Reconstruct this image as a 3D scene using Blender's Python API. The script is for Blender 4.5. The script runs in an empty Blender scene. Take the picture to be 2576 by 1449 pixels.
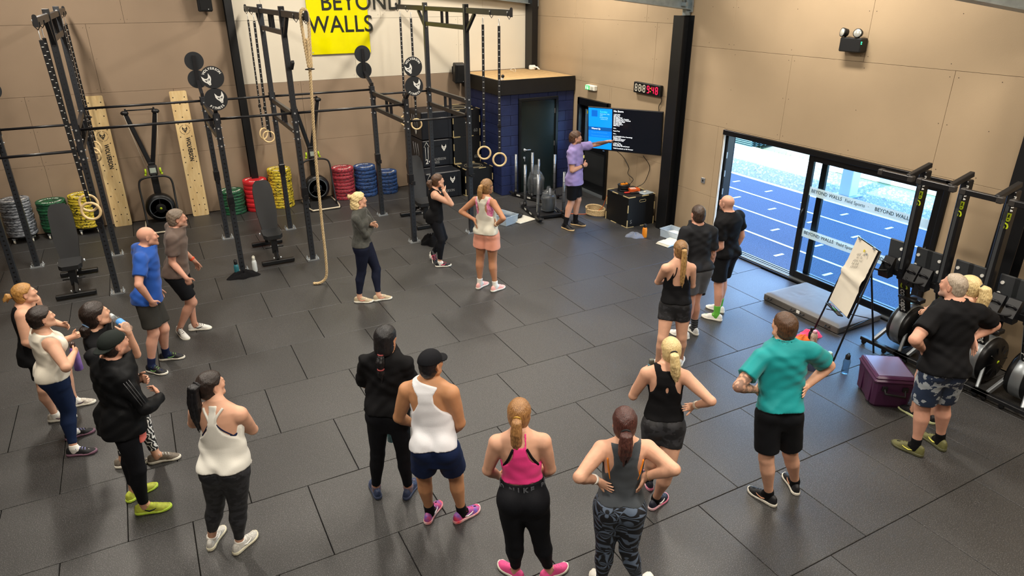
import bpy, bmesh, math, random
import numpy as np
from mathutils import Vector, Matrix
PI = math.pi
random.seed(7)
S = bpy.context.scene
C = S.collection

# ------------------------------------------------------------------ camera
cam_d = bpy.data.cameras.new('camera'); cam = bpy.data.objects.new('camera', cam_d); C.objects.link(cam)
cam_d.sensor_fit = 'HORIZONTAL'; cam_d.sensor_width = 36.0; cam_d.lens = 36.0 * 1710.577 / 2576.0
cam_d.clip_start = .05; cam_d.clip_end = 300
_yaw, _pit, _rol = (math.radians(a) for a in (28.08075, 23.66249, 0.11119))
_f = Vector((math.sin(_yaw)*math.cos(_pit), math.cos(_yaw)*math.cos(_pit), -math.sin(_pit)))
_r = Vector((math.cos(_yaw), -math.sin(_yaw), 0)); _d = _f.cross(_r)
_r2 = math.cos(_rol)*_r + math.sin(_rol)*_d; _d2 = -math.sin(_rol)*_r + math.cos(_rol)*_d
cam.matrix_world = Matrix(((_r2.x, -_d2.x, -_f.x, 0), (_r2.y, -_d2.y, -_f.y, 0), (_r2.z, -_d2.z, -_f.z, 4.0), (0, 0, 0, 1)))
S.camera = cam

# ------------------------------------------------------------------ sky, sun, exposure
W = bpy.data.worlds.new('world'); S.world = W; W.use_nodes = True
_n = W.node_tree.nodes; _l = W.node_tree.links
_sky = _n.new('ShaderNodeTexSky'); _sky.sky_type = 'NISHITA'; _sky.sun_disc = False
_sky.sun_elevation = math.radians(52); _sky.sun_rotation = math.radians(270); _sky.air_density = 1.0; _sky.dust_density = .8; _sky.ozone_density = 1.2
# the camera is balanced for the warm hall lamps, so all daylight leans blue
_wb = _n.new('ShaderNodeMix'); _wb.data_type = 'RGBA'; _wb.blend_type = 'MULTIPLY'; _wb.inputs[0].default_value = 1.; _wb.inputs[7].default_value = (.82, .96, 1.10, 1)
_l.new(_sky.outputs[0], _wb.inputs[6]); _l.new(_wb.outputs[2], _n['Background'].inputs[0]); _n['Background'].inputs[1].default_value = 2.1
sun_d = bpy.data.lights.new('sun', 'SUN'); sun_d.energy = 11.0; sun_d.angle = math.radians(.6); sun_d.color = (.86, .94, 1.0)
sun = bpy.data.objects.new('sun', sun_d); C.objects.link(sun)
sun.rotation_euler = Vector((.60, .12, -.80)).to_track_quat('-Z', 'Y').to_euler()
S.view_settings.view_transform = 'Standard'; S.view_settings.look = 'None'; S.view_settings.gamma = 1.0
S.view_settings.use_curve_mapping = False
S.view_settings.exposure = 0.2

# ------------------------------------------------------------------ helpers: materials
MATS = {}
def _nodes(name):
    m = bpy.data.materials.new(name); m.use_nodes = True
    return m, m.node_tree.nodes, m.node_tree.links, m.node_tree.nodes['Principled BSDF']
def rgb(h):
    if isinstance(h, str):
        h = h.lstrip('#'); v = [int(h[i:i+2], 16)/255 for i in (0, 2, 4)]
        return tuple(((c+.055)/1.055)**2.4 if c > .04045 else c/12.92 for c in v)
    return tuple(h)
def mat(name, col, rough=.5, metal=0., spec=.5, var=0., vscale=8., bump=0., bscale=60., sheen=0., coat=0., col2=None, emit=0., trans=0., alpha=1., ior=1.45, coords='Object', sss=0., detail=3.):
    """principled material; var mixes col with a darker/lighter (or col2) tone through noise, bump adds fine relief"""
    if name in MATS: return MATS[name]
    m, n, l, b = _nodes(name); c = rgb(col)
    b.inputs['Roughness'].default_value = rough; b.inputs['Metallic'].default_value = metal
    b.inputs['Specular IOR Level'].default_value = spec; b.inputs['IOR'].default_value = ior
    b.inputs['Base Color'].default_value = (*c, 1)
    if sheen: b.inputs['Sheen Weight'].default_value = sheen
    if coat: b.inputs['Coat Weight'].default_value = coat
    if trans: b.inputs['Transmission Weight'].default_value = trans
    if alpha < 1: b.inputs['Alpha'].default_value = alpha
    if sss: b.inputs['Subsurface Weight'].default_value = sss; b.inputs['Subsurface Radius'].default_value = (.012, .006, .003)
    if emit: b.inputs['Emission Color'].default_value = (*c, 1); b.inputs['Emission Strength'].default_value = emit
    if var or bump:
        tc = n.new('ShaderNodeTexCoord')
        if var:
            t = n.new('ShaderNodeTexNoise'); t.inputs['Scale'].default_value = vscale; t.inputs['Detail'].default_value = detail
            l.new(tc.outputs[coords], t.inputs['Vector'])
            r = n.new('ShaderNodeValToRGB'); l.new(t.outputs['Fac'], r.inputs[0])
            e = r.color_ramp.elements; e[0].position = .3; e[1].position = .7
            c2 = rgb(col2) if col2 is not None else tuple(min(1, x*(1+var)) for x in c)
            c1 = c if col2 is not None else tuple(x*(1-var) for x in c)
            e[0].color = (*c1, 1); e[1].color = (*c2, 1)
            l.new(r.outputs[0], b.inputs['Base Color'])
        if bump:
            t2 = n.new('ShaderNodeTexNoise'); t2.inputs['Scale'].default_value = bscale; t2.inputs['Detail'].default_value = 4
            l.new(tc.outputs[coords], t2.inputs['Vector'])
            bp = n.new('ShaderNodeBump'); bp.inputs['Strength'].default_value = bump; bp.inputs['Distance'].default_value = .01
            l.new(t2.outputs['Fac'], bp.inputs['Height']); l.new(bp.outputs[0], b.inputs['Normal'])
    MATS[name] = m
    return m

# ------------------------------------------------------------------ helpers: meshes
class MB:
    def __init__(s): s.v = []; s.f = []; s.sm = []
    def add(s, vs, fs, smooth=False, M=None):
        o = len(s.v)
        for p in vs:
            p = Vector(p)
            s.v.append(tuple(M @ p) if M is not None else tuple(p))
        for f in fs: s.f.append(tuple(i+o for i in f)); s.sm.append(smooth)
        return s
    def box(s, c, d, R=None, bev=0.):
        x, y, z = d[0]/2, d[1]/2, d[2]/2
        M = Matrix.Translation(Vector(c)) @ (R.to_4x4() if R is not None else Matrix.Identity(4))
        if bev <= 0:
            vs = [(-x,-y,-z),(x,-y,-z),(x,y,-z),(-x,y,-z),(-x,-y,z),(x,-y,z),(x,y,z),(-x,y,z)]
            return s.add(vs, [(0,3,2,1),(4,5,6,7),(0,1,5,4),(1,2,6,5),(2,3,7,6),(3,0,4,7)], False, M)
        b = min(bev, x*.95, y*.95, z*.95)
        vs = []; idx = {}
        for sx in (-1,1):
            for sy in (-1,1):
                for sz in (-1,1):
                    for k in range(3):
                        p = [sx*(x-b), sy*(y-b), sz*(z-b)]; p[k] = (sx*x, sy*y, sz*z)[k]
                        idx[sx,sy,sz,k] = len(vs); vs.append(p)
        fs = []
        for k in range(3):
            a, c2 = (k+1) % 3, (k+2) % 3
            for sg in (-1,1):
                q = []
                for (u,w) in ((-1,-1),(1,-1),(1,1),(-1,1)):
                    t = [0,0,0]; t[k] = sg; t[a] = u; t[c2] = w; q.append(idx[t[0],t[1],t[2],k])
                fs.append(tuple(q if sg > 0 else q[::-1]))
            for u in (-1,1):            # edge chamfers along axis k
                for w in (-1,1):
                    def ix(sk, ax):
                        t = [0,0,0]; t[k] = sk; t[a] = u; t[c2] = w; return idx[t[0],t[1],t[2],ax]
                    q = (ix(-1,a), ix(1,a), ix(1,c2), ix(-1,c2))
                    fs.append(q if u*w < 0 else q[::-1])
        for sx in (-1,1):
            for sy in (-1,1):
                for sz in (-1,1):
                    q = (idx[sx,sy,sz,0], idx[sx,sy,sz,1], idx[sx,sy,sz,2]); fs.append(q if sx*sy*sz > 0 else q[::-1])
        return s.add(vs, fs, False, M)
    def tube(s, pts, r, seg=10, cap=True, closed=False, smooth=True):
        pts = [Vector(p) for p in pts]; n = len(pts)
        rs = r if isinstance(r, (list, tuple)) else [r]*n
        vs = []; fs = []; up = None
        for i, p in enumerate(pts):
            if closed: t = pts[(i+1) % n] - pts[i-1]
            else: t = pts[min(i+1, n-1)] - pts[max(i-1, 0)]
            t.normalize()
            if up is None:
                up = Vector((0,0,1)) if abs(t.z) < .9 else Vector((1,0,0))
            a = up - t*up.dot(t)
            if a.length < 1e-6: a = t.orthogonal()
            a.normalize(); up = a; b = t.cross(a)
            for k in range(seg):
                an = 2*PI*k/seg; vs.append(p + (a*math.cos(an) + b*math.sin(an))*rs[i])
        m = n if closed else n-1
        for i in range(m):
            for k in range(seg):
                k2 = (k+1) % seg; j = (i+1) % n
                fs.append((i*seg+k, i*seg+k2, j*seg+k2, j*seg+k))
        s.add(vs, fs, smooth)
        if cap and not closed:
            o = len(s.v) - n*seg
            s.f.append(tuple(o+k for k in range(seg))[::-1]); s.sm.append(False)
            s.f.append(tuple(o+(n-1)*seg+k for k in range(seg))); s.sm.append(False)
        return s
    def cyl(s, p0, p1, r, seg=12, r1=None, cap=True):
        return s.tube([p0, p1], [r, r if r1 is None else r1], seg, cap)
    def lathe(s, prof, seg=24, M=None, smooth=True):
        vs = []; fs = []; n = len(prof)
        for r, z in prof:
            for k in range(seg):
                a = 2*PI*k/seg; vs.append((r*math.cos(a), r*math.sin(a), z))
        for i in range(n-1):
            for k in range(seg):
                k2 = (k+1) % seg; fs.append((i*seg+k, i*seg+k2, (i+1)*seg+k2, (i+1)*seg+k))
        if prof[0][0] > 1e-6: fs.append(tuple(range(seg))[::-1])
        if prof[-1][0] > 1e-6: fs.append(tuple((n-1)*seg+k for k in range(seg)))
        return s.add(vs, fs, smooth, M)
    def prism(s, outline, h0, h1, M=None, smooth=False):
        n = len(outline); vs = [(x, y, h0) for x, y in outline] + [(x, y, h1) for x, y in outline]
        fs = [tuple(range(n))[::-1], tuple(range(n, 2*n))] + [(i, (i+1) % n, n+(i+1) % n, n+i) for i in range(n)]
        return s.add(vs, fs, smooth, M)
    def sphere(s, c, r, seg=12, rings=8, sc=(1,1,1), R=None):
        prof = [(max(1e-7, r*math.sin(PI*i/rings)), -r*math.cos(PI*i/rings)) for i in range(rings+1)]
        M = Matrix.Translation(Vector(c)) @ (R.to_4x4() if R is not None else Matrix.Identity(4)) @ Matrix.Diagonal((*sc, 1))
        return s.lathe(prof, seg, M)
    def mesh(s, name):
        m = bpy.data.meshes.new(name); m.from_pydata(s.v, [], s.f)
        m.polygons.foreach_set('use_smooth', s.sm); m.update(); return m
    def build(s, name, material, parent=None, local=False):
        """vertices are world coordinates unless local; a parent at a plain location gets them re-based"""
        if parent is not None and not local:
            w = world_loc(parent); s.v = [(a-w[0], b-w[1], c-w[2]) for a, b, c in s.v]
        return link(name, s.mesh(name), material, parent)
def world_loc(o):
    v = Vector(o.location)
    while o.parent is not None: o = o.parent; v = v + Vector(o.location)
    return v
def link(name, me, material, parent=None):
    o = bpy.data.objects.new(name, me); C.objects.link(o)
    if material is not None:
        me.materials.clear()
        for m_ in (material if isinstance(material, (list, tuple)) else [material]): me.materials.append(m_)
    if parent is not None: o.parent = parent
    return o
def tag(o, label=None, cat=None, group=None, kind=None):
    if label: o['label'] = label
    if cat: o['category'] = cat
    if group: o['group'] = group
    if kind: o['kind'] = kind
    return o
def thing(name, label, cat, loc=(0,0,0), rz=0., group=None):
    o = bpy.data.objects.new(name, None); C.objects.link(o); o.location = loc; o.rotation_euler = (0,0,rz); o.empty_display_size = .1
    return tag(o, label, cat, group)
def dup(o, parent=None):
    c = o.copy(); C.objects.link(c); c.parent = parent
    for ch in o.children: dup(ch, c)
    return c
def text_geo(body, size, align='LEFT', extrude=.001, bold=0., spacing=1., valign='BOTTOM', res=2):
    """vertices and faces of flat lettering in its own plane"""
    cu = bpy.data.curves.new('lettering', 'FONT'); cu.body = body; cu.size = size; cu.extrude = extrude
    cu.align_x = align; cu.align_y = valign; cu.offset = bold; cu.space_character = spacing; cu.resolution_u = res
    o = bpy.data.objects.new('lettering', cu); me = bpy.data.meshes.new_from_object(o)
    r = [tuple(v.co) for v in me.vertices], [tuple(p.vertices) for p in me.polygons]
    bpy.data.objects.remove(o); bpy.data.curves.remove(cu); bpy.data.meshes.remove(me)
    return r
def text(name, body, size, material, M, parent=None, align='LEFT', extrude=.001, sx=1., bold=0., spacing=1., valign='BOTTOM', local=False, res=2):
    """flat lettering; M is the world matrix of its baseline (x = reading direction, y = letter up)"""
    vs, fs = text_geo(body, size, align, extrude, bold, spacing, valign, res)
    return MB().add(vs, fs, False, M @ Matrix.Diagonal((sx, 1, 1, 1))).build(name, material, parent, local)
def frame(o, x, y):
    """matrix with given x and y axes (z = x cross y) at o"""
    x = Vector(x).normalized(); y = Vector(y).normalized(); z = x.cross(y)
    return Matrix(((x.x,y.x,z.x,o[0]),(x.y,y.y,z.y,o[1]),(x.z,y.z,z.z,o[2]),(0,0,0,1)))
RZ = lambda a: Matrix.Rotation(a, 3, 'Z')
RX = lambda a: Matrix.Rotation(a, 3, 'X')
RY = lambda a: Matrix.Rotation(a, 3, 'Y')

# ================================================================== structure
YB, XR = 14.2, 8.15
M_tau = mat('painted_board_taupe', '#8f7c68', .75, var=.06, vscale=1.2, bump=.06, bscale=90, spec=.25)
M_tan = mat('painted_board_tan', '#a38f74', .75, var=.05, vscale=1.1, bump=.06, bscale=90, spec=.25)
M_whi = mat('painted_board_white', '#d0c8b6', .75, var=.03, vscale=1.0, bump=.05, bscale=90, spec=.25)
M_blk = mat('black_steel', '#0d0e10', .42, spec=.5, var=.15, vscale=3)
M_blk2 = mat('black_aluminium', '#0b0c0e', .35, spec=.5)
M_gal = mat('galvanised_steel', '#8d979b', .45, metal=.75, var=.18, vscale=7)
M_dark = mat('dark_backing', '#15120f', .9)
M_screw = mat('screw_head', '#4f4233', .6)
M_bolt = mat('zinc_bolt', '#d9dde0', .3, metal=.7)
M_ceil = mat('roof_sheet', '#8f8d88', .8)

# floor: rubber tiles on a dark bed
def rubber():
    m, n, l, b = _nodes('rubber_tile'); 
    g = n.new('ShaderNodeNewGeometry'); oi = n.new('ShaderNodeObjectInfo')
    big = n.new('ShaderNodeTexNoise'); big.inputs['Scale'].default_value = .9; big.inputs['Detail'].default_value = 5; l.new(g.outputs['Position'], big.inputs['Vector'])
    sp = n.new('ShaderNodeTexNoise'); sp.inputs['Scale'].default_value = 130; sp.inputs['Detail'].default_value = 2; l.new(g.outputs['Position'], sp.inputs['Vector'])
    sp2 = n.new('ShaderNodeTexVoronoi'); sp2.inputs['Scale'].default_value = 105; l.new(g.outputs['Position'], sp2.inputs['Vector'])
    r1 = n.new('ShaderNodeValToRGB'); e = r1.color_ramp.elements; e[0].position = .3; e[0].color = (.016, .0157, .0156, 1); e[1].position = .75; e[1].color = (.026, .0255, .0253, 1); l.new(big.outputs['Fac'], r1.inputs[0])
    r2 = n.new('ShaderNodeValToRGB'); e = r2.color_ramp.elements; e[0].position = .52; e[0].color = (0,0,0,1); e[1].position = .74; e[1].color = (1,1,1,1); l.new(sp.outputs['Fac'], r2.inputs[0])
    r3 = n.new('ShaderNodeValToRGB'); e = r3.color_ramp.elements; e[0].position = .0; e[0].color = (1,1,1,1); e[1].position = .22; e[1].color = (0,0,0,1); l.new(sp2.outputs['Distance'], r3.inputs[0])
    mx = n.new('ShaderNodeMath'); mx.operation = 'MAXIMUM'; l.new(r2.outputs[0], mx.inputs[0]); 
    mm = n.new('ShaderNodeMath'); mm.operation = 'MULTIPLY'; mm.inputs[1].default_value = .55; l.new(r3.outputs[0], mm.inputs[0]); l.new(mm.outputs[0], mx.inputs[1])
    mix = n.new('ShaderNodeMix'); mix.data_type = 'RGBA'; mix.inputs[7].default_value = (.135, .132, .128, 1)
    mf = n.new('ShaderNodeMath'); mf.operation = 'MULTIPLY'; mf.inputs[1].default_value = .8; l.new(mx.outputs[0], mf.inputs[0])
    l.new(mf.outputs[0], mix.inputs[0]); l.new(r1.outputs[0], mix.inputs[6])
    v = n.new('ShaderNodeMapRange'); v.inputs[3].default_value = .92; v.inputs[4].default_value = 1.08; l.new(oi.outputs['Random'], v.inputs[0])
    sc = n.new('ShaderNodeVectorMath'); sc.operation = 'SCALE'; l.new(mix.outputs[2], sc.inputs[0]); l.new(v.outputs[0], sc.inputs['Scale'])
    l.new(sc.outputs[0], b.inputs['Base Color'])
    rr = n.new('ShaderNodeMapRange'); rr.inputs[3].default_value = .42; rr.inputs[4].default_value = .58; l.new(big.outputs['Fac'], rr.inputs[0]); l.new(rr.outputs[0], b.inputs['Roughness'])
    b.inputs['Specular IOR Level'].default_value = .62
    bp = n.new('ShaderNodeBump'); bp.inputs['Strength'].default_value = .25; bp.inputs['Distance'].default_value = .004; l.new(sp.outputs['Fac'], bp.inputs['Height']); l.new(bp.outputs[0], b.inputs['Normal'])
    return m
M_rub = rubber()
floor_o = MB().box((.1, 5.6, -.06), (16.5, 17.6, .08)).build('floor', M_dark); tag(floor_o, kind='structure')
TW, TH = .935, .909
_t = MB().box((0, 0, -.0125), (TW-.006, TH-.006, .025), bev=.003).mesh('tile'); _t.materials.append(M_rub)
for j in range(-7, 9):
    y0 = 6.90 + TH*(j-1); y1 = y0 + TH
    if y0 > YB: continue
    off = (.61 if j % 2 == 0 else 1.10) + (6.0 - y0)*.03
    for k in range(-7, 9):
        xa, xb = off + TW*k, off + TW*(k+1)
        xa_, xb_ = max(xa, -5.2), min(xb, XR-.02); ya_, yb_ = y0, min(y1, YB-.02)
        if xb_-xa_ < .05 or yb_-ya_ < .05: continue
        if xa_ < -2.9 and y0 < 10: continue
        if xa_ < -1.9 and y0 < 4: continue
        o = bpy.data.objects.new('tile', _t); C.objects.link(o); o.parent = floor_o
        o.location = ((xa_+xb_)/2, (ya_+yb_)/2, random.uniform(-.0008, .0))
        o.scale = ((xb_-xa_)/TW, (yb_-ya_)/TH, 1)
_b = MB().box((-3.9, 2.5, -.008), (8.6, 12.5, .02)) if False else None

def cut_rect(r, holes):
    """split rectangle r = (a0,a1,b0,b1) around holes"""
    out = [r]
    for h in holes:
        nxt = []
        for a0, a1, b0, b1 in out:
            c0, c1, d0, d1 = max(a0, h[0]), min(a1, h[1]), max(b0, h[2]), min(b1, h[3])
            if c0 >= c1 or d0 >= d1: nxt.append((a0, a1, b0, b1)); continue
            if a0 < c0: nxt.append((a0, c0, b0, b1))
            if c1 < a1: nxt.append((c1, a1, b0, b1))
            if b0 < d0: nxt.append((c0, c1, b0, d0))
            if d1 < b1: nxt.append((c0, c1, d1, b1))
        out = nxt
    return [q for q in out if q[1]-q[0] > .01 and q[3]-q[2] > .01]

# back wall with its boards
wall_b = MB().box((.0, YB+.14, 3.2), (16.6, .2, 6.6)).build('wall_back', M_dark); tag(wall_b, kind='structure')
G = .0035
def seams(a0, a1, s, step):
    xs = [a0]; x = s
    while x > a0 + .02: x -= step
    while x < a1 - .02:
        if x > a0 + .02: xs.append(x)
        x += step
    return xs + [a1]
scr = MB()
for z0, z1, s in ((0, 1.2, .6), (1.2, 2.365, -1.69), (2.365, 3.49, -.555), (3.49, 4.65, .035), (4.65, 6.4, 1.1)):
    for a0, a1 in ((-8.2, 1.72), (1.72, XR)):
        xs = seams(a0, a1, s, 2.28)
        for xa, xb in zip(xs, xs[1:]):
            white = a0 > 1 and z0 > 2
            MB().box(((xa+xb)/2, YB+.02, (z0+z1)/2), (xb-xa-G, .04, z1-z0-G), bev=.0015).build('board', M_whi if white else M_tau, wall_b)
            if z0 < 4 and xb > -2.6:
                for xx in (xa+.05, xb-.05):
                    for zz in (z0+.06, (z0+z1)/2, z1-.06): scr.cyl((xx, YB+.001, zz), (xx, YB-.0015, zz), .006, 6)
s_o = scr.build('screw_heads', M_screw, wall_b); tag(s_o, kind='stuff')

# right wall, two openings
HO = [(4.40, 8.06, 0, 1.96), (11.14, 12.25, 0, 1.95)]
wall_r = tag(bpy.data.objects.new('wall_right', None), kind='structure'); C.objects.link(wall_r)
bk = MB()
for y0, y1, z0, z1 in cut_rect((-3.2, YB+.2, -.1, 6.5), HO): bk.box((XR+.16, (y0+y1)/2, (z0+z1)/2), (.22, y1-y0, z1-z0))
bk.build('wall_core', M_dark, wall_r)
scr = MB()
def right_boards(ya, yb, rows):
    for z0, z1, s in rows:
        ys = seams(ya, yb, s, 2.28)
        for a, b_ in zip(ys, ys[1:]):
            for y0, y1, q0, q1 in cut_rect((a, b_, z0, z1), HO):
                MB().box((XR+.02, (y0+y1)/2, (q0+q1)/2), (.04, y1-y0-G, q1-q0-G), bev=.0015).build('board', M_tan, wall_r)
            if z0 < 4 and b_ > 1 and z0 > 1.9:
                for yy in (a+.05, (a+b_)/2, b_-.05):
                    for zz in (z0+.07, (z0+z1)/2, z1-.07): scr.cyl((XR+.001, yy, zz), (XR-.0015, yy, zz), .006, 6)
right_boards(9.1, YB, ((0, 1.1, 10.2), (1.1, 2.28, 11.2), (2.28, 3.48, 12.2), (3.48, 4.65, 12.5), (4.65, 6.4, 11)))
right_boards(3.65, 9.1, ((0, .82, 8.2), (.82, 1.98, 8.2), (1.98, 3.16, 6.96), (3.16, 4.35, 8.13), (4.35, 6.4, 6.9)))
right_boards(-3, 3.65, ((0, .82, 2.2), (.82, 1.98, 1.2), (1.98, 3.16, 2.4), (3.16, 4.35, 1.3), (4.35, 6.4, 2.3)))
s_o = scr.build('screw_heads', M_screw, wall_r); tag(s_o, kind='stuff')

# the walls and roof behind and above the camera
tag(MB().box((-8.3, 5.5, 3.2), (.2, 17.8, 6.6)).build('wall_left', M_tau), kind='structure')
tag(MB().box((0, -3.3, 3.2), (16.6, .2, 6.6)).build('wall_front', M_tau), kind='structure')
tag(MB().box((0, 5.5, 6.55), (16.8, 17.8, .1)).build('ceiling', M_ceil), kind='structure')
mz = MB().box((-2.5, -1.5, 2.55), (11, 3.2, .18)); tag(mz.build('floor_mezzanine', M_ceil), kind='structure')

# steel frame: black casings on the columns, galvanised rafters
def i_beam(name, cx, cy, z0, z1, d, w, axis):
    m = MB(); t = .012
    if axis == 'x':   # web along x
        m.box((cx-d/2+t/2, cy, (z0+z1)/2), (t, w, z1-z0)); m.box((cx+d/2-t/2, cy, (z0+z1)/2), (t, w, z1-z0)); m.box((cx, cy, (z0+z1)/2), (d-2*t, t, z1-z0))
    else:
        m.box((cx, cy-d/2+t/2, (z0+z1)/2), (w, t, z1-z0)); m.box((cx, cy+d/2-t/2, (z0+z1)/2), (w, t, z1-z0)); m.box((cx, cy, (z0+z1)/2), (t, d-2*t, z1-z0))
    return tag(m.build(name, M_blk), kind='structure')
i_beam('trim_1', 8.03, 9.12, 0, 3.62, .22, .25, 'x')
i_beam('trim_2', 8.03, 3.58, 0, 3.62, .22, .25, 'x')
i_beam('trim_3', 1.73, 14.09, 0, 6.0, .2, .13, 'y')
tag(MB().box((7.98, 14.02, 4.2), (.14, .3, 3.7)).box((8.06, 14.1, 4.2), (.16, .16, 3.7)).build('trim_4', M_blk), kind='structure')
def rafter(n, y):
    m = MB()
    p = Vector((8.13, y, 3.70)); d = Vector((-1, 0, .108)).normalized(); u = Vector((.108, 0, 1)).normalized(); Ln = 8.2
    R = Matrix((d, Vector((0, 1, 0)), u)).transposed()
    m.box(p + d*Ln/2 + u*.006, (Ln, .17, .014), R); m.box(p + d*Ln/2 + u*.23, (Ln, .012, .44), R); m.box(p + d*Ln/2 + u*.46, (Ln, .17, .014), R)
    m.box((8.07, y, 3.665), (.1, .08, .09))
    m.box((8.10, y, 4.0), (.03, .2, .66))
    m.cyl((7.95, y-.10, 3.82), (7.75, y-.12, 4.4), .018, 8); m.box((7.96, y-.06, 3.79), (.05, .12, .05))
    return tag(m.build(n, M_gal), kind='structure')
rafter('trim_5', 9.12); rafter('trim_6', 3.58); rafter('trim_7', 14.05)

# ------------------------------------------------------------------ glazed sliding door in the right wall
M_glass = mat('door_glass', (.80, .93, .96), .02, trans=1., ior=1.02, spec=.35)
M_frost = mat('frosted_band', '#cfe6ea', .6, alpha=.62)
M_ltxt = mat('band_lettering', '#3f5158', .6)
M_alu = mat('aluminium_track', '#aeb6bb', .3, metal=.8)
door1 = thing('door_1', 'black aluminium sliding glass door standing open onto the running track', 'door', (8.25, 6.2, 0)); tag(door1, kind='structure')
m = MB(); y0, y1, z1 = 4.40, 8.06, 1.96
m.box((8.23, (y0+y1)/2, z1-.04), (.22, y1-y0, .08), bev=.004); m.box((8.23, y0+.03, z1/2), (.22, .06, z1), bev=.004); m.box((8.27, y1-.03, z1/2), (.14, .06, z1), bev=.004)
m.build('outer_frame', M_blk2, door1)
m = MB(); m.box((8.23, (y0+y1)/2, .012), (.24, y1-y0, .024)); m.build('sill', M_blk2, door1)
for xx in (8.15, 8.19, 8.25, 8.31): MB().box((xx, (y0+y1)/2, .032), (.012, y1-y0-.1, .018)).build('track', M_alu, door1)
m = MB(); m.box((8.165, y1-.004, z1/2), (.03, .03, z1)); m.build('reveal_edge', mat('white_reveal', '#cfc9bd', .6), door1)
m = MB()
for zz in (.35, .62, .95, 1.25, 1.55): m.box((8.205, y1-.065, zz), (.012, .012, .1))
m.build('hinge_keeps', M_alu, door1)
def slider(x, ya, yb, nm, hand):
    p = bpy.data.objects.new(nm, None); C.objects.link(p); p.parent = door1
    m = MB(); zb, zt = .045, 1.88; w = .09
    m.box((x, ya+w/2, (zb+zt)/2), (.05, w, zt-zb), bev=.004); m.box((x, yb-w/2, (zb+zt)/2), (.05, w, zt-zb), bev=.004)
    m.box((x, (ya+yb)/2, zb+.05), (.05, yb-ya-2*w, .10), bev=.004); m.box((x, (ya+yb)/2, zt-.045), (.05, yb-ya-2*w, .09), bev=.004)
    m.build('sash', M_blk2, p)
    MB().box((x, (ya+yb)/2, (zb+zt)/2), (.008, yb-ya-2*w+.02, zt-zb-.16)).build('pane', M_glass, p)
    m = MB()
    for yy in hand:
        m.tube([(x-.02-.045*math.sin(PI*i/8), yy, .80+.30*i/8) for i in range(9)], .011, 8)
        m.tube([(x+.02+.045*math.sin(PI*i/8), yy, .80+.30*i/8) for i in range(9)], .011, 8)
    m.build('pull_handle', M_blk2, p)
    return p
sl = slider(8.20, 4.48, 6.42, 'sliding_panel', (6.37, 4.53)); sl2 = slider(8.265, 4.42, 6.24, 'sliding_panel', (4.47,))
for zc in (1.37, .75):
    MB().box((8.193, 5.45, zc), (.003, 1.76, .125)).build('frosted_band', M_frost, sl)
    y = 6.30; k = 0
    for rep in range(5):
        for tx, sz, w in (('BEYOND WALLS', .068, .40), ('·', .068, .05), ('Field Sports', .064, .30), ('·', .068, .05)):
            if y - w < 4.58: break
            text('lettering', tx, sz, M_ltxt, frame((8.189, y, zc-.025), (0, -1, 0), (0, 0, 1)), sl, extrude=.0005, sx=1., bold=.0006 if k % 4 == 0 else 0)
            y -= w + .05; k += 1

# outside: track, gravel, bank
def asphalt():
    m, n, l, b = _nodes('track_asphalt'); tc = n.new('ShaderNodeNewGeometry')
    t = n.new('ShaderNodeTexNoise'); t.inputs['Scale'].default_value = 60; t.inputs['Detail'].default_value = 4; l.new(tc.outputs['Position'], t.inputs['Vector'])
    r = n.new('ShaderNodeValToRGB'); e = r.color_ramp.elements; e[0].position = .35; e[0].color = (*rgb('#18243a'), 1); e[1].position = .7; e[1].color = (*rgb('#3a4c68'), 1)
    l.new(t.outputs['Fac'], r.inputs[0]); l.new(r.outputs[0], b.inputs['Base Color']); b.inputs['Roughness'].default_value = .8
    bp = n.new('ShaderNodeBump'); bp.inputs['Strength'].default_value = .5; bp.inputs['Distance'].default_value = .006; l.new(t.outputs['Fac'], bp.inputs['Height']); l.new(bp.outputs[0], b.inputs['Normal'])
    return m
tag(MB().box((10.35, 7, -.052), (4.0, 40, .1)).build('running_track', asphalt()), kind='structure')
M_line = mat('track_paint', '#f0efe8', .6, var=.05, vscale=30)
trk = bpy.data.objects['running_track']
for xx, w in ((12.17, .10), (11.16, .055), (10.20, .055), (9.25, .055)): MB().box((xx, 7, .0), (w, 40, .004)).build('lane_line', M_line, trk)
for i, xx in enumerate((11.65, 10.70, 9.75, 8.80)):
    for k in range(-4, 6):
        yy = 10.0 - .945*i*0 + .945*k + (0 if i < 2 else 0) - i*.0 + (.02 if i == 0 else 0)
        MB().box((xx, yy, .0), (.20, .05, .004)).build('lane_dash', M_line, trk)
M_grav = mat('gravel_bed', '#55585c', .9, var=.4, vscale=28, detail=6, col2='#8f9092')
grav = MB().box((13.2, 7, -.05), (2.2, 40, .1)).build('gravel_strip', M_grav); tag(grav, kind='structure')
# loose stones, too many to count
gs = MB(); rg = random.Random(3)
for i in range(2600):
    x = rg.uniform(12.25, 14.2); y = rg.uniform(5.5, 15.5); r = rg.uniform(.012, .034)
    o = [(math.cos(a)*r*rg.uniform(.7, 1.2), math.sin(a)*r*rg.uniform(.7, 1.2)) for a in (0, 1.25, 2.5, 3.8, 5.0)]
    gs.add([(x+a, y+b_, 0) for a, b_ in o] + [(x+a*.5, y+b_*.5, r*.9) for a, b_ in o], [(0,1,6,5),(1,2,7,6),(2,3,8,7),(3,4,9,8),(4,0,5,9),(5,6,7,8,9)])
g_o = gs.build('gravel_stones', mat('gravel_stone', '#8e8f90', .85, var=.5, vscale=9, col2='#c9c6bf')); tag(g_o, 'loose grey gravel stones beside the running track', 'gravel', kind='stuff')
kerb = MB()
pts = [(14.5+.12*math.sin(y*.9), y) for y in np.arange(3, 22, .5)]
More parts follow.
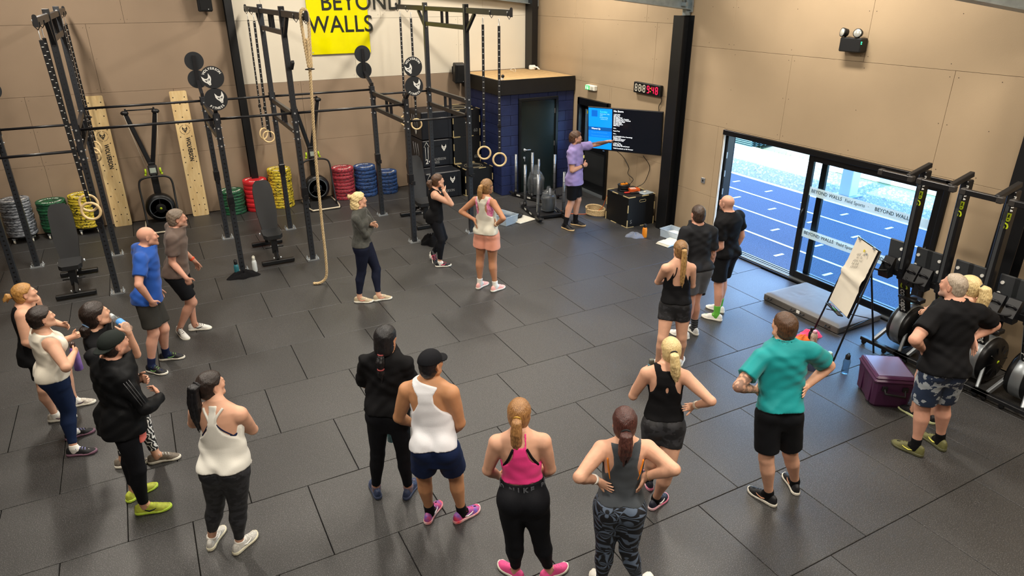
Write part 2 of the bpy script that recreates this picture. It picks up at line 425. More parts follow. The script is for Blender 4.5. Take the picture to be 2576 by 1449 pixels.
for (xa, ya), (xb, yb) in zip(pts, pts[1:]): kerb.box(((xa+xb)/2, (ya+yb)/2, .03), (.16, yb-ya+.02, .1))
tag(kerb.build('pale_membrane_edge', mat('pale_membrane', '#e9e6de', .7)), 'pale membrane strip lying along the far gravel edge', 'edging')
bank = MB(); nx, ny = 24, 40; rg = random.Random(5); vs = []; fs = []
for i in range(nx):
    for j in range(ny):
        x = 14.2 + i*.6; y = -2 + j*.85; vs.append((x, y, -.03 + max(0, i-1)*.10 + rg.uniform(-.05, .05)*(i > 1)))
for i in range(nx-1):
    for j in range(ny-1): fs.append((i*ny+j, (i+1)*ny+j, (i+1)*ny+j+1, i*ny+j+1))
bank.add(vs, fs, True)
tag(bank.build('ground_bank', mat('earth_bank', '#6f6a5c', .95, var=.5, vscale=1.6, detail=8, col2='#5f7a48')), kind='structure')
gr = MB(); rg = random.Random(8)
for i in range(5000):
    u = rg.random(); x = 14.4 + 7*u*u + rg.uniform(0, .4); y = rg.uniform(5, 22)
    if math.sin(x*2.1+y*1.3)+math.sin(y*.7-x) < .1: continue
    z = -.03 + max(0, (x-14.2)/.6-1)*.10; a = rg.uniform(0, 6.28); h = rg.uniform(.05, .16); w = .012
    gr.add([(x-w*math.cos(a), y-w*math.sin(a), z-.02), (x+w*math.cos(a), y+w*math.sin(a), z-.02), (x+rg.uniform(-.05, .05), y+rg.uniform(-.05, .05), z+h)], [(0, 1, 2)])
tag(gr.build('grass_tufts', mat('grass_blade', '#7fa35a', .8)), 'sparse green grass tufts on the earth bank outside', 'grass', kind='stuff')
post = thing('canopy_post', 'pale steel post standing in the gravel outside the glass door', 'post', (12.8, 8.95, 0))
MB().box((12.8, 8.95, 2.5), (.26, .26, 5.0), bev=.01).build('shaft', mat('pale_steel', '#c4ccd0', .4, metal=.3), post)
MB().box((12.8, 8.95, .02), (.42, .42, .05), bev=.008).build('base_plate', M_gal, post)
st = thing('sheet_stack', 'corrugated green metal sheets stacked on the far bank outside', 'sheets', (14.9, 13.9, .1))
for k in range(4):
    m = MB(); n_ = 14
    vs = []; 
    for i in range(n_+1):
        for yy in (13.2, 14.9): vs.append((14.4+.09*i, yy, .08+.05*k+.03*(i % 2)))
    m.add(vs, [(2*i, 2*i+2, 2*i+3, 2*i+1) for i in range(n_)]); m.build('sheet', mat('green_sheet', '#5f7d78', .5), st)

# ------------------------------------------------------------------ ceiling lamps (out of view, they light the hall)
M_lamp = mat('lamp_diffuser', '#fff1dc', .5, emit=6.)
M_lampb = mat('lamp_body', '#d8d8d4', .5)
def high_bay(x, y, z=5.6, power=180):
    t = thing('linear_high_bay', 'white linear high bay lamp hanging under the roof above the view', 'lamp', (x, y, z), group='roof lamps')
    MB().box((x, y, z+.05), (.36, 1.5, .08), bev=.02).build('housing', M_lampb, t)
    MB().box((x, y, z+.005), (.32, 1.44, .012)).build('diffuser', M_lamp, t)
    for s in (-1, 1): MB().cyl((x, y+s*.5, z+.09), (x, y+s*.5, 6.5), .006, 6).build('suspension', M_gal, t)
    d = bpy.data.lights.new('high_bay_light', 'AREA'); d.shape = 'RECTANGLE'; d.size = .32; d.size_y = 1.44; d.energy = power; d.color = (1, .91, .79)
    o = bpy.data.objects.new('high_bay_light', d); C.objects.link(o); o.location = (0, 0, -.01); o.parent = t
for x in (-1.2, 3.0, 6.6):
    for y in (1.0, 6.2, 11.4): high_bay(x, y)

# ================================================================== training rig
def rig_steel():
    m, n, l, b = _nodes('rig_steel'); tc = n.new('ShaderNodeTexCoord'); sx = n.new('ShaderNodeSeparateXYZ'); l.new(tc.outputs['Object'], sx.inputs[0])
    def M(op, a, bb=None):
        k = n.new('ShaderNodeMath'); k.operation = op
        for i, v in enumerate((a, bb)):
            if v is None: continue
            if isinstance(v, (int, float)): k.inputs[i].default_value = v
            else: l.new(v, k.inputs[i])
        return k.outputs[0]
    fz = M('MULTIPLY', M('SUBTRACT', M('FRACT', M('DIVIDE', sx.outputs[2], .064)), .5), .064)
    lat = M('MINIMUM', M('ABSOLUTE', sx.outputs[0]), M('ABSOLUTE', sx.outputs[1]))
    d = M('SQRT', M('ADD', M('MULTIPLY', fz, fz), M('MULTIPLY', lat, lat)))
    rad = M('ADD', .0065, M('MULTIPLY', M('LESS_THAN', sx.outputs[2], 1.95), .005))
    hole = M('LESS_THAN', d, rad)
    mix = n.new('ShaderNodeMix'); mix.data_type = 'RGBA'; mix.inputs[6].default_value = (*rgb('#25282d'), 1); mix.inputs[7].default_value = (.002, .002, .002, 1)
    l.new(hole, mix.inputs[0]); l.new(mix.outputs[2], b.inputs['Base Color']); b.inputs['Roughness'].default_value = .38
    return m
M_rig = rig_steel(); M_bar = mat('rig_bar', '#17171a', .36); M_zinc = mat('zinc_plate', '#aeb3b6', .35, metal=.75)
M_wht = mat('white_print', '#e8e8e2', .6); M_disc = mat('target_disc', '#1c1f23', .55)
M_strap = None
XS = dict(A=-1.92, B=-.80, C=.92, D=2.0, E=3.75, F=4.84); YN, YF = 10.62, 12.38
rig = thing('training_rig', 'long black steel pull-up rig with tall posts and flying beams', 'rig', (1.46, 11.5, 0))
bolts = MB()
PW = .075
for k, x in XS.items():
    top = 3.80 if k in 'BDF' else 2.42
    for y in (YN, YF):
        m = MB().box((0, 0, top/2), (PW, PW, top), bev=.004); o = m.build('upright', M_rig, rig, local=True); o.location = (x-1.46, y-11.5, 0)
        m = MB().box((x, y, .006), (.19, .16, .012)); 
        for sx_ in (-1, 1):
            for sy_ in (-1, 1):
                m.cyl((x+sx_*.075, y+sy_*.06, .01), (x+sx_*.075, y+sy_*.06, .035), .014, 6, r1=.011); m.cyl((x+sx_*.075, y+sy_*.06, .035), (x+sx_*.075, y+sy_*.06, .055), .006, 6)
        m.build('foot_plate', M_zinc, rig)
        for zz in (2.33, 2.20, 2.06, 1.95):
            bolts.cyl((x, y-PW/2, zz), (x, y-PW/2-.012, zz), .013, 8)
            for s in (-1, 1): bolts.cyl((x+s*PW/2, y+.015, zz), (x+s*(PW/2+.014), y+.015, zz), .010, 6)
        if top > 3:
            for zz in (3.74, 3.40): bolts.cyl((x, y-PW/2, zz), (x, y-PW/2-.012, zz), .014, 8)
# cross members between near and far posts
def ladder(x, zu, zl, nm):
    m = MB().box((x, 11.5, zu), (.05, YF-YN-PW, .07), bev=.003); m.box((x, 11.5, zl), (.05, YF-YN-PW, .07), bev=.003)
    for yy in (11.38, 11.60): m.box((x, yy, (zu+zl)/2), (.05, .012, zu-zl-.07))
    m.build(nm, M_bar, rig)
for k, x in XS.items(): ladder(x, 2.30, 2.04, 'cross_member')
for k in 'BDF':
    x = XS[k]
    ladder(x, 3.705, 3.45, 'cross_member')
    for s, y0 in ((-1, YN), (1, YF)):
        ye = 11.5 + s*2.42
        m = MB().box((x, (y0+s*PW/2+ye)/2, 3.705), (.05, abs(ye-y0)-PW/2, .085), bev=.003); m.build('flying_beam', M_bar, rig)
        m = MB(); g0, g1 = Vector((x, y0+s*.03, 3.40)), Vector((x, y0+s*.33, 3.665)); gd = g1-g0; m.box((g0+g1)/2, (.045, .045, gd.length), gd.to_track_quat('Z', 'X').to_matrix())
        m.box((x, y0+s*(PW/2+.004), 3.45), (.05, .008, .16)); m.build('gusset', M_bar, rig)
        MB().prism([(.022*math.cos(a), .045+.022*math.sin(a)) for a in np.linspace(0, PI, 7)] + [(-.022, -.06), (.022, -.06)], -.004, .004, frame((x, ye, 3.71), (1, 0, 0), (0, 0, 1))).build('end_plate', M_bar, rig)
        for yy in (ye-s*.06, ye-s*.62):
            m = MB(); m.tube([(x-.03, yy, 3.70), (x-.03, yy, 3.665), (x, yy, 3.62), (x+.03, yy, 3.665), (x+.03, yy, 3.70)], .006, 6); m.build('strap_loop', M_bar, rig)
            bolts.cyl((x-.027, yy, 3.715), (x-.036, yy, 3.715), .011, 8)
# pull-up bars along the rig
for a, b_, y, z in (('B', 'C', YN, 2.33), ('C', 'D', YN, 2.33), ('D', 'E', YN, 2.33), ('B', 'C', YF, 2.36), ('C', 'D', YF, 2.36), ('D', 'E', YF, 2.36),
                    ('A', 'B', YN, 2.06), ('A', 'B', YF, 2.14), ('E', 'F', YN, 2.06), ('E', 'F', YF, 2.27)):
    x0, x1 = XS[a]+PW/2, XS[b_]-PW/2
    m = MB().cyl((x0, y, z), (x1, y, z), .0185, 12)
    for xx in (x0, x1): m.box((xx + (.006 if xx == x0 else -.006), y, z), (.012, .07, .13))
    m.build('pull_up_bar', M_bar, rig)
# wall-ball targets on the short posts
WOLF = [(-.62, .95), (-.30, .35), (0, .22), (.30, .35), (.62, .95), (.72, .25), (.60, -.10), (.30, -.50), (.14, -.92), (-.14, -.92), (-.30, -.50), (-.60, -.10), (-.72, .25)]
WOLFC = [[(-.42, .18), (-.10, -.02), (-.22, -.25), (-.36, -.06)], [(.42, .18), (.10, -.02), (.22, -.25), (.36, -.06)], [(-.07, -.62), (.07, -.62), (0, -.82)], [(-.05, .12), (.05, .12), (0, -.5)]]
def wolf(M, size, mat_w, mat_d, parent, th=.001, nm='wolf_emblem'):
    o = MB().prism([(x*size, y*size) for x, y in WOLF], 0, th, M).build(nm, mat_w, parent)
    c = MB()
    for q in WOLFC: c.prism([(x*size, y*size) for x, y in q], th, th*1.6, M)
    c.build('emblem_lines', mat_d, o if parent is None else parent)
    return o
def arc_text(body, ctr, r, a_mid, span, size, material, parent, ex, ey, flip=False):
    n_ = len(body); tm = MB()
    for i, ch in enumerate(body):
        t = a_mid + (span*(.5 - i/(n_-1)) if not flip else span*(i/(n_-1) - .5))
        p = Vector(ctr) + Vector(ex)*(r*math.cos(t)) + Vector(ey)*(r*math.sin(t))
        rad = Vector(ex)*math.cos(t) + Vector(ey)*math.sin(t); tan = Vector(ex)*math.sin(t) - Vector(ey)*math.cos(t)
        if flip: rad, tan = -rad, -tan
        tm.add(*text_geo(ch, size, 'CENTER', .0008, .0015, 1., 'CENTER'), False, frame(p, tan, rad))
    tm.build('lettering', material, parent)
def target(x, y, s, front):
    """pair of discs on a bent arm; s = +1 leans away from the camera"""
    yd = y + s*.42; m = MB()
    m.box((x, y+s*.0, 2.43), (.05, .05, .1)); pts = [(x, y, 2.42), (x, y+s*.10, 2.50), (x, yd-s*.02, 2.62), (x, yd-s*.02, 3.02)]
    for p0, p1 in zip(pts, pts[1:]):
        p0, p1 = Vector(p0), Vector(p1); d = (p1-p0); R = d.to_track_quat('Z', 'X').to_matrix(); m.box((p0+p1)/2, (.05, .02 if p1.z > 3 else .05, d.length+.02), R)
    m.build('target_arm', M_bar, rig)
    dk = MB()
    F = frame((x, yd, 0), (1, 0, 0), (0, 0, 1))
    for zc in (2.94, 2.655): dk.prism([(.147*math.cos(t), zc+.147*math.sin(t)) for t in np.linspace(0, 2*PI, 37)[:-1]], -.004, .004, F)
    dk.box((x, yd, 2.80), (.07, .0062, .06)); d_o = dk.build('wall_ball_target', M_disc, rig)
    if front:
        ex, ey = Vector((1, 0, 0)), Vector((0, 0, 1)); yy = yd - .0055
        arc_text('WOLVERSON', (x, yy, 2.94), .115, PI/2, math.radians(118), .042, M_wht, d_o, ex, ey)
        arc_text('FITNESS', (x, yy, 2.655), .115, -PI/2, math.radians(86), .042, M_wht, d_o, ex, ey, True)
        wolf(frame((x-.065, yy, 2.91), (.92, 0, .38), (-.38, 0, .92)), .078, M_wht, M_disc, d_o)
        wolf(frame((x+.055, yy, 2.675), (.95, 0, .25), (-.25, 0, .95)), .078, M_wht, M_disc, d_o)
for k in 'CE':
    target(XS[k], YF, 1, False); target(XS[k], YN, -1, True)
target(XS['A'], YF, 1, False); target(XS['A'], YN, -1, True)
# J hooks and short pegs on the posts
for k, y in (('B', YN), ('C', YN), ('C', YF), ('D', YN), ('D', YF), ('E', YN), ('E', YF), ('F', YN)):
    x = XS[k]; z = 1.12
    m = MB().box((x, y, z), (.092, .092, .16), bev=.006); m.box((x, y-.09, z-.07), (.05, .12, .02)); m.box((x, y-.145, z-.045), (.05, .014, .06)); m.build('j_hook', M_bar, rig)
MB().box((2.0+.03, YN-.14, 3.02), (.04, .18, .045), RX(math.radians(-35))).build('peg', M_bar, rig)
b_o = bolts.build('bolts', M_bolt, rig); tag(b_o, kind='stuff')

# ------------------------------------------------------------------ gymnastic rings on numbered straps
def strap_mat():
    m, n, l, b = _nodes('ring_strap'); tc = n.new('ShaderNodeTexCoord'); sx = n.new('ShaderNodeSeparateXYZ'); l.new(tc.outputs['Object'], sx.inputs[0])
    a = n.new('ShaderNodeMath'); a.operation = 'DIVIDE'; a.inputs[1].default_value = .085; l.new(sx.outputs[2], a.inputs[0])
    f = n.new('ShaderNodeMath'); f.operation = 'FRACT'; l.new(a.outputs[0], f.inputs[0])
    c = n.new('ShaderNodeMath'); c.operation = 'LESS_THAN'; c.inputs[1].default_value = .09; l.new(f.outputs[0], c.inputs[0])
    ab = n.new('ShaderNodeMath'); ab.operation = 'ABSOLUTE'; l.new(sx.outputs[0], ab.inputs[0])
    c2 = n.new('ShaderNodeMath'); c2.operation = 'LESS_THAN'; c2.inputs[1].default_value = .011; l.new(ab.outputs[0], c2.inputs[0])
    mu = n.new('ShaderNodeMath'); mu.operation = 'MULTIPLY'; l.new(c.outputs[0], mu.inputs[0]); l.new(c2.outputs[0], mu.inputs[1])
    mix = n.new('ShaderNodeMix'); mix.data_type = 'RGBA'; mix.inputs[6].default_value = (.006, .006, .007, 1); mix.inputs[7].default_value = (.7, .7, .68, 1)
    l.new(mu.outputs[0], mix.inputs[0]); l.new(mix.outputs[2], b.inputs['Base Color']); b.inputs['Roughness'].default_value = .7
    return m
M_strap = strap_mat(); M_wood = mat('pale_ring_wood', '#d8bd8d', .45, var=.12, vscale=20)
def ring(x, yt, yb, zb, ang, label, x2=None, tail=False):
    t = thing('gymnastic_ring', label, 'gym ring', (x, yt, 3.6), group='gymnastic rings on the rig')
    x2 = x if x2 is None else x2
    p0 = Vector((x, yt, 3.52)); p1 = Vector((x2, yb, zb+.10)); d = p1-p0
    car = MB().tube([p0+Vector((.0, .016*math.sin(a), .05+.05*math.cos(a))) for a in np.linspace(0, 2*PI, 13)[:-1]], .004, 6, closed=True); car.build('carabiner', M_bolt, t)
    rz = RZ(ang)
    st = MB().box((0, 0, 0), (.040, .005, d.length)); o = st.build('strap', M_strap, t, local=True)
    zq = -d.normalized(); xq = (rz @ Vector((1, 0, 0))); xq = (xq - zq*xq.dot(zq)).normalized(); yq = zq.cross(xq)
    o.matrix_local = Matrix.Translation((p0+p1)/2 - Vector((x, yt, 3.6))) @ Matrix((xq, yq, zq)).transposed().to_4x4()
    MB().box(p1+Vector((0, 0, .42)), (.055, .03, .05), rz, bev=.006).build('buckle', M_bar, t)
    if tail: MB().box(p1+Vector((.03, -.02, .10)), (.03, .004, .42), rz).build('strap_tail', M_strap, t)
    rr = MB().tube([Vector((x2, yb, zb)) + rz @ Vector((.1015*math.cos(a), 0, .1015*math.sin(a))) for a in np.linspace(0, 2*PI, 33)[:-1]], .0155, 10, closed=True); rr.build('wooden_ring', M_wood, t)
xF, xD, xB = XS['F'], XS['D'], XS['B']
ring(xF, 10.0, 10.03, 1.55, -.45, 'wooden ring hanging beside the storage room, nearer the plyo boxes')
ring(xF, 9.46, 9.48, 1.55, -.35, 'wooden ring in front of the blue block wall, rightmost of all rings')
ring(xF, 13.72, 13.80, 1.50, -.3, 'wooden ring half hidden behind the short rig post by the foam boxes')
ring(xF, 13.12, 13.14, 1.53, -.5, 'wooden ring hanging over the black foam boxes below the round target')
ring(xD, 13.79, 13.92, 1.47, .7, 'farther of two wooden rings left of the climbing rope')
ring(xD, 13.12, 13.34, 1.51, -.25, 'nearer of two wooden rings left of the climbing rope', tail=True)
ring(xB, 9.55, 9.62, 1.60, -.3, 'upper of the two overlapping wooden rings by the yellow plates', -.79)
ring(xB, 9.15, 9.30, 1.58, -.25, 'lower of the two overlapping wooden rings by the yellow plates', -.76)
ring(xB, 13.72, 13.72, 1.52, -.8, 'wooden ring peeking out high beside the left peg board')
ring(xB, 13.12, 13.12, 1.52, -.8, 'wooden ring peeking out low beside the left peg board')
# ------------------------------------------------------------------ climbing rope: three laid strands
M_rope = mat('manila_rope', '#bfa77e', .85, var=.25, vscale=60, bump=.4, bscale=220)
def spline(pts, n):
    P = [Vector(p) for p in pts]; out = []
    P = [P[0]*2-P[1]] + P + [P[-1]*2-P[-2]]
    for i in range(1, len(P)-2):
        for k in range(n):
            t = k/n; a, b_, c, d = P[i-1:i+3]
            out.append(.5*((2*b_)+(c-a)*t+(2*a-5*b_+4*c-d)*t*t+(3*b_-a-3*c+d)*t**3))
    return out + [P[-2]]
def laid_rope(path, r, pitch, nm, parent, step=.02):
    L = [0]
    for a, b_ in zip(path, path[1:]): L.append(L[-1]+(b_-a).length)
    n_ = int(L[-1]/step); pts = []
    j = 0
    for i in range(n_+1):
        s = L[-1]*i/n_
        while j < len(L)-2 and L[j+1] < s: j += 1
        t = (s-L[j])/max(1e-9, L[j+1]-L[j]); pts.append((path[j].lerp(path[j+1], t), s))
    m = MB()
    up = None; fr = []
    for i, (p, s) in enumerate(pts):
        tg = (pts[min(i+1, n_)][0]-pts[max(i-1, 0)][0]).normalized()
        if up is None: up = tg.orthogonal().normalized()
        up = (up - tg*up.dot(tg)).normalized(); fr.append((p, s, up.copy(), tg.cross(up)))
    for k in range(3):
        m.tube([p + (a*math.cos(2*PI*s/pitch+k*2*PI/3) + b_*math.sin(2*PI*s/pitch+k*2*PI/3))*r*.52 for p, s, a, b_ in fr], r*.56, 6)
    return m.build(nm, M_rope, parent)
rope = thing('climbing_rope', 'thick pale manila climbing rope hanging from the rig to the floor', 'rope', (1.9, 9.4, 0))
laid_rope(spline([(2.0, 9.17, 3.45), (2.0, 9.2, 3.2), (2.0, 9.33, 2.6), (1.99, 9.45, 1.9), (1.98, 9.5, 1.0), (1.975, 9.5, .4), (1.95, 9.5, .12), (1.86, 9.52, .03), (1.76, 9.55, .025)], 8), .021, .11, 'rope_body', rope)
laid_rope(spline([(2.02, 9.22, 3.1), (2.03, 9.19, 3.4), (2.04, 9.17, 3.62), (2.03, 9.16, 3.76), (1.98, 9.16, 3.79), (1.95, 9.17, 3.70), (1.965, 9.19, 3.4), (1.99, 9.22, 3.1)], 6), .021, .11, 'top_loop', rope)
MB().tube([(1.94, 9.2, 3.08), (1.99, 9.17, 3.09), (2.05, 9.2, 3.08), (2.0, 9.25, 3.07), (1.94, 9.2, 3.08)], .008, 6).build('whipping', M_bar, rope)

# ================================================================== things on the walls
M_bk = mat('black_plastic', '#101113', .5, bump=.05, bscale=200); M_yel = None
# sign
M_signy = mat('yellow_acrylic', '#ddd600', .12, coat=.6, spec=.6, var=.05, vscale=4); M_signk = mat('sign_black', '#16180f', .5)
sg = thing('wall_sign', 'yellow acrylic square with black lettering on the white wall', 'sign', (3.73, 14.15, 3.4))
MB().box((3.73, 14.165, 3.60), (1.19, .012, 1.50)).build('acrylic_panel', M_signy, sg)
M_standoff = M_bolt
for x, z in ((3.17, 2.89), (4.29, 2.89)): MB().cyl((x, 14.20, z), (x, 14.15, z), .012, 10).build('standoff', M_standoff, sg)
text('letters', 'BEYOND', .43, M_signk, frame((3.40, 14.155, 3.565), (1, 0, 0), (0, 0, 1)), sg, extrude=.003, sx=.93, bold=.004, spacing=1.03, res=8)
text('letters', 'WALLS', .43, M_signk, frame((3.13, 14.155, 3.165), (1, 0, 0), (0, 0, 1)), sg, extrude=.003, sx=.93, bold=.004, spacing=1.03, res=8)
# loudspeakers
def speaker(x, z, h, lab):
    t = thing('wall_speaker', lab, 'speaker', (x, 14.0, z), group='black wall speakers')
    R = RX(math.radians(8)) @ RZ(-.12)
    MB().box((x, 13.98, z), (.235, .2, h), R, bev=.015).build('cabinet', M_bk, t)
    MB().box((x+.012, 13.875, z-.01), (.20, .01, h-.04), R, bev=.004).build('grille', mat('speaker_grille', '#08090a', .8, bump=.3, bscale=400), t)
    MB().box((x-.02, 14.13, z+.04), (.06, .14, .1)).box((x-.02, 14.19, z+.04), (.1, .02, .16)).build('bracket', M_bk, t)
    MB().cyl((x+.04, 13.862, z-h*.42), (x+.04, 13.858, z-h*.42), .008, 10).build('badge', M_bolt, t)
speaker(6.18, 2.37, .40, 'black wall speaker beside the storage room roof'); speaker(1.34, 3.87, .40, 'black wall speaker high above the left peg boards')
# peg boards leaning on the back wall
def ply():
    m, n, l, b = _nodes('birch_ply'); tc = n.new('ShaderNodeTexCoord'); mp = n.new('ShaderNodeMapping'); mp.inputs['Scale'].default_value = (7, 7, 1.2); l.new(tc.outputs['Object'], mp.inputs[0])
    t = n.new('ShaderNodeTexNoise'); t.inputs['Scale'].default_value = 2.2; t.inputs['Detail'].default_value = 6; t.inputs['Distortion'].default_value = 1.0; l.new(mp.outputs[0], t.inputs['Vector'])
    r = n.new('ShaderNodeValToRGB'); e = r.color_ramp.elements; e[0].position = .3; e[0].color = (*rgb('#c9a873'), 1); e[1].position = .7; e[1].color = (*rgb('#dcc391'), 1); l.new(t.outputs['Fac'], r.inputs[0])
    l.new(r.outputs[0], b.inputs['Base Color']); b.inputs['Roughness'].default_value = .5; return m
M_ply = ply(); M_hole = mat('peg_hole', '#2c2012', .9); M_print = mat('black_print', '#191613', .7)
def peg_board(xc, lab):
    t = thing('peg_board', lab, 'peg board', (xc, 14.05, 0), group='birch peg boards')
    t.rotation_euler = (math.radians(-1.6), 0, 0)
    w, h, r = .285, 2.335, .025
    ol = []
    for cx_, cz_, a0 in ((w/2-r, h-r, 0), (-w/2+r, h-r, PI/2), (-w/2+r, r, PI), (w/2-r, r, 3*PI/2)):
        for k in range(5): ol.append((cx_+r*math.cos(a0+k*PI/8), cz_+r*math.sin(a0+k*PI/8)))
    F = frame((0, 0, 0), (1, 0, 0), (0, 0, 1))   # z axis = -y (towards the room)
    MB().prism(ol, 0, .04, F).build('plank', M_ply, t, local=True)
    hm = MB(); pos = []
    z = .10; k = 0
    while z < 2.28:
        pos += [(-.095, z), (.095, z)] if k % 2 == 0 else [(0, z)]
        z += .118; k += 1
    pos += [(-.095, .21), (.095, .21), (-.095, 2.12), (.095, 2.12), (-.095, 1.14), (.095, 1.14)]
    for px_, pz_ in pos:
        if 1.02 < pz_ < 1.76 and abs(px_) < .05: continue
        hm.prism([(px_+.011*math.cos(a), pz_+.011*math.sin(a)) for a in np.linspace(0, 2*PI, 11)[:-1]], .0395, .0406, F)
    h_o = hm.build('peg_holes', M_hole, t, local=True); tag(h_o, kind='stuff')
    text('lettering', 'WOLVERSON', .10, M_print, frame((-.03, -.041, 1.50), (0, 0, -1), (1, 0, 0)), t, extrude=.0004, sx=.72, bold=.004, local=True)
    e = MB().prism([(x*.062, .0+y*.062) for x, y in WOLF], .0405, .0412, frame((0, 0, 1.645), (1, 0, 0), (0, 0, 1))).build('wolf_emblem', M_print, t, local=True)
    c = MB()
    for q in WOLFC: c.prism([(x*.062, y*.062) for x, y in q], .0411, .0418, frame((0, 0, 1.645), (1, 0, 0), (0, 0, 1)))
    c.build('emblem_lines', M_ply, t, local=True)
    rg_ = MB()
    for k in range(28):
        a = 2*PI*k/28
        if k % 7 == 0: continue
        rg_.box((.085*math.cos(a), -.041, 1.645+.085*math.sin(a)), (.012, .001, .009), RY(-a+PI/2))
    rg_.build('emblem_ring', M_print, t, local=True)
    return t
peg_board(-.69, 'birch peg board leaning left of the ski machine by the yellow plates'); peg_board(.645, 'birch peg board leaning on the wall right of the left ski machine')
# screen, clock, signs on the right wall

TVW, TVH = 1.41, .797; tvc = Vector((7.68, 10.05, 1.644)); _ya, _ti = -.958, .114
ex = Vector((math.cos(_ya), math.sin(_ya), 0)); nn = Vector((ex.y, -ex.x, 0)); ey = Vector((0, 0, 1))*math.cos(_ti) + nn*math.sin(_ti); ez = ex.cross(ey)
tv = thing('television', 'large flat television showing a workout programme on a swivel arm', 'television', tuple(tvc))
R3 = Matrix((ex, ey, ez)).transposed()
MB().box(tvc-ez*.022, (TVW, TVH, .04), R3, bev=.006).build('casing', M_bk, tv)
def tvp(u, v, d=.0): return tvc + ex*((u-.5)*TVW) + ey*((.5-v)*TVH) + ez*d     # u,v from the top left of the screen
def tvq(u0, u1, v0, v1, material, nm, d=.0005, parent=tv):
    return MB().box(tvp((u0+u1)/2, (v0+v1)/2, d), ((u1-u0)*TVW, (v1-v0)*TVH, .001), R3).build(nm, material, parent)
def scr_m(nm, c, e): return mat(nm, c, .25, emit=e)
M_scr = scr_m('screen_dark', '#05080f', .9)
scr_o = tvq(.012, .988, .015, .975, M_scr, 'screen')
tvq(.012, .335, .02, .97, scr_m('screen_blue', '#0a84f2', .85), 'side_panel', .0012)
tvq(.055, .135, .07, .215, scr_m('screen_navy', '#0a5cb8', .8), 'side_tile', .002)
tvq(.012, .335, .455, .54, scr_m('screen_mid', '#0a4c92', .8), 'side_bar', .002)
tvq(.012, .335, .54, .70, scr_m('screen_mid2', '#0a70d4', .8), 'side_bar', .002)
M_sw = scr_m('screen_white', '#e8edf2', 1.0); M_sl = scr_m('screen_pale', '#8fd0ff', .9); M_sg = scr_m('screen_green', '#46d7c9', .9); M_sd = scr_m('screen_text_blue', '#2f8fe6', .8)
def tvt(body, u, v, size, m_, bold=.0):
    text('screen_text', body, size, m_, frame(tvp(u, v, .0028), ex, ey), tv, extrude=.0002, bold=bold, valign='CENTER')
tvt('Sunday', .17, .095, .05, M_sg); tvt('September 15th', .17, .145, .028, M_sl); tvt('Class', .17, .185, .026, M_sl); tvt('Programming', .17, .225, .028, M_sl); tvt('Breathers Free', .18, .265, .022, M_sl)
tvt('Warm-Up', .055, .497, .042, M_sw, .0008); tvt('Partner Workout Details', .055, .585, .03, M_sd); tvt('Functional Cool Down only', .055, .66, .03, M_sd)
tvt('No Score', .355, .06, .047, M_sw, .0012)
for i, ln in enumerate(['1 ROUND', '200m Run', '20 High Knees', '20 Walking Toe Touches', '20 Walking Figure 4 Stretch', '20 Walking Lunges', '20 High Kicks', '20 Butt Kickers', '200m Run', '', 'into...', '', 'Squat Prep', '', 'into...', '', '3-4 ROUNDS (New Rewriting)', 'Partner One', '10 KB Front Squats*', '10 KB Push Press*', '', 'Partner Two', '8 Alt. Step Ups', '4 Box Jumps (Broad Jumps)', '', '*KNB Dumbbells to HB Thruster']):
    if ln: tvt(ln, .355, .135 + .0315*i, .0285, M_sw, .0006)
MB().cyl(tvc-ez*.03, tvc-ez*.03+Vector((.38, .12, 0)), .025, 8).box((8.11, 10.17, 1.64), (.03, .3, .3)).build('swivel_arm', M_bk, tv)
def cable(pts, nm, lab, r=.006, m_=None, cat='cable'):
    return tag(MB().tube(spline(pts, 5), r, 6).build(nm, m_ or M_bk), lab, cat)
# clock
ck = thing('wall_clock', 'long digital clock with white and red digits above the television', 'clock', (8.1, 10.0, 2.36))
MB().box((8.115, 10.0, 2.365), (.07, .75, .19), bev=.008).build('case', M_bk, ck)
MB().box((8.078, 10.0, 2.365), (.004, .70, .15)).build('face', mat('clock_face', '#07080a', .3), ck)
SEG = {'8': 'abcdefg', '9': 'abcdfg', '4': 'bcfg', '1': 'bc'}
M_dw = mat('digit_white', '#cfc8b4', .5, emit=.35); M_dr = mat('digit_red', '#ff1440', .5, emit=2.2); M_dy = mat('digit_amber', '#ff8a1e', .5, emit=1.8)
def digit(ch, yc, m_, h=.115):
    m = MB(); w = .052; tk = .012; x = 8.074
    P = dict(a=((0, h/2), 'h'), d=((0, -h/2), 'h'), g=((0, 0), 'h'), b=((w/2, h/4), 'v'), c=((w/2, -h/4), 'v'), f=((-w/2, h/4), 'v'), e=((-w/2, -h/4), 'v'))
    for s_ in SEG[ch]:
        (u, v), o_ = P[s_]
        m.box((x, yc-u, 2.365+v), (.003, w*.8 if o_ == 'h' else tk, tk if o_ == 'h' else h/2*.85))
    m.build('digit', m_, ck)
for ch, yc, m_ in (('8', 10.29, M_dw), ('8', 10.185, M_dw), ('8', 10.06, M_dw), ('9', 9.945, M_dr), ('4', 9.815, M_dr), ('8', 9.71, M_dr)): digit(ch, yc, m_)
MB().box((8.074, 10.122, 2.395), (.003, .01, .012)).box((8.074, 10.122, 2.335), (.003, .01, .012)).box((8.074, 10.122, 2.365), (.003, .006, .1)).build('colon', M_dw, ck)
MB().box((8.074, 9.88, 2.39), (.003, .014, .016)).box((8.074, 9.88, 2.335), (.003, .014, .016)).build('colon', M_dy, ck)
cable([(8.10, 9.64, 2.33), (8.13, 9.62, 2.2), (8.13, 9.68, 2.1), (8.13, 9.66, 1.95), (8.1, 9.75, 1.85)], 'clock_cable', 'thin black cable running down from the digital clock')
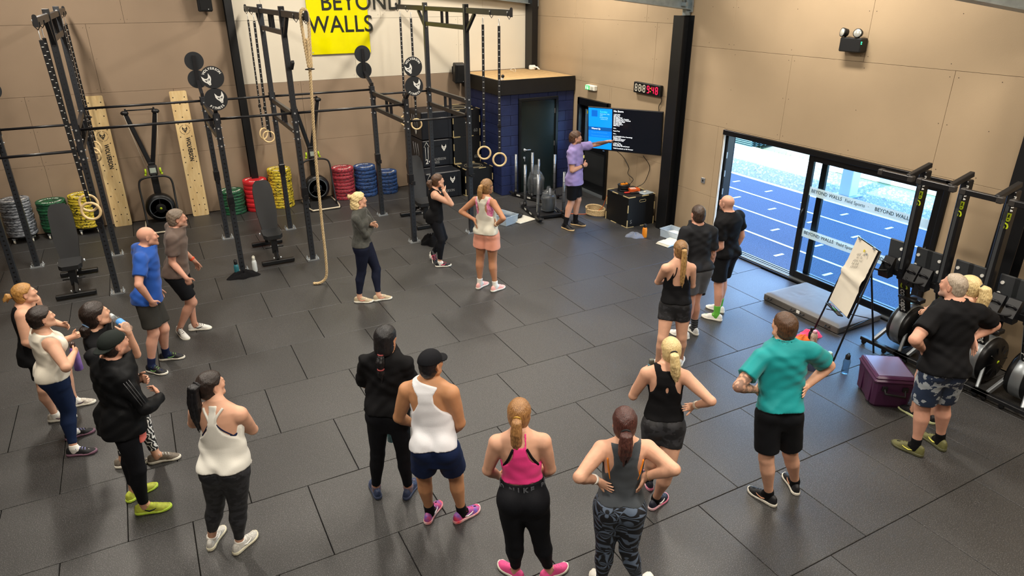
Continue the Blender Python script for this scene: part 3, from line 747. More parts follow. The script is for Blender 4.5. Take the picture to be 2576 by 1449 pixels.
cable([(7.86, 10.55, 1.2), (8.12, 10.62, 1.02), (8.13, 10.42, .85), (8.12, 10.42, .72), (8.1, 10.22, .66), (7.95, 10.12, .60)], 'television_cable', 'thin black cable from the television down to the extension reel')
cable([(8.0, 9.85, 1.2), (8.13, 9.80, 1.0), (8.12, 9.83, .8), (8.08, 9.88, .66), (7.9, 9.88, .60)], 'television_cable', 'thin black cable dropping from the right of the television')
# exit sign, emergency light, socket
es = thing('exit_sign', 'small lit green running man exit sign above the fire door', 'exit sign', (8.1, 11.78, 2.19))
MB().box((8.11, 11.78, 2.19), (.08, .32, .10), bev=.01).build('body', mat('sign_white', '#e6e4d8', .5), es)
MB().box((8.066, 11.86, 2.19), (.006, .15, .085)).build('lit_panel', mat('exit_green', '#2fae5b', .4, emit=.9), es)
MB().prism([(-.04, 0), (-.01, -.035), (-.01, -.012), (.03, -.012), (.03, .012), (-.01, .012), (-.01, .035)], 0, .002, frame((8.061, 11.835, 2.19), (0, 0, 1), (0, 1, 0))).box((8.061, 11.90, 2.19), (.002, .03, .06)).build('pictogram', mat('sign_pale', '#e9f5ea', .5, emit=.6), es)
for k in range(3): MB().box((8.066, 11.70, 2.165+.022*k), (.004, .08, .008)).build('louvre', mat('louvre', '#c7c9b8', .6), es)
em = thing('emergency_light', 'black twin spot emergency light high on the right wall', 'emergency light', (8.1, 5.99, 3.36))
MB().box((8.08, 5.99, 3.36), (.13, .31, .17), bev=.012).build('battery_box', M_bk, em)
for yy, az in ((6.12, .35), (5.92, -.25)):
    p = Vector((8.05, yy, 3.50)); d = Vector((-.9, az, .1)).normalized(); Rq = d.to_track_quat('Z', 'X').to_matrix().to_4x4()
    o = MB().lathe([(.02, -.05), (.045, -.035), (.055, .02), (.055, .035)], 18, Matrix.Translation(p) @ Rq).build('spot_head', M_bk, em)
    MB().lathe([(.001, .036), (.046, .036), (.05, .03)], 18, Matrix.Translation(p) @ Rq).build('lens', mat('spot_lens', '#cfd2cc', .15, metal=.5), o)
    MB().cyl((8.07, yy, 3.43), p-d*.03, .012, 8).build('stalk', M_bk, em)
for zz, c_ in ((3.40, '#2cff8e'), (3.38, '#2cff8e')): MB().box((8.02, 5.832, zz), (.012, .006, .01)).build('status_led', mat('green_led', c_, .4, emit=5), em)
sk = thing('wall_socket', 'small steel switch plate on the wall left of the glass door', 'switch', (8.14, 8.40, 1.05))
MB().box((8.142, 8.40, 1.05), (.012, .09, .09), bev=.003).build('plate', M_zinc, sk); MB().box((8.134, 8.40, 1.05), (.008, .025, .035), bev=.002).build('rocker', M_bk, sk)
# fire door with a window behind the television
d2 = tag(bpy.data.objects.new('door_2', None), kind='structure'); C.objects.link(d2); d2.location = (8.22, 11.7, 0)
m = MB(); m.box((8.20, 11.70, 1.88), (.2, 1.11, .14), bev=.004)
for yy in (11.17, 12.22): m.box((8.20, yy, .975), (.2, .07, 1.95), bev=.004)
m.build('frame', M_blk2, d2)
m = MB(); m.box((8.24, 11.70, .12), (.06, .98, .2), bev=.003); m.box((8.24, 11.70, .95), (.06, .98, .12), bev=.003); m.box((8.24, 11.70, 1.77), (.06, .98, .1), bev=.003)
for yy in (11.25, 12.15): m.box((8.24, yy, .97), (.06, .1, 1.6), bev=.003)
m.build('leaf', M_blk2, d2)
MB().box((8.24, 11.70, .555), (.02, .8, .69)).build('kick_panel', mat('charcoal_panel', '#1d1f20', .6), d2)
MB().box((8.24, 11.70, 1.37), (.008, .82, .74)).build('pane', M_glass, d2)
MB().box((8.20, 11.70, .018), (.16, 1.0, .03)).build('threshold', M_alu, d2)
MB().box((8.20, 11.24, .98), (.05, .03, .14)).cyl((8.17, 11.24, .98), (8.17, 11.36, .98), .01, 8).build('handle', M_blk2, d2)
MB().box((8.23, 12.04, 1.66), (.004, .06, .06)).build('yellow_note', mat('yellow_note', '#d8d233', .7), d2)
# ------------------------------------------------------------------ storage room of blue painted blocks
M_blu = mat('navy_block_paint', '#1b2650', .62, var=.12, vscale=9, bump=.25, bscale=70); M_blu2 = mat('navy_mortar', '#161f44', .75)
SX, SY, SZ = 6.40, 12.45, 2.07
sr = tag(bpy.data.objects.new('wall_storage_room', None), kind='structure'); C.objects.link(sr); sr.location = (SX, SY, 0)
m = MB()
for y0, y1, z0, z1 in cut_rect((SX+.012, XR-.01, 0, SZ), [(6.80, 7.72, 0, 1.97)]): m.box(((y0+y1)/2, SY+.06, (z0+z1)/2), (y1-y0, .095, z1-z0))
m.box((SX+.06, (SY+YB)/2+.03, SZ/2), (.095, YB-SY-.08, SZ)); m.build('mortar_core', M_blu2, sr)
BH, BL_ = .207, .44
for r_ in range(10):
    z0 = r_*BH; off = -.22 if r_ % 2 else 0.
    x = SX + off
    while x < XR-.02:
        for a0, a1, b0, b1 in cut_rect((max(x, SX), min(x+BL_, XR-.02), z0, z0+BH), [(6.80, 7.72, 0, 1.97)]):
            MB().box(((a0+a1)/2, SY+.011, (b0+b1)/2), (a1-a0-.009, .02, b1-b0-.009), bev=.003).build('block', M_blu, sr)
        x += BL_
    y = SY + (-.22 if r_ % 2 == 0 else 0.)
    while y < YB-.05:
        a0, a1 = max(y, SY+.002), min(y+BL_, YB-.02)
        if a1-a0 > .03: MB().box((SX+.011, (a0+a1)/2, z0+BH/2), (.02, a1-a0-.009, BH-.009), bev=.003).build('block', M_blu, sr)
        y += BL_
M_fas = mat('black_fascia', '#141312', .55, var=.2, vscale=4)
MB().box(((SX+XR)/2-.02, SY-.02, 2.215), (XR-SX+.0, .04, .29), bev=.003).build('fascia', M_fas, sr)
MB().box((SX-.04, (SY+YB)/2-.02, 2.215), (.04, YB-SY-.02, .29), bev=.003).build('fascia', M_fas, sr)
M_osb = mat('chipboard_deck', '#b99a6c', .7, var=.12, vscale=12, bump=.1)
for a0, a1 in ((SY-.0, SY+.62), (SY+.62, SY+1.24), (SY+1.24, YB-.02)): MB().box(((SX+XR)/2-.03, (a0+a1)/2, 2.345), (XR-SX+.0, a1-a0-.004, .022)).build('deck_board', M_osb, sr)
# its door
d3 = tag(bpy.data.objects.new('door_3', None), kind='structure'); C.objects.link(d3); d3.location = (7.26, 12.45, 0)
M_drf = mat('door_black_paint', '#0e1113', .35); M_drl = mat('door_dark_laminate', '#1a2424', .22, spec=.6)
m = MB(); m.box((7.26, 12.45, 1.95), (.94, .1, .06), bev=.006)
for xx in (6.82, 7.70): m.box((xx, 12.45, .96), (.06, .1, 1.92), bev=.006)
m.build('door_frame', M_drf, d3)
MB().box((7.26, 12.46, .965), (.82, .04, 1.91), bev=.003).build('door_leaf', M_drl, d3)
h = MB().cyl((6.93, 12.44, .93), (6.93, 12.40, .93), .026, 14); h.tube([(6.93, 12.40, .93), (6.95, 12.385, .93), (7.06, 12.385, .925)], .010, 8); h.build('lever_handle', M_bolt, d3)
MB().cyl((6.93, 12.44, .76), (6.93, 12.425, .76), .025, 14).box((6.935, 12.42, .72), (.012, .01, .07)).build('lock', M_bolt, d3)
for zz in (.25, 1.0, 1.68): MB().box((7.665, 12.435, zz), (.014, .012, .10)).build('hinge', M_zinc, d3)
cb = MB().tube([Vector((7.35+.07*math.cos(a), 13.72+.05*math.sin(a), 2.37+.02*math.sin(2*a)+.05*(1+math.sin(a))*.5)) for a in np.linspace(0, 5.5*PI, 40)], .004, 5)
tag(cb.build('cable_coil', mat('white_cable', '#e2dccb', .5)), 'small coil of white cable lying on the storage room roof', 'cable')
cm = thing('roof_camera', 'small white dome camera at the edge of the storage room roof', 'camera', (6.47, 12.52, 2.36))
MB().lathe([(.035, 0), (.035, .03), (.02, .05)], 16, Matrix.Translation((6.47, 12.52, 2.357))).build('base', M_wht, cm); MB().sphere((6.47, 12.50, 2.43), .034).build('dome', M_bk, cm)
jn = thing('junction_box', 'small white junction box in the corner on the storage room roof', 'junction box', (7.95, 13.85, 2.36))
MB().box((7.92, 13.86, 2.41), (.14, .1, .1), bev=.02).build('body', M_wht, jn); MB().tube([(7.94, 13.82, 2.42), (7.98, 13.75, 2.42), (8.02, 13.7, 2.37)], .018, 8).build('gland', M_wht, jn)

# ================================================================== bumper plates
def camo_mat(nm, c1, c2, sc=26, th=.53, st=(1, 1, 2.2)):
    if nm in MATS: return MATS[nm]
    m, n, l, b = _nodes(nm); tc = n.new('ShaderNodeTexCoord'); mp = n.new('ShaderNodeMapping'); mp.inputs['Scale'].default_value = st; l.new(tc.outputs['Object'], mp.inputs[0])
    oi = n.new('ShaderNodeObjectInfo'); ad = n.new('ShaderNodeVectorMath'); l.new(mp.outputs[0], ad.inputs[0]); cx_ = n.new('ShaderNodeMath'); cx_.operation = 'MULTIPLY'; cx_.inputs[1].default_value = 9; l.new(oi.outputs['Random'], cx_.inputs[0]); l.new(cx_.outputs[0], ad.inputs[1])
    t = n.new('ShaderNodeTexNoise'); t.inputs['Scale'].default_value = sc; t.inputs['Detail'].default_value = 3; l.new(ad.outputs[0], t.inputs['Vector'])
    r = n.new('ShaderNodeValToRGB'); r.color_ramp.interpolation = 'CONSTANT'; e = r.color_ramp.elements; e[0].position = 0; e[0].color = (*rgb(c1), 1); e[1].position = th; e[1].color = (*rgb(c2), 1); l.new(t.outputs['Fac'], r.inputs[0])
    l.new(r.outputs[0], b.inputs['Base Color']); b.inputs['Roughness'].default_value = .55; MATS[nm] = m
    return m
PLC = dict(grey=camo_mat('plate_camo_grey', '#8b8f96', '#34383f', 20, .52, (1, 1, 5)), green=camo_mat('plate_camo_green', '#1c5a38', '#0f2a20', 22, .55), yellow=camo_mat('plate_camo_yellow', '#c9b22e', '#2b2a1a', 24, .56),
           red=mat('plate_red', '#c3222a', .5), crimson=camo_mat('plate_camo_red', '#9c2f3a', '#4a1a24', 24, .55), blue=camo_mat('plate_camo_blue', '#28487e', '#16253f', 22, .54))
M_hub = mat('plate_hub', '#9a9da0', .35, metal=.8); M_black_rub = mat('black_rubber', '#131315', .6)
def plate_mesh(th):
    R_ = .225
    return MB().lathe([(.030, 0), (.05, .002), (.10, .002), (.115, .006), (.20, .006), (R_-.006, 0), (R_, .006), (R_, th-.006), (R_-.006, th), (.20, th-.006), (.115, th-.006), (.10, th-.002), (.05, th-.002), (.030, th)], 32).mesh('bumper_plate')
ORD = ['first', 'second', 'third', 'fourth', 'fifth', 'sixth', 'seventh', 'eighth', 'ninth', 'tenth', 'eleventh', 'twelfth', 'thirteenth']
def stack(x, y, z0, n_, th, colour, what, where, topmost=True):
    me = plate_mesh(th); me.materials.append(PLC[colour]); rg_ = random.Random(int(x*100))
    names = {1: 'lowest', n_: 'topmost'}
    for i in range(n_):
        o = bpy.data.objects.new('bumper_plate', me); C.objects.link(o); o.location = (x+rg_.uniform(-.008, .008), y+rg_.uniform(-.008, .008), z0+i*th); o.rotation_euler = (0, 0, rg_.uniform(0, 6))
        pos = names.get(i+1) or ORD[i]+' from the bottom'
        tag(o, f'{what} plate, {pos}, stacked {where}', 'weight plate', f'{what} plates {where}')
        hub = MB().lathe([(.026, .002), (.030, th/2), (.026, th-.002)], 16).mesh('hub'); link('hub', hub, M_hub, o)
        if i == n_-1:
            tm = MB()
            for wd, am in (('WOLVERSON', PI/2), ('WOLVERSON', -PI/2)):
                for k, ch in enumerate(wd):
                    t = am + math.radians(112)*(.5-k/8); tm.add(*text_geo(ch, .05, 'CENTER', .0005, .002, 1., 'CENTER'), False, frame((.155*math.cos(t), .155*math.sin(t), th-.005), (math.sin(t), -math.cos(t), 0), (math.cos(t), math.sin(t), 0)))
            tm.build('lettering', M_wht, o, local=True); o.rotation_euler = (0, 0, .3)
def dolly(x, y, lab):
    t = thing('plate_dolly', lab, 'dolly', (x, y, 0), group='plate dollies')
    MB().lathe([(.02, .10), (.20, .10), (.205, .105), (.205, .125), (.02, .125)], 28, Matrix.Translation((x, y, 0))).build('deck', M_black_rub, t)
    for k in range(4):
        a = PI/4 + k*PI/2; cx_, cy_ = x+.19*math.cos(a), y+.19*math.sin(a)
        w = MB().lathe([(.012, -.012), (.03, -.012), (.033, -.006), (.033, .006), (.03, .012), (.012, .012)], 14, frame((cx_, cy_, .034), (0, 0, 1), (0, 1, 0))); o = w.build('castor_wheel', mat('castor_white', '#d6d2c2', .5), t)
        MB().box((cx_, cy_-.017, .06), (.03, .004, .06)).box((cx_, cy_+.017, .06), (.03, .004, .06)).box((cx_, cy_, .09), (.05, .045, .012)).build('castor_fork', M_zinc, o)
YP = 13.93
for x, c_, n_, th, z0, what, where in ((-2.22, 'grey', 13, .048, .126, 'grey streaked', 'at the far left of the wall'), (-1.70, 'green', 10, .053, .126, 'green camouflage', 'on wheels behind the left bench'), (-1.22, 'yellow', 11, .052, .126, 'yellow camouflage', 'on wheels behind the overlapping rings'),
                             (1.24, 'green', 8, .057, 0, 'green camouflage', 'left of the black column'), (1.70, 'red', 7, .087, 0, 'plain bright red', 'by the black wall column'), (2.18, 'yellow', 13, .059, 0, 'yellow camouflage', 'behind the middle bench'),
                             (3.44, 'crimson', 9, .072, 0, 'red camouflage', 'right of the second ski machine'), (3.92, 'blue', 8, .079, 0, 'blue camouflage', 'between red and low blue plates'), (4.38, 'blue', 6, .077, 0, 'blue camouflage', 'low beside the foam boxes')):
    stack(x, YP, z0, n_, th, c_, what, where)
dolly(-2.22, YP, 'black wheeled dolly under the grey streaked plates'); dolly(-1.70, YP, 'black wheeled dolly under the green plates'); dolly(-1.22, YP, 'black wheeled dolly under the left yellow plates')

# ================================================================== ski machines
M_mach = mat('machine_black', '#121316', .4); M_lime = mat('lime_plastic', '#a9c61c', .45); M_lcd = mat('lcd_grey', '#8d968c', .3); M_fly = mat('flywheel_black', '#0d0e10', .35, bump=.1, bscale=120)
def ski(xc, lab):
    t = thing('ski_machine', lab, 'ski machine', (xc, 13.7, 0), group='upright ski machines')
    yb = 14.05
    MB().box((xc, yb-.03, .62), (.12, .09, 1.0), bev=.01).build('column', M_mach, t)
    for s, xt in ((-1, xc-.24), (1, xc+.23)):
        p0 = Vector((xc+s*.02, yb-.03, 1.08)); p1 = Vector((xt, yb-.10, 2.0)); d = p1-p0
        MB().box((p0+p1)/2, (.05, .07, d.length), d.to_track_quat('Z', 'Y').to_matrix(), bev=.006).build('arm', M_mach, t)
        MB().sphere(p1+Vector((s*.01, -.01, .03)), .055, 12, 8, (1.2, .8, .8)).box(p1+Vector((-s*.01, 0, .06)), (.03, .05, .08)).build('pulley', M_mach, t)
        MB().cyl(p1+Vector((s*.03, -.04, 0)), (xc+s*.10, yb-.12, 1.02), .0035, 5).build('cord', mat('pale_cord', '#b9b3a4', .8), t)
        h = MB().tube([(xc+s*.12, yb-.15, 1.03), (xc+s*.125, yb-.155, .93)], [.016, .019], 10); h.tube([(xc+s*.125, yb-.155, .93), (xc+s*.15, yb-.16, .915)], .02, 10); h.build('lime_handle', M_lime, t)
    MB().cyl((xc-.24, yb-.10, 2.07), (xc+.23, yb-.10, 2.07), .012, 8).build('top_bar', M_mach, t)
    o = MB().box((xc, yb-.16, 1.0), (.15, .05, .18), RX(math.radians(-12)), bev=.012).build('monitor', M_mach, t)
    MB().box((xc, yb-.187, 1.0), (.10, .004, .09), RX(math.radians(-12))).build('screen', M_lcd, o)
    F = frame((xc, yb-.12, .31), (1, 0, 0), (0, 0, 1))
    fl = MB().lathe([(.02, .18), (.06, .18), (.09, .165), (.20, .165), (.245, .14), (.255, .10), (.255, .0), (.22, -.03)], 36, F).build('flywheel_housing', M_fly, t)
    MB().lathe([(.175, .167), (.18, .172), (.19, .172), (.195, .167)], 36, F).build('flywheel_ring', mat('grey_ring', '#4c5054', .4), fl)
    MB().lathe([(.001, .184), (.022, .184), (.022, .178)], 14, F).build('flywheel_badge', M_lime, fl)
    for k in range(3):
        a = PI/2 + k*2*PI/3; MB().box(F @ Vector((.13*math.cos(a), .13*math.sin(a), .168)), (.012, .01, .12), RY(-(a-PI/2))).build('spoke', M_mach, fl)
    MB().tube(spline([(xc-.27, 13.42, .03), (xc-.27, 13.60, .5), (xc-.27, 13.68, .80), (xc-.20, 13.70, .90), (xc, 13.70, .92), (xc+.20, 13.70, .90), (xc+.27, 13.68, .80), (xc+.27, 13.60, .5), (xc+.27, 13.42, .03)], 5), .017, 10).build('guard_tube', M_mach, t)
    MB().box((xc, 13.86, .90), (.06, .34, .05)).build('guard_bracket', M_mach, t)
    MB().box((xc, 13.64, .02), (.60, .84, .035), bev=.006).build('platform', mat('platform_black', '#1a1a1b', .7, bump=.3, bscale=150), t)
    MB().tube(spline([(xc-.30, 14.0, .03), (xc-.31, 13.5, .03), (xc-.27, 13.22, .03), (xc-.2, 13.19, .03), (xc+.2, 13.19, .03), (xc+.27, 13.22, .03), (xc+.31, 13.5, .03), (xc+.30, 14.0, .03)], 5), .016, 8).build('base_rail', mat('pale_rail', '#c9bfa8', .4, metal=.2), t)
ski(-.02, 'black upright ski machine between the two birch peg boards'); ski(2.87, 'black upright ski machine behind the hanging climbing rope')

# ================================================================== adjustable benches
M_pad = mat('bench_vinyl', '#1f2022', .55, bump=.08, bscale=200, var=.08); M_frm = mat('bench_frame', '#101113', .4)
def bench(x, yf, yr, ang, lab, blen=.80):
    t = thing('weight_bench', lab, 'bench', (x, yf, 0), group='adjustable weight benches')
    MB().box((x, yf, .045), (.50, .075, .06), bev=.008).build('front_foot', M_frm, t)
    MB().box((x, yr, .045), (.50, .075, .06), bev=.008).build('rear_foot', M_frm, t)
    MB().tube([(x, yf, .07), (x, yf+.28, .25), (x, yr-.3, .25), (x, yr, .07)], .035, 4, smooth=False).build('spine', M_frm, t)
    MB().box((x, yf+.16, .25), (.09, .05, .22)).box((x, yf+.40, .30), (.06, .3, .06)).build('seat_post', M_frm, t)
    MB().box((x, yf+.42, .29), (.2, .04, .03)).build('hinge_bar', M_frm, t); MB().cyl((x-.14, yf+.2, .22), (x+.14, yf+.2, .22), .009, 8).build('adjuster_pin', M_frm, t)
    bl = MB()
    for sx_ in (-1, 1):
        for yy, zz in ((yf+.02, .10), (yf+.2, .24), (yf+.45, .30), (yf+.3, .30)): bl.cyl((x+sx_*.045, yy, zz), (x+sx_*.06, yy, zz), .016, 8)
        bl.cyl((x+sx_*.15, yf+.42, .40), (x+sx_*.17, yf+.42, .40), .025, 10)
    tag(bl.build('bolts', M_bolt, t), kind='stuff')
    sh = MB().prism([(-.10, -.17), (.10, -.17), (.145, -.10), (.145, .14), (-.145, .14), (-.145, -.10)], 0, .065, Matrix.Translation((x, yf+.26, .40)) @ RX(math.radians(6)).to_4x4()); sh.build('seat_pad', M_pad, t)
    F = Matrix.Translation((x, yf+.43, .43)) @ RX(ang).to_4x4()
    ol = [(-.115, 0), (.115, 0), (.155, .30), (.150, .66), (.125, .76), (.08, .81), (-.08, .81), (-.125, .76), (-.150, .66), (-.155, .30)]
    MB().prism(ol, 0, .06, F).build('back_pad', M_pad, t)
    MB().box(F @ Vector((0, .35, -.03)), (.07, .55, .05), RX(ang)).build('back_frame', M_frm, t)
    MB().cyl((x, yr-.35, .27), F @ Vector((0, .45, -.04)), .02, 8).build('strut', M_frm, t)
bench(-1.31, 10.70, 11.66, math.radians(72), 'black adjustable bench inside the leftmost rig bay'); bench(1.47, 10.67, 11.66, math.radians(72), 'black adjustable bench behind the white and teal bottles'); bench(4.26, 11.19, 12.07, math.radians(70), 'black adjustable bench behind the woman touching her chin')

# ================================================================== plyo boxes
M_pb = mat('plyo_black', '#0e0f11', .5, var=.15, vscale=5); M_pe = mat('plyo_ply_edge', '#c9b583', .6); M_foam = mat('foam_vinyl', '#12151c', .42, var=.12, vscale=6, bump=.05)
def wood_box(x0, x1, y0, y1, z0, z1, lab, marks='', top_em=False, hand=False):
    t = thing('wooden_plyo_box', lab, 'plyo box', ((x0+x1)/2, (y0+y1)/2, z0), group='black wooden plyo boxes')
    MB().box(((x0+x1)/2, (y0+y1)/2, (z0+z1)/2), (x1-x0-.004, y1-y0-.004, z1-z0-.004), bev=.002).build('body', M_pb, t)
    w = .014
    def seg(a, b_):   # finger-joint pieces of pale plywood edge
        a, b_ = Vector(a), Vector(b_); d = b_-a; n_ = 4
        for k in (0, 2) if d.length > .3 else (0,):
            c_ = a + d*((k+.5)/n_ if d.length > .3 else .5); ln = d.length/n_ if d.length > .3 else d.length
            MB().box(c_, tuple(max(w, abs(v)*ln/d.length) for v in d)).build('ply_edge', M_pe, t)
    for sx_ in (x0, x1):
        for sz_ in (z0, z1): seg((sx_, y0, sz_), (sx_, y1, sz_))
        for sy_ in (y0, y1): seg((sx_, sy_, z0), (sx_, sy_, z1))
    for sy_ in (y0, y1):
        for sz_ in (z0, z1): seg((x0, sy_, sz_), (x1, sy_, sz_))
    if marks: text('number', marks, .10, mat('grey_print', '#6d6e6c', .6), frame((x1-.15, y0-.0015, z0+.06), (1, 0, 0), (0, 0, 1)), t, extrude=.0006, bold=.002)
    if top_em:
        m = MB(); cx_, cy_ = (x0+x1)/2, (y0+y1)/2
        for r_ in (.20, .15): m.tube([(cx_+r_*math.cos(a), cy_+r_*math.sin(a), z1) for a in np.linspace(0, 2*PI, 33)[:-1]], .004, 4, closed=True)
        m.build('emblem', mat('dull_print', '#8d846c', .6), t)
    if hand:
        yc = (y0+y1)/2
        ol = [(.07*math.cos(a)*1 + (.05 if abs(a) < PI/2 else -.05)*0, .0) for a in (0,)]
        F = frame(((x0+x1)/2+.02, y0-.001, z1-.09), (1, 0, 0), (0, 0, 1)); pl = []
        for a in np.linspace(-PI/2, PI/2, 7): pl.append((.05+.022*math.cos(a), .022*math.sin(a)))
        for a in np.linspace(PI/2, 3*PI/2, 7): pl.append((-.05+.022*math.cos(a), .022*math.sin(a)))
        MB().prism(pl, 0, .0015, F).build('hand_hole', mat('hand_hole', '#020202', .9), t)
        MB().tube([F @ Vector((u, v, .001)) for u, v in pl], .0035, 4, closed=True).build('hand_hole_edge', M_pe, t)
    return t
def foam_box(x0, x1, y0, y1, z0, z1, lab, num=None, front=True):
    t = thing('foam_plyo_box', lab, 'plyo box', ((x0+x1)/2, (y0+y1)/2, z0), group='black foam plyo boxes')
    o = MB().box(((x0+x1)/2, (y0+y1)/2, (z0+z1)/2), (x1-x0-.006, y1-y0-.006, z1-z0-.006), bev=.018).build('cover', M_foam, t)
    MB().box((x1-.045, y0-.001, (z0+z1)/2), (.07, .006, z1-z0-.03)).build('hook_flap', M_foam, t)
    MB().box(((x0+x1)/2, y0-.001, z1-.13), (x1-x0-.05, .003, .006)).build('seam', mat('seam_thread', '#05060a', .8), t)
    if front:
        wolf(frame((x1-.20, y0-.0045, z1-.18), (1, 0, 0), (0, 0, 1)), .075, M_wht, M_foam, t)
        g = mat('grey_outline_print', '#9a9c9c', .6)
        text('lettering', 'WOLVERSON', .075, g, frame((x1-.52, y0-.004, z0+.115), (1, 0, 0), (0, 0, 1)), t, extrude=.0005, sx=.78); text('lettering', 'FITNESS', .075, g, frame((x1-.52, y0-.004, z0+.05), (1, 0, 0), (0, 0, 1)), t, extrude=.0005, sx=.78)
    if num:
        text('number', num, .14, M_wht, frame((x0+.05, y0-.004, z0+.05), (1, 0, 0), (0, 0, 1)), t, extrude=.0005, bold=.001)
        ar = [(0, 0), (0, .26), (-.03, .26), (.03, .36), (.09, .26), (.06, .26), (.06, 0)]
        MB().tube([frame((x0+.06, y0-.003, z0+.17), (1, 0, 0), (0, 0, 1)) @ Vector((u, v, 0)) for u, v in ar], .004, 4, closed=True).build('arrow_print', M_wht, t)
    # scrawl on the left side
    m = MB(); rg_ = random.Random(int(z0*100+x0*10)); ym = (y0+y1)/2
    for k in range(3): m.tube([(x0-.002, ym+.16-.13*k, z1-.10), (x0-.002, ym+.10-.13*k, z1-.34), (x0-.002, ym+.14-.13*k, z1-.36)], .004, 4)
    wolf(frame((x0-.002, ym-.05, z0+.14), (0, -1, 0), (0, 0, 1)), .06, M_wht, M_foam, t); m.build('side_print', mat('grey_outline_print', '#9a9c9c', .6), t)
    return t
foam_box(4.87, 5.66, 12.86, 13.34, 0, .56, 'black foam plyo box on the floor in front of the foam stack', num='20')
wood_box(5.73, 6.36, 12.80, 13.33, 0, .565, 'black wooden plyo box on the floor beside the storage room', top_em=True)
foam_box(5.02, 5.70, 13.36, 14.12, 0, .56, 'black foam plyo box at the bottom of the tall foam stack', front=False)
foam_box(5.02, 5.70, 13.36, 14.12, .565, 1.13, 'black foam plyo box marked 24 in the middle of the stack', num='24')
foam_box(5.02, 5.70, 13.36, 14.12, 1.135, 1.71, 'black foam plyo box on top of the foam stack', front=False)
wood_box(5.74, 6.36, 13.38, 14.12, 0, .565, 'black wooden plyo box at the bottom of the wooden stack')
wood_box(5.74, 6.36, 13.38, 14.12, .57, 1.13, 'black wooden plyo box in the middle of the wooden stack', '60')
wood_box(5.74, 6.36, 13.38, 14.12, 1.135, 1.69, 'black wooden plyo box on top of the wooden stack', '60', top_em=True)
wood_box(7.44, 8.04, 9.47, 10.13, 0, .565, 'black wooden plyo box with pale edges under the television', hand=True)
text('number', 'S', .10, mat('grey_print', '#6d6e6c', .6), frame((7.50, 9.4685, .05), (1, 0, 0), (0, 0, 1)), bpy.data.objects['wooden_plyo_box.004'], extrude=.0006, bold=.002)

# ================================================================== prowler sleds
M_pole = mat('sled_pole', '#8c9094', .32, metal=.7, var=.08); M_sled = mat('sled_black', '#121214', .45)
def sled(c, ax, ay, w, ln, poles, lab):
    """c centre, ax unit along the runners, ay across"""
    c, ax, ay = Vector(c), Vector(ax).normalized(), Vector(ay).normalized()
    t = thing('prowler_sled', lab, 'sled', tuple(c), group='prowler sleds'); R = Matrix((ax, ay, Vector((0, 0, 1)))).transposed()
    for s in (-1, 1):
        p = c + ay*(s*w/2); o = MB().box(p+Vector((0, 0, .045)), (ln, .07, .07), R, bev=.006)
        for e_ in (-1, 1): o.box(p+ax*(e_*(ln/2+.03))+Vector((0, 0, .065)), (.10, .085, .02), R @ RY(-e_*.5))
        o.build('runner', M_sled, t)
        MB().box(p+ay*(s*.037 if False else -.037)+ax*(-.05)+Vector((0, 0, .05)), (.12, .003, .03), R).box(p+ay*(-.037)+ax*.25+Vector((0, 0, .05)), (.1, .003, .03), R).build('label_plate', mat('pale_label', '#c8c8c2', .6), t)
    for e_ in (-1, 1): MB().box(c+ax*(e_*ln*.30)+Vector((0, 0, .05)), (.08, w, .05), R, bev=.005).build('cross_bar', M_sled, t)
    MB().box(c+Vector((0, 0, .05)), (ln*.5, w-.1, .02), R).build('deck', M_sled, t)
    for (u, v, h, r_) in poles:
        p = c+ax*u+ay*v
        MB().cyl(p+Vector((0, 0, .04)), p+Vector((0, 0, .16)), .034, 12).build('pole_socket', M_sled, t)
        o = MB().cyl(p+Vector((0, 0, .12)), p+Vector((0, 0, h)), r_, 14).build('pole', M_pole, t)
        g = MB()
        for k in range(1, 4):
            z = .12+(h-.12)*k/4; g.lathe([(r_+.0008, -.003), (r_+.0012, 0), (r_+.0008, .003)], 14, Matrix.Translation(p+Vector((0, 0, z))))
        g.build('groove', M_sled, o)
ax1 = Vector((.17, .98, 0)); ay1 = Vector((.98, -.17, 0))
sled((6.55, 10.95, 0), ax1, ay1, .52, 1.0, ((.38, -.26, .90, .026), (-.36, -.26, .89, .03), (-.36, .26, .89, .028), (.0, .12, .50, .018)), 'black prowler sled with grey poles nearest the coach')
ax2 = Vector((-.35, .94, 0)); ay2 = Vector((.94, .35, 0))
sled((6.98, 12.02, 0), ax2.normalized(), ay2, .46, .86, ((.34, -.24, .90, .026), (-.30, .24, .91, .026), (.12, .24, .75, .026), (-.1, -.24, 1.0, .026)), 'black prowler sled with grey poles against the storage door')
M_bag = mat('clear_bag', '#cfd8de', .08, alpha=.10, spec=1.); M_chain = mat('dark_weights', '#1b1c1e', .35, metal=.4)
def wrapped(c, r, h, lab):
    t = thing('wrapped_kettlebell_bag', lab, 'plastic bag', tuple(c)); rg_ = random.Random(int(h*100)); c = Vector(c)
    prof = [(.2, 0), (.95, .03), (1.02, .3), (.98, .55), (.72, .72), (.32, .85), (.18, 1.0)]
    m = MB(); vs = []; seg = 18
    for r_, z in prof:
        for k in range(seg):
            a = 2*PI*k/seg; rr = r*r_*(1+rg_.uniform(-.10, .10)); vs.append((c.x+rr*math.cos(a), c.y+rr*math.sin(a), c.z+z*h))
    fs = [(i*seg+k, i*seg+(k+1) % seg, (i+1)*seg+(k+1) % seg, (i+1)*seg+k) for i in range(len(prof)-1) for k in range(seg)]
    m.add(vs, fs, False); m.build('clear_wrap', M_bag, t)
    MB().lathe([(.02, .01), (r*.80, .01), (r*.85, .04), (r*.82, h*.55), (r*.6, h*.62), (.02, h*.62)], 20, Matrix.Translation(c)).build('dark_contents', M_chain, t)
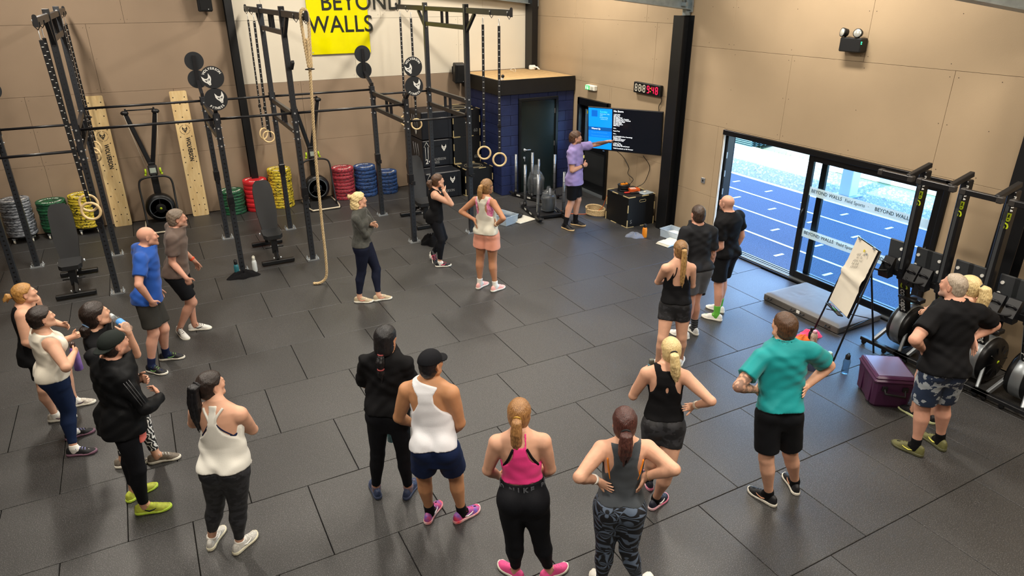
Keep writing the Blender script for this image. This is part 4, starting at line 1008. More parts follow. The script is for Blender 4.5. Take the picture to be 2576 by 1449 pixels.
wrapped((6.62, 10.90, .075), .15, .48, 'clear plastic bag of dark weights standing on the nearer sled'); wrapped((6.98, 12.02, .075), .17, .62, 'taller clear plastic bag of dark weights on the rear sled')

# ================================================================== rowing machines stood on end along the right wall
M_silver = mat('satin_aluminium', '#9aa0a4', .35, metal=.75); M_lime2 = mat('lime_print', '#b6cc1e', .5); M_rowg = mat('rower_grey', '#3a3d40', .5)
def rower(yc, lab):
    t = thing('rowing_machine', lab, 'rowing machine', (7.5, yc, 0), group='rowing machines stood on end')
    B = lambda c_, d_, nm, m_, R=None, bev=.006: MB().box(c_, d_, R, bev=bev).build(nm, m_, t)
    B((7.30, yc, .075), (.06, .62, .045), 'front_foot', M_mach)
    for yy in (yc-.27, yc, yc+.27):
        MB().lathe([(.006, -.012), (.026, -.012), (.028, 0), (.026, .012), (.006, .012)], 12, frame((7.30, yy, .028), (0, 0, 1), (0, 1, 0))).box((7.30, yy, .055), (.04, .045, .03)).build('castor', M_mach, t)
    for s in (-1, 1):
        p0, p1 = Vector((7.32, yc+s*.17, .09)), Vector((7.62, yc+s*.05, .42)); d = p1-p0
        MB().box((p0+p1)/2, (.05, .035, d.length), d.to_track_quat('Z', 'X').to_matrix(), bev=.008).build('front_leg', M_silver, t)
    p0, p1 = Vector((7.60, yc, .34)), Vector((7.34, yc, 1.0)); d = p1-p0; R = d.to_track_quat('Z', 'X').to_matrix()
    B((p0+p1)/2, (.09, .085, d.length), 'main_arm', M_mach, R, .01)
    MB().box((p0+p1)/2+Vector((0, .047, 0)), (.085, .006, d.length*.96), R).build('arm_inlay', M_silver, t)
    fy = Vector((0, -1, 0)); up = d.normalized()
    face = (p0+p1)/2 + Vector((-.049, 0, -.022))
    text('lettering', 'concept 2', .105, M_wht, frame(face+up*.20+Vector((0, .035, 0)), -up, Vector((0, -1, 0))), t, extrude=.0006, bold=.001, sx=.95)
    text('lettering', 'C', .12, M_lime2, frame(face+up*.30+Vector((0, .035, 0)), -up, Vector((0, -1, 0))), t, extrude=.0006, bold=.004)
    F = frame((7.66, yc, .30), (1, 0, 0), (0, 0, 1))
    fl = MB().lathe([(.03, .145), (.10, .14), (.235, .115), (.255, .08), (.258, -.08), (.235, -.115), (.10, -.14), (.03, -.145)], 36, F).build('flywheel_housing', M_fly, t)
    MB().lathe([(.2595, -.055), (.263, -.05), (.263, .05), (.2595, .055)], 36, F).build('flywheel_band', M_silver, fl)
    MB().lathe([(.001, .149), (.02, .149), (.02, .144)], 12, F).build('hub_badge', M_lime2, fl)
    m = MB()
    for k in range(10):
        a = 2*PI*k/10; m.box(F @ Vector((.13*math.cos(a), .13*math.sin(a), .136)), (.12, .008, .010), RY(-a))
    tag(m.build('vent_ribs', M_mach, fl), kind='stuff')
    B((7.74, yc+.02, .60), (.12, .16, .05), 'chain_tray', M_mach)
    B((7.60, yc, .66), (.16, .05, .04), 'handle_bracket', M_mach, RY(.3))
    MB().cyl((7.36, yc-.20, .74), (7.36, yc+.02, .74), .017, 10).build('pull_handle', M_mach, t)
    # foot boards
    for s in (-1, 1):
        b_ = B((7.36, yc+s*.16, 1.20), (.022, .20, .36), 'foot_board', M_rowg, RY(-.10), .02)
        w = MB().prism([(0, .04), (.09, .03), (.115, .10), (.03, .27), (0, .27)], -.06, .06, frame((7.27, yc+s*.15, .93), (-1, 0, 0), (0, 0, 1))); o = w.build('foot_rest', M_mach, t)
        MB().tube([(7.22, yc+s*.15-.05, 1.10), (7.16, yc+s*.15-.03, 1.15), (7.16, yc+s*.15+.03, 1.15), (7.22, yc+s*.15+.05, 1.10)], .012, 6).build('heel_cup', M_mach, o)
        MB().tube(spline([(7.21, yc+s*.10, 1.06), (7.13, yc+s*.16, 1.05), (7.15, yc+s*.26, 1.03), (7.18, yc+s*.30, .98)], 4), .011, 5).build('strap', M_black_rub, o)
        MB().cyl((7.345, yc+s*.10, 1.29), (7.325, yc+s*.10, 1.29), .018, 10).cyl((7.345, yc+s*.09, 1.17), (7.325, yc+s*.09, 1.17), .018, 10).build('roller', M_wht, t)
    B((7.33, yc, 1.03), (.14, .2, .07), 'foot_bracket', M_mach)
    B((7.28, yc, 1.60), (.11, .075, 1.26), 'monorail', M_mach, RY(-.03), .01)
    B((7.222, yc, 1.6), (.008, .03, 1.0), 'rail_strip', M_rowg, RY(-.03), .001)
    up = Vector((-.03, 0, 1)).normalized()
    tx = text('lettering', 'ERG', .095, M_lime2, frame((7.212, yc+.034, 2.02), -up, (0, -1, 0)), t, extrude=.0006, bold=.003, sx=.95)
    text('lettering', 'ROW', .095, M_wht, frame((7.209, yc+.034, 2.19), -up, (0, -1, 0)), t, extrude=.0006, bold=.002, sx=.8)
    B((7.14, yc+.0, 2.24), (.36, .05, .055), 'rear_leg', M_mach, RY(-.25))
    B((6.98, yc+.14, 2.18), (.055, .36, .055), 'rear_foot', M_mach)
    for s in (-1, 1): B((6.98, yc+.14+s*.17, 2.18), (.066, .06, .066), 'foot_cap', mat('grey_rubber_cap', '#2e2b29', .6), None, .01)
rower(4.22, 'rowing machine stood on end in front of the glass door'); rower(3.78, 'rowing machine stood on end behind the man in camouflage shorts'); rower(3.33, 'rowing machine stood on end against the right black column'); rower(2.88, 'rowing machine cut off by the right edge of the picture')

# ================================================================== flip chart easel
M_paper = mat('flip_paper', '#d8d0bf', .8, var=.04, vscale=3, bump=.05, bscale=8)
ea = thing('flip_chart_easel', 'black tripod easel with a creased white paper pad and notes', 'easel', (6.8, 4.55, 0))
TL, TR, BL, BR = Vector((7.02, 4.67, 1.385)), Vector((6.725, 4.20, 1.415)), Vector((6.915, 4.80, .555)), Vector((6.62, 4.315, .585))
eu = (TR-TL).normalized(); ev = ((TL-BL)+(TR-BR)).normalized(); en = eu.cross(ev); 
if en.x > 0: en = -en
PWd, PHt = (TR-TL).length, ((TL-BL).length+(TR-BR).length)/2; ctr = (TL+TR+BL+BR)/4; eR = Matrix((eu, ev, eu.cross(ev))).transposed()
MB().box(ctr-en*.012, (PWd+.02, PHt+.01, .012), eR).build('back_board', M_mach, ea)
m = MB(); nx_, ny_ = 10, 26; vs = []
for j in range(ny_+1):
    for i in range(nx_+1):
        u, v = i/nx_-.5, j/ny_-.5
        wv = .010*math.sin(j*.9+u*1.2)*math.exp(-((v+.02)/.16)**2) + .006*math.sin(j*1.7+2+u*3)*math.exp(-((v-.12)/.12)**2)
        vs.append(ctr + eu*(u*PWd*.97) + ev*(v*PHt*.99) + en*(.004+abs(wv)+.018*math.exp(-((v)/.05)**2)))
m.add(vs, [(j*(nx_+1)+i, j*(nx_+1)+i+1, (j+1)*(nx_+1)+i+1, (j+1)*(nx_+1)+i) for j in range(ny_) for i in range(nx_)], True); m.build('paper_pad', M_paper, ea)
for s in (-.34, .34): MB().box(ctr+eu*(s*PWd)+ev*(PHt/2)+en*.012, (.05, .03, .014), eR, bev=.003).build('clip', M_zinc, ea)
wr = MB(); rg_ = random.Random(4)
for r_ in range(9):
    for k in range(5):
        if rg_.random() < .25: continue
        wr.box(ctr+eu*(PWd*(-.02+.30*(r_/9-.3)*0) + (-.09+.022*r_))+ev*(PHt*.30-.04*k+rg_.uniform(-.005, .005)+.02*r_*.3)+en*.022, (.005, rg_.uniform(.02, .035), .0008), eR)
tag(wr.build('handwriting', mat('marker_grey', '#55524d', .8), ea), kind='stuff')
MB().box(ctr+eu*.03+ev*(PHt*.40)+en*.022, (.035, .03, .001), eR).build('yellow_sticker', mat('sticker_yellow', '#cdbf3c', .7), ea); MB().box(ctr+eu*.11+ev*(PHt*.38)+en*.022, (.03, .025, .001), eR).build('grey_sticker', mat('sticker_grey', '#7d838a', .7), ea)
MB().box(ctr-ev*(PHt/2+.02)+en*.04, (PWd*.7, .012, .06), eR).build('pen_tray', M_mach, ea)
for k, c_ in enumerate(('#2b6b3d', '#a83a3a', '#30489a', '#1c1c1c', '#3a8a55')):
    p = ctr-ev*(PHt/2+.005)+en*(.03+.006*k)+eu*(-.10+.03*k); MB().cyl(p-eu*.06, p+eu*.06, .007, 8).build('marker_pen', mat('pen_'+c_[1:], c_, .5), ea)
apex = (TL+TR)/2 - en*.03 + ev*.0
for p in ((6.865, 4.915, 0), (6.505, 4.315, 0)):
    p = Vector(p); top = (TL if p.x > 6.7 else TR) - en*.02
    MB().cyl(p+Vector((0, 0, .005)), top, .011, 8).build('leg', M_mach, ea)
MB().cyl((7.19, 4.27, .005), apex, .011, 8).build('leg', M_mach, ea)
MB().cyl((7.10, 4.35, .45), (6.93, 4.82, .42), .006, 6).cyl((7.10, 4.35, .45), (6.63, 4.33, .42), .006, 6).build('brace', M_mach, ea)

# ================================================================== crash mat, cooler, floor clutter
M_mat = mat('grey_mat_cover', '#6b6a67', .62, var=.1, vscale=4, bump=.15, bscale=9); M_mats = mat('mat_side', '#57534e', .65, var=.1, vscale=5)
mt = thing('crash_mat', 'grey folding crash mat lying below the glass door', 'mat', (7.62, 5.45, 0))
m = MB(); nx_, ny_ = 26, 40; x0, x1, y0, y1 = 7.22, 8.06, 4.80, 6.02; vs = []; rg_ = random.Random(2)
for j in range(ny_+1):
    for i in range(nx_+1):
        u, v = i/nx_, j/ny_; e_ = min(u, 1-u, v*1.4, (1-v)*1.4); z = .12 - .03*math.exp(-(e_/.03)**2) + .012*math.sin(u*PI)*math.sin(v*PI)
        cr = math.exp(-((u-.45)/.22)**2-((v-.72)/.16)**2) + .8*math.exp(-((u-.5)/.25)**2-((v-.30)/.14)**2)
        z -= .010*cr + .008*cr*math.sin(38*u+9*math.sin(14*v))*math.sin(30*v+4*math.sin(20*u))
        vs.append((x0+u*(x1-x0), y0+v*(y1-y0), z))
m.add(vs, [(j*(nx_+1)+i, j*(nx_+1)+i+1, (j+1)*(nx_+1)+i+1, (j+1)*(nx_+1)+i) for j in range(ny_) for i in range(nx_)], True); m.build('top_cover', M_mat, mt)
MB().box((7.64, 5.41, .046), (.84, 1.22, .09), bev=.012).build('side_cover', M_mats, mt)
for yy in (5.9, 5.5, 5.35, 4.95): MB().tube([(7.215, yy-.03, .06), (7.18, yy-.02, .05), (7.18, yy+.02, .05), (7.215, yy+.03, .06)], .008, 6).build('handle_strap', M_black_rub, mt)
MB().box((7.214, 5.42, .06), (.004, .05, .04)).build('label_patch', M_wht, mt)
cl = thing('cooler_box', 'deep purple hard cooler box with a painted sheen on its lid', 'cooler', (6.42, 3.62, 0)); cl.rotation_euler = (0, 0, -.62)
M_pur = mat('cooler_purple', '#43203f', .32, spec=.5, bump=.02, bscale=300); L_ = lambda m_, nm, mm, p=None: m_.build(nm, mm, p or cl, local=True)
bx = MB(); vs = []
for z, sx_, sy_ in ((0, .17, .21), (.03, .185, .225), (.285, .20, .245), (.30, .205, .25)): 
    b_ = .03
    vs += [(sx_*a-(b_ if c_ else 0)*a, sy_*b2-(0 if c_ else b_)*b2, z) for a, b2, c_ in ((1, -1, 0), (1, 1, 0), (1, 1, 1), (-1, 1, 1), (-1, 1, 0), (-1, -1, 0), (-1, -1, 1), (1, -1, 1))]
fs = [tuple(range(8))[::-1], tuple(range(24, 32))] + [(i*8+k, i*8+(k+1) % 8, (i+1)*8+(k+1) % 8, (i+1)*8+k) for i in range(3) for k in range(8)]
L_(bx.add(vs, fs), 'body', M_pur)
L_(MB().box((0, 0, .315), (.42, .51, .05), bev=.02).box((0, 0, .35), (.40, .49, .04), bev=.018), 'lid', M_pur)
L_(MB().box((0, 0, .372), (.34, .42, .008), bev=.003), 'painted_lid_sheen', mat('lid_sheen', '#6f6480', .22, spec=.6))  # lilac reflection on the purple lid, painted as a thin paler panel
for s in (-1, 1):
    L_(MB().tube([(-.10, s*.25, .24), (-.10, s*.285, .20), (.10, s*.285, .17), (.10, s*.25, .24)], .012, 8).box((-.10, s*.252, .24), (.05, .02, .05)).box((.10, s*.252, .24), (.05, .02, .05)), 'carry_handle', M_black_rub)
    L_(MB().box((.207, s*.13, .27), (.014, .05, .08), bev=.004), 'latch', M_black_rub)
    L_(MB().box((-.197, s*.12, .16), (.01, .10, .26), bev=.004), 'body_rib', M_pur)
def bottle(nm, x, y, z, r, h, body_m, cap_m, lab, cat='bottle', cap_h=.05, loop=False, band=None, waist=False, R=None, group=None):
    t = thing(nm, lab, cat, (x, y, z), group=group)
    if R is not None: t.rotation_euler = R
    hb = h-cap_h; pr = [(r*.6, 0), (r*.95, .004), (r, .012), (r*(.90 if waist else 1), hb*.5), (r, hb*.78), (r*.80, hb*.94), (r*.55, hb)]
    o = MB().lathe(pr, 20).build('body', body_m, t, local=True)
    MB().lathe([(r*.6, hb-.006), (r*.68, hb), (r*.66, h-.01), (r*.5, h)], 18).build('cap', cap_m, t, local=True)
    if loop: MB().tube([(math.cos(a)*r*.55, 0, h-.012+math.sin(a)*r*.75) for a in np.linspace(0, PI, 9)], .005, 6).build('carry_loop', cap_m, t, local=True)
    if band: MB().lathe([(r*1.004, hb*.25), (r*1.012, hb*.27), (r*1.012, hb*.55), (r*1.004, hb*.57)], 20).build('band', band, o, local=True)
    return t
M_clear = mat('clear_smoke', '#5d7f9c', .1, trans=.8, ior=1.2, alpha=.75)
bottle('drink_bottle', .82, 10.44, 0, .037, .26, mat('teal_bottle', '#27646e', .4), M_bk, 'teal bottle with black cap by the rig post', cap_h=.06, loop=True, band=None)
bottle('drink_bottle', 1.09, 10.51, 0, .036, .245, mat('white_bottle', '#cfd3d0', .45), mat('white_cap', '#c9c7b8', .4), 'white steel bottle standing by the middle bench', cap_h=.05, loop=True)
bottle('drink_bottle', 7.40, 8.91, 0, .043, .25, mat('orange_bottle', '#d47d16', .4), M_bk, 'orange bottle with black lid on the floor by the box', cap_h=.06)
bottle('drink_bottle', 6.49, 4.13, 0, .04, .24, M_clear, M_bk, 'smoky blue sports bottle standing behind the purple cooler', cap_h=.05, waist=True, loop=True)
bottle('shaker_bottle', 6.72, 4.76, 0, .04, .20, mat('leopard_print', '#8f6b55', .5, var=.7, vscale=45, col2='#d9c3b1'), mat('pink_lid', '#d7a0a8', .4), 'leopard print shaker with pink lid by the easel', cap_h=.03)
bottle('drink_bottle', 6.80, 4.86, 0, .035, .18, M_black_rub, M_bk, 'small black bottle among the pink towels', cap_h=.05)
bottle('travel_mug', 6.53, 4.38, 0, .045, .14, mat('sage_mug', '#5f7d6a', .4), mat('mug_lid', '#9fb3a4', .3), 'sage green travel mug under the easel', 'mug', cap_h=.03)
def heap(nm, x, y, r, h, m_, lab, seed, cat='clothing', sx_=1., ang=0.):
    rg_ = random.Random(seed); n1, n2 = 26, 12; vs = [(x, y, h*1.0)]; fs = []
    ph = [rg_.uniform(0, 6.28) for _ in range(8)]
    for j in range(1, n2+1):
        q = j/n2
        for k in range(n1):
            a = 2*PI*k/n1; rr = r*q*(1+.22*math.sin(2*a+ph[0])+.14*math.sin(5*a+ph[1])); z = h*max(0, math.cos(q*PI/2))**.7*(1+.28*math.sin(3*a+ph[2]+5*q)+.2*math.sin(7*a+ph[3]-6*q)*q) + .004*(j == n2)*0
            px_, py_ = rr*math.cos(a)*sx_, rr*math.sin(a); vs.append((x+px_*math.cos(ang)-py_*math.sin(ang), y+px_*math.sin(ang)+py_*math.cos(ang), max(.002, z)))
    fs += [(0, 1+k, 1+(k+1) % n1) for k in range(n1)]
    fs += [(1+(j-1)*n1+k, 1+j*n1+k, 1+j*n1+(k+1) % n1, 1+(j-1)*n1+(k+1) % n1) for j in range(1, n2) for k in range(n1)]
    o = MB().add(vs, fs, True).build(nm, m_); return tag(o, lab, cat)
M_blkc = mat('black_cloth', '#0e0e10', .85, bump=.3, bscale=25, spec=.12)
heap('jacket_pile', .90, 10.40, .15, .08, M_blkc, 'crumpled black jacket at the foot of the rig post', 3, sx_=1.3)
heap('jacket_pile', 3.99, 10.40, .17, .15, M_blkc, 'crumpled black hoodie beside the rig by the chin woman', 5, sx_=1.2)
heap('towel', 6.88, 4.95, .13, .07, mat('pink_towel', '#e2486f', .85, bump=.2, bscale=50), 'bright pink towel dropped by the easel', 8, 'towel', 1.3); heap('towel', 6.74, 4.93, .09, .05, mat('orange_towel', '#e0702c', .85), 'orange cloth lying beside the pink towel', 9, 'towel', 1.2)
heap('cloth', 7.27, 9.02, .11, .07, mat('grey_blue_cloth', '#69707e', .85, bump=.2, bscale=40), 'grey blue cloth crumpled beside the orange bottle', 11, 'cloth', 1.4, -.5)
heap('bag', 6.22, 4.44, .12, .10, mat('navy_cloth', '#1a2138', .85), 'dark navy bundle on the floor behind the teal shirted man', 12, 'bag')
M_tub = mat('clear_tub', '#c3d3df', .2, alpha=.55, spec=.5); M_lid = mat('tub_lid', '#d9d6c8', .35)
def tub(x, y, w, d, h, ang, lab):
    t = thing('storage_tub', lab, 'tub', (x, y, 0)); t.rotation_euler = (0, 0, ang); th = .006; B = MB()
    B.box((0, 0, th/2), (w*.9, d*.9, th))
    for s in (-1, 1): B.box((s*w*.47, 0, h/2), (th, d*.94, h), RY(s*.07)); B.box((0, s*d*.47, h/2), (w*.94, th, h), RX(-s*.07))
    B.build('walls', M_tub, t, local=True)
    MB().tube([(w/2, d/2, h), (-w/2, d/2, h), (-w/2, -d/2, h), (w/2, -d/2, h)], .008, 6, closed=True).build('rim', M_tub, t, local=True); return t
t_ = tub(7.86, 8.66, .30, .42, .14, .15, 'clear plastic tub on the floor by the black column')
for k in range(4): MB().box((.0+.02*k, -.05+.04*k, .03+.012*k), (.16, .2, .008), RZ(.4*k)).build('paper_sheet', M_wht, t_, local=True)
t_ = tub(5.62, 10.86, .34, .44, .16, .35, 'clear blue tub on the floor behind the pink shorted woman'); MB().box((0, 0, .06), (.28, .38, .09), bev=.02).build('blue_contents', mat('blue_kit', '#33465f', .6), t_, local=True)
bk_ = thing('white_board_stack', 'stack of cream whiteboards lying by the clear tub', 'boards', (7.55, 8.45, 0)); bk_.rotation_euler = (0, 0, .2)
for k in range(3): MB().box((.012*k, -.008*k, .01+.014*k), (.34, .26, .012), bev=.003).build('board', M_lid, bk_, local=True)
MB().box((.05, .11, .046), (.05, .02, .006)).build('clip', M_black_rub, bk_, local=True)
ld = thing('tub_lid', 'clear tub lid with black kit lying beside the sled', 'lid', (5.96, 10.88, 0)); ld.rotation_euler = (0, 0, .25)
MB().box((0, 0, .012), (.40, .50, .02), bev=.006).box((0, 0, .024), (.34, .44, .01), bev=.003).build('lid', M_lid, ld, local=True)
sc_ = thing('speaker_kit', 'black battery kit with cables lying on the tub lid', 'electronics', (5.92, 10.95, .03)); sc_.rotation_euler = (0, 0, .2)
MB().box((0, 0, .035), (.16, .26, .06), bev=.02).build('case', M_bk, sc_, local=True); MB().tube(spline([(.08, -.1, .05), (.15, -.05, .03), (.16, .1, .03), (.05, .16, .05)], 5), .008, 6).build('lead', M_black_rub, sc_, local=True); MB().box((-.05, .12, .06), (.08, .16, .02), RZ(.3)).build('white_plug', M_wht, sc_, local=True)
# coil of rope and orange extension lead
rc = thing('rope_coil', 'coil of thick pale rope on the floor beside the box', 'rope', (7.42, 10.40, 0))
pts = []
for i in range(120):
    a = i/120*2*PI*4.5; r_ = .17-.008*math.sin(a*.9); pts.append(Vector((7.40+r_*math.cos(a)*.95, 10.42+r_*math.sin(a)*1.25, .022+.026*(i/120*4.5)+.006*math.sin(a*2))))
laid_rope(pts, .021, .11, 'coil', rc)
M_or = mat('orange_lead', '#d0622a', .5)
cable([(7.70, 10.05, .59), (7.52, 10.2, .45), (7.46, 10.32, .14), (7.25, 10.5, .012), (6.95, 10.75, .012), (6.95, 11.2, .012), (7.15, 11.55, .012), (7.25, 11.95, .012), (7.12, 12.30, .012), (7.05, 12.38, .012)], 'extension_lead', 'orange extension lead running across the floor behind the coach', .007, M_or)
rl = thing('cable_reel', 'black extension cable reel on the box under the television', 'cable reel', (7.68, 9.95, .567))
MB().lathe([(.02, .0), (.115, .0), (.12, .012), (.115, .02), (.07, .025), (.07, .085), (.115, .09), (.12, .10), (.115, .11), (.02, .11)], 26, Matrix.Translation((7.68, 9.95, .567))).build('drum', M_bk, rl)
MB().lathe([(.07, .03), (.098, .032), (.098, .08), (.07, .082)], 24, Matrix.Translation((7.68, 9.95, .567))).build('wound_lead', M_black_rub, rl)
for s in (-1, 1): MB().box((7.68+s*.10, 9.95, .567+.06), (.03, .07, .11), bev=.006).build('stand', M_bk, rl)
for k in range(3): MB().box((7.62+.05*k, 9.93, .69), (.042, .05, .03), bev=.005).build('orange_plug', mat('plug_orange', '#e58a1c', .5), rl)
MB().cyl((7.68, 9.93, .68), (7.68, 9.93, .72), .012, 8).build('knob', M_bk, rl)
sb = thing('tool_box', 'orange and white striped box on the plyo box', 'box', (7.80, 9.80, .567)); sb.rotation_euler = (0, 0, -.3)
MB().box((0, 0, .028), (.20, .13, .056), bev=.004).build('carton', mat('carton_orange', '#d65a1e', .6), sb, local=True)
for k in range(4): MB().box((-.07+.03*k, .0, .0575), (.014, .125, .003)).build('white_stripe', M_wht, sb, local=True)
pl_ = thing('pliers', 'red handled tool lying on the black box', 'tool', (7.60, 9.74, .567)); pl_.rotation_euler = (0, 0, -.2)
MB().box((0, 0, .014), (.11, .05, .024), bev=.01).build('grip', mat('red_grip', '#b83227', .5), pl_, local=True); MB().box((.09, -.01, .01), (.08, .02, .014), bev=.004).build('jaw', M_bk, pl_, local=True)
rm = tag(MB().box((7.72, 9.66, .577), (.17, .04, .018), RZ(-.25), bev=.005).box((7.76, 9.70, .577), (.15, .035, .018), RZ(.1), bev=.005).build('remote_control', M_bk), 'black remote controls lying on the box under the television', 'remote')
ts = thing('clear_lid', 'clear plastic lid with a tape roll on the black box', 'lid', (7.93, 9.58, .567)); MB().box((7.92, 9.61, .574), (.26, .20, .012), RZ(.1), bev=.004).build('lid', M_tub, ts); MB().lathe([(.014, 0), (.026, 0), (.026, .022), (.014, .022), (.014, 0)], 16, Matrix.Translation((7.90, 9.60, .581))).build('tape_roll', M_lid, ts)

# ================================================================== people: one smooth surface per body, grown from a distance field
def nrm(v): v = np.asarray(v, float); return v/(np.linalg.norm(v)+1e-12)
class Prim:
    def __init__(s, fn, lo, hi, k, g, sub=False): s.fn, s.lo, s.hi, s.k, s.g, s.sub = fn, np.asarray(lo, float), np.asarray(hi, float), k, g, sub
def chain(pts, rad, k, g, cap=None):
    """tapering limb through pts; cap = (point, dir) cuts it flat"""
    P = [np.asarray(p, float) for p in pts]; R = list(rad)
    def fn(X, Y, Z):
        d = None
        for a, b_, ra, rb in zip(P, P[1:], R, R[1:]):
            ba = b_-a; L2 = ba@ba+1e-12
            t = np.clip(((X-a[0])*ba[0]+(Y-a[1])*ba[1]+(Z-a[2])*ba[2])/L2, 0, 1)
            e = np.sqrt((X-a[0]-t*ba[0])**2+(Y-a[1]-t*ba[1])**2+(Z-a[2]-t*ba[2])**2) - (ra+t*(rb-ra))
            d = e if d is None else np.minimum(d, e)
        if cap is not None:
            q, n_ = cap; d = np.maximum(d, (X-q[0])*n_[0]+(Y-q[1])*n_[1]+(Z-q[2])*n_[2])
        return d
    A = np.array(P); m = max(R)
    return Prim(fn, A.min(0)-m, A.max(0)+m, k, g)
def ell(c, F, r, k, g, sub=False):
    c = np.asarray(c, float); F = np.asarray(F, float); r = np.asarray(r, float)
    def fn(X, Y, Z):
        x, y, z = X-c[0], Y-c[1], Z-c[2]
        q = [(x*F[i][0]+y*F[i][1]+z*F[i][2]) for i in range(3)]
        k0 = np.sqrt(sum((q[i]/r[i])**2 for i in range(3)))+1e-9; k1 = np.sqrt(sum((q[i]/r[i]**2)**2 for i in range(3)))+1e-9
        return k0*(k0-1)/k1
    e = np.abs(F.T)@r
    return Prim(fn, c-e, c+e, k, g, sub)
def loft(o, F, h, rx, rf, rb, k, g, ex=2.2):
    o = np.asarray(o, float); F = np.asarray(F, float); h = np.asarray(h); m = max(max(rx), max(rf), max(rb))
    def fn(X, Y, Z):
        x, y, z = X-o[0], Y-o[1], Z-o[2]
        a = x*F[0][0]+y*F[0][1]+z*F[0][2]; b_ = x*F[1][0]+y*F[1][1]+z*F[1][2]; w = x*F[2][0]+y*F[2][1]+z*F[2][2]
        X_ = np.interp(w, h, rx); Y_ = np.where(b_ > 0, np.interp(w, h, rf), np.interp(w, h, rb))
        q = (np.abs(a/X_)**ex+np.abs(b_/Y_)**ex)**(1/ex)
        d = (q-1)*np.minimum(X_, Y_)
        return np.maximum(d, np.maximum(w-h[-1], h[0]-w))
    return Prim(fn, np.minimum(o+F[2]*h[0], o+F[2]*h[-1])-m, np.maximum(o+F[2]*h[0], o+F[2]*h[-1])+m, k, g)
class Grid:
    def __init__(s, lo, hi, v):
        s.lo = np.asarray(lo, float); s.v = v; s.n = np.maximum(4, np.ceil((np.asarray(hi)-s.lo)/v).astype(int)+1)
        s.ax = [s.lo[i]+v*np.arange(s.n[i]) for i in range(3)]
    def refine(s, boxes, f):
        """finer planes wherever one of the boxes lies"""
        for i in range(3):
            a = s.ax[i]; out = []
            for x0, x1 in zip(a, a[1:]):
                out.append(x0)
                if any(b_[0][i] < x1 and b_[1][i] > x0 for b_ in boxes): out += [x0+(x1-x0)*k/f for k in range(1, f)]
            s.ax[i] = np.array(out+[a[-1]]); s.n[i] = len(s.ax[i])
        return s
    def xyz(s, sl=None):
        a = s.ax if sl is None else [s.ax[i][sl[i]] for i in range(3)]
        return a[0][:, None, None], a[1][None, :, None], a[2][None, None, :]
    def eval(s, prims):
        D = np.full(tuple(s.n), .2)
        for p in prims:
            m = p.k + 3*s.v
            i0 = np.array([max(0, np.searchsorted(s.ax[i], p.lo[i]-m)-1) for i in range(3)]); i1 = np.array([min(s.n[i], np.searchsorted(s.ax[i], p.hi[i]+m)+1) for i in range(3)])
            if np.any(i1 <= i0): continue
            sl = tuple(slice(i0[i], i1[i]) for i in range(3)); d = p.fn(*s.xyz(sl)); a = D[sl]
            if p.sub:
                d = -d; hh = np.maximum(p.k-np.abs(a-d), 0)/p.k; D[sl] = np.maximum(a, d)+hh*hh*p.k*.25
            else:
                hh = np.maximum(p.k-np.abs(a-d), 0)/p.k; D[sl] = np.minimum(a, d)-hh*hh*p.k*.25
        return D
def nets(D, G, keep=None):
    """naive surface nets -> verts, quads"""
    s = D < 0
    n0, n1, n2 = D.shape; shp = (n0-1, n1-1, n2-1)
    acc = [np.zeros(shp) for _ in range(3)]; cnt = np.zeros(shp)
    E = []
    for ax in range(3):
        sa = [slice(None)]*3; sb = [slice(None)]*3; sa[ax] = slice(0, -1); sb[ax] = slice(1, None)
        A, B_ = D[tuple(sa)], D[tuple(sb)]; X = s[tuple(sa)] != s[tuple(sb)]
        idx = np.argwhere(X)
        if len(idx) == 0: E.append((idx, None)); continue
        va = A[X]; vb = B_[X]; t = va/(va-vb); pos = idx.astype(float); pos[:, ax] += t
        o1, o2 = [k for k in range(3) if k != ax]
        for d1 in (0, -1):
            for d2 in (0, -1):
                c = idx.copy(); c[:, o1] += d1; c[:, o2] += d2
                ok = (c[:, o1] >= 0) & (c[:, o2] >= 0) & (c[:, o1] < shp[o1]) & (c[:, o2] < shp[o2])
                cc = c[ok]; f = np.ravel_multi_index(cc.T, shp)
                for k in range(3): acc[k] += np.bincount(f, pos[ok][:, k], minlength=acc[k].size).reshape(shp)
                cnt += np.bincount(f, minlength=cnt.size).reshape(shp)
        E.append((idx, s[tuple(sa)][X]))
    use = cnt > 0
    if keep is not None:
        cx_ = [(G.ax[i][:-1]+G.ax[i][1:])/2 for i in range(3)]
        use &= keep(cx_[0][:, None, None], cx_[1][None, :, None], cx_[2][None, None, :])
    vid = -np.ones(shp, int); w = np.argwhere(use); vid[use] = np.arange(len(w))
    V = np.stack([np.interp(acc[k][use]/cnt[use], np.arange(G.n[k]), G.ax[k]) for k in range(3)], 1)
    Q = []
    for ax in range(3):
        idx, sg = E[ax]
        if len(idx) == 0: continue
        o1, o2 = (ax+1) % 3, (ax+2) % 3
        ok = (idx[:, o1] > 0) & (idx[:, o2] > 0) & (idx[:, o1] < shp[o1]) & (idx[:, o2] < shp[o2])
        i = idx[ok]; g = sg[ok]; q = []
        for d1, d2 in ((-1, -1), (0, -1), (0, 0), (-1, 0)):
            c = i.copy(); c[:, o1] += d1; c[:, o2] += d2; q.append(vid[c[:, 0], c[:, 1], c[:, 2]])
        q = np.stack(q, 1); good = (q >= 0).all(1); q = q[good]; g = g[good]
        q[~g] = q[~g][:, ::-1]; Q.append(q)
    return V, (np.concatenate(Q) if Q else np.zeros((0, 4), int))
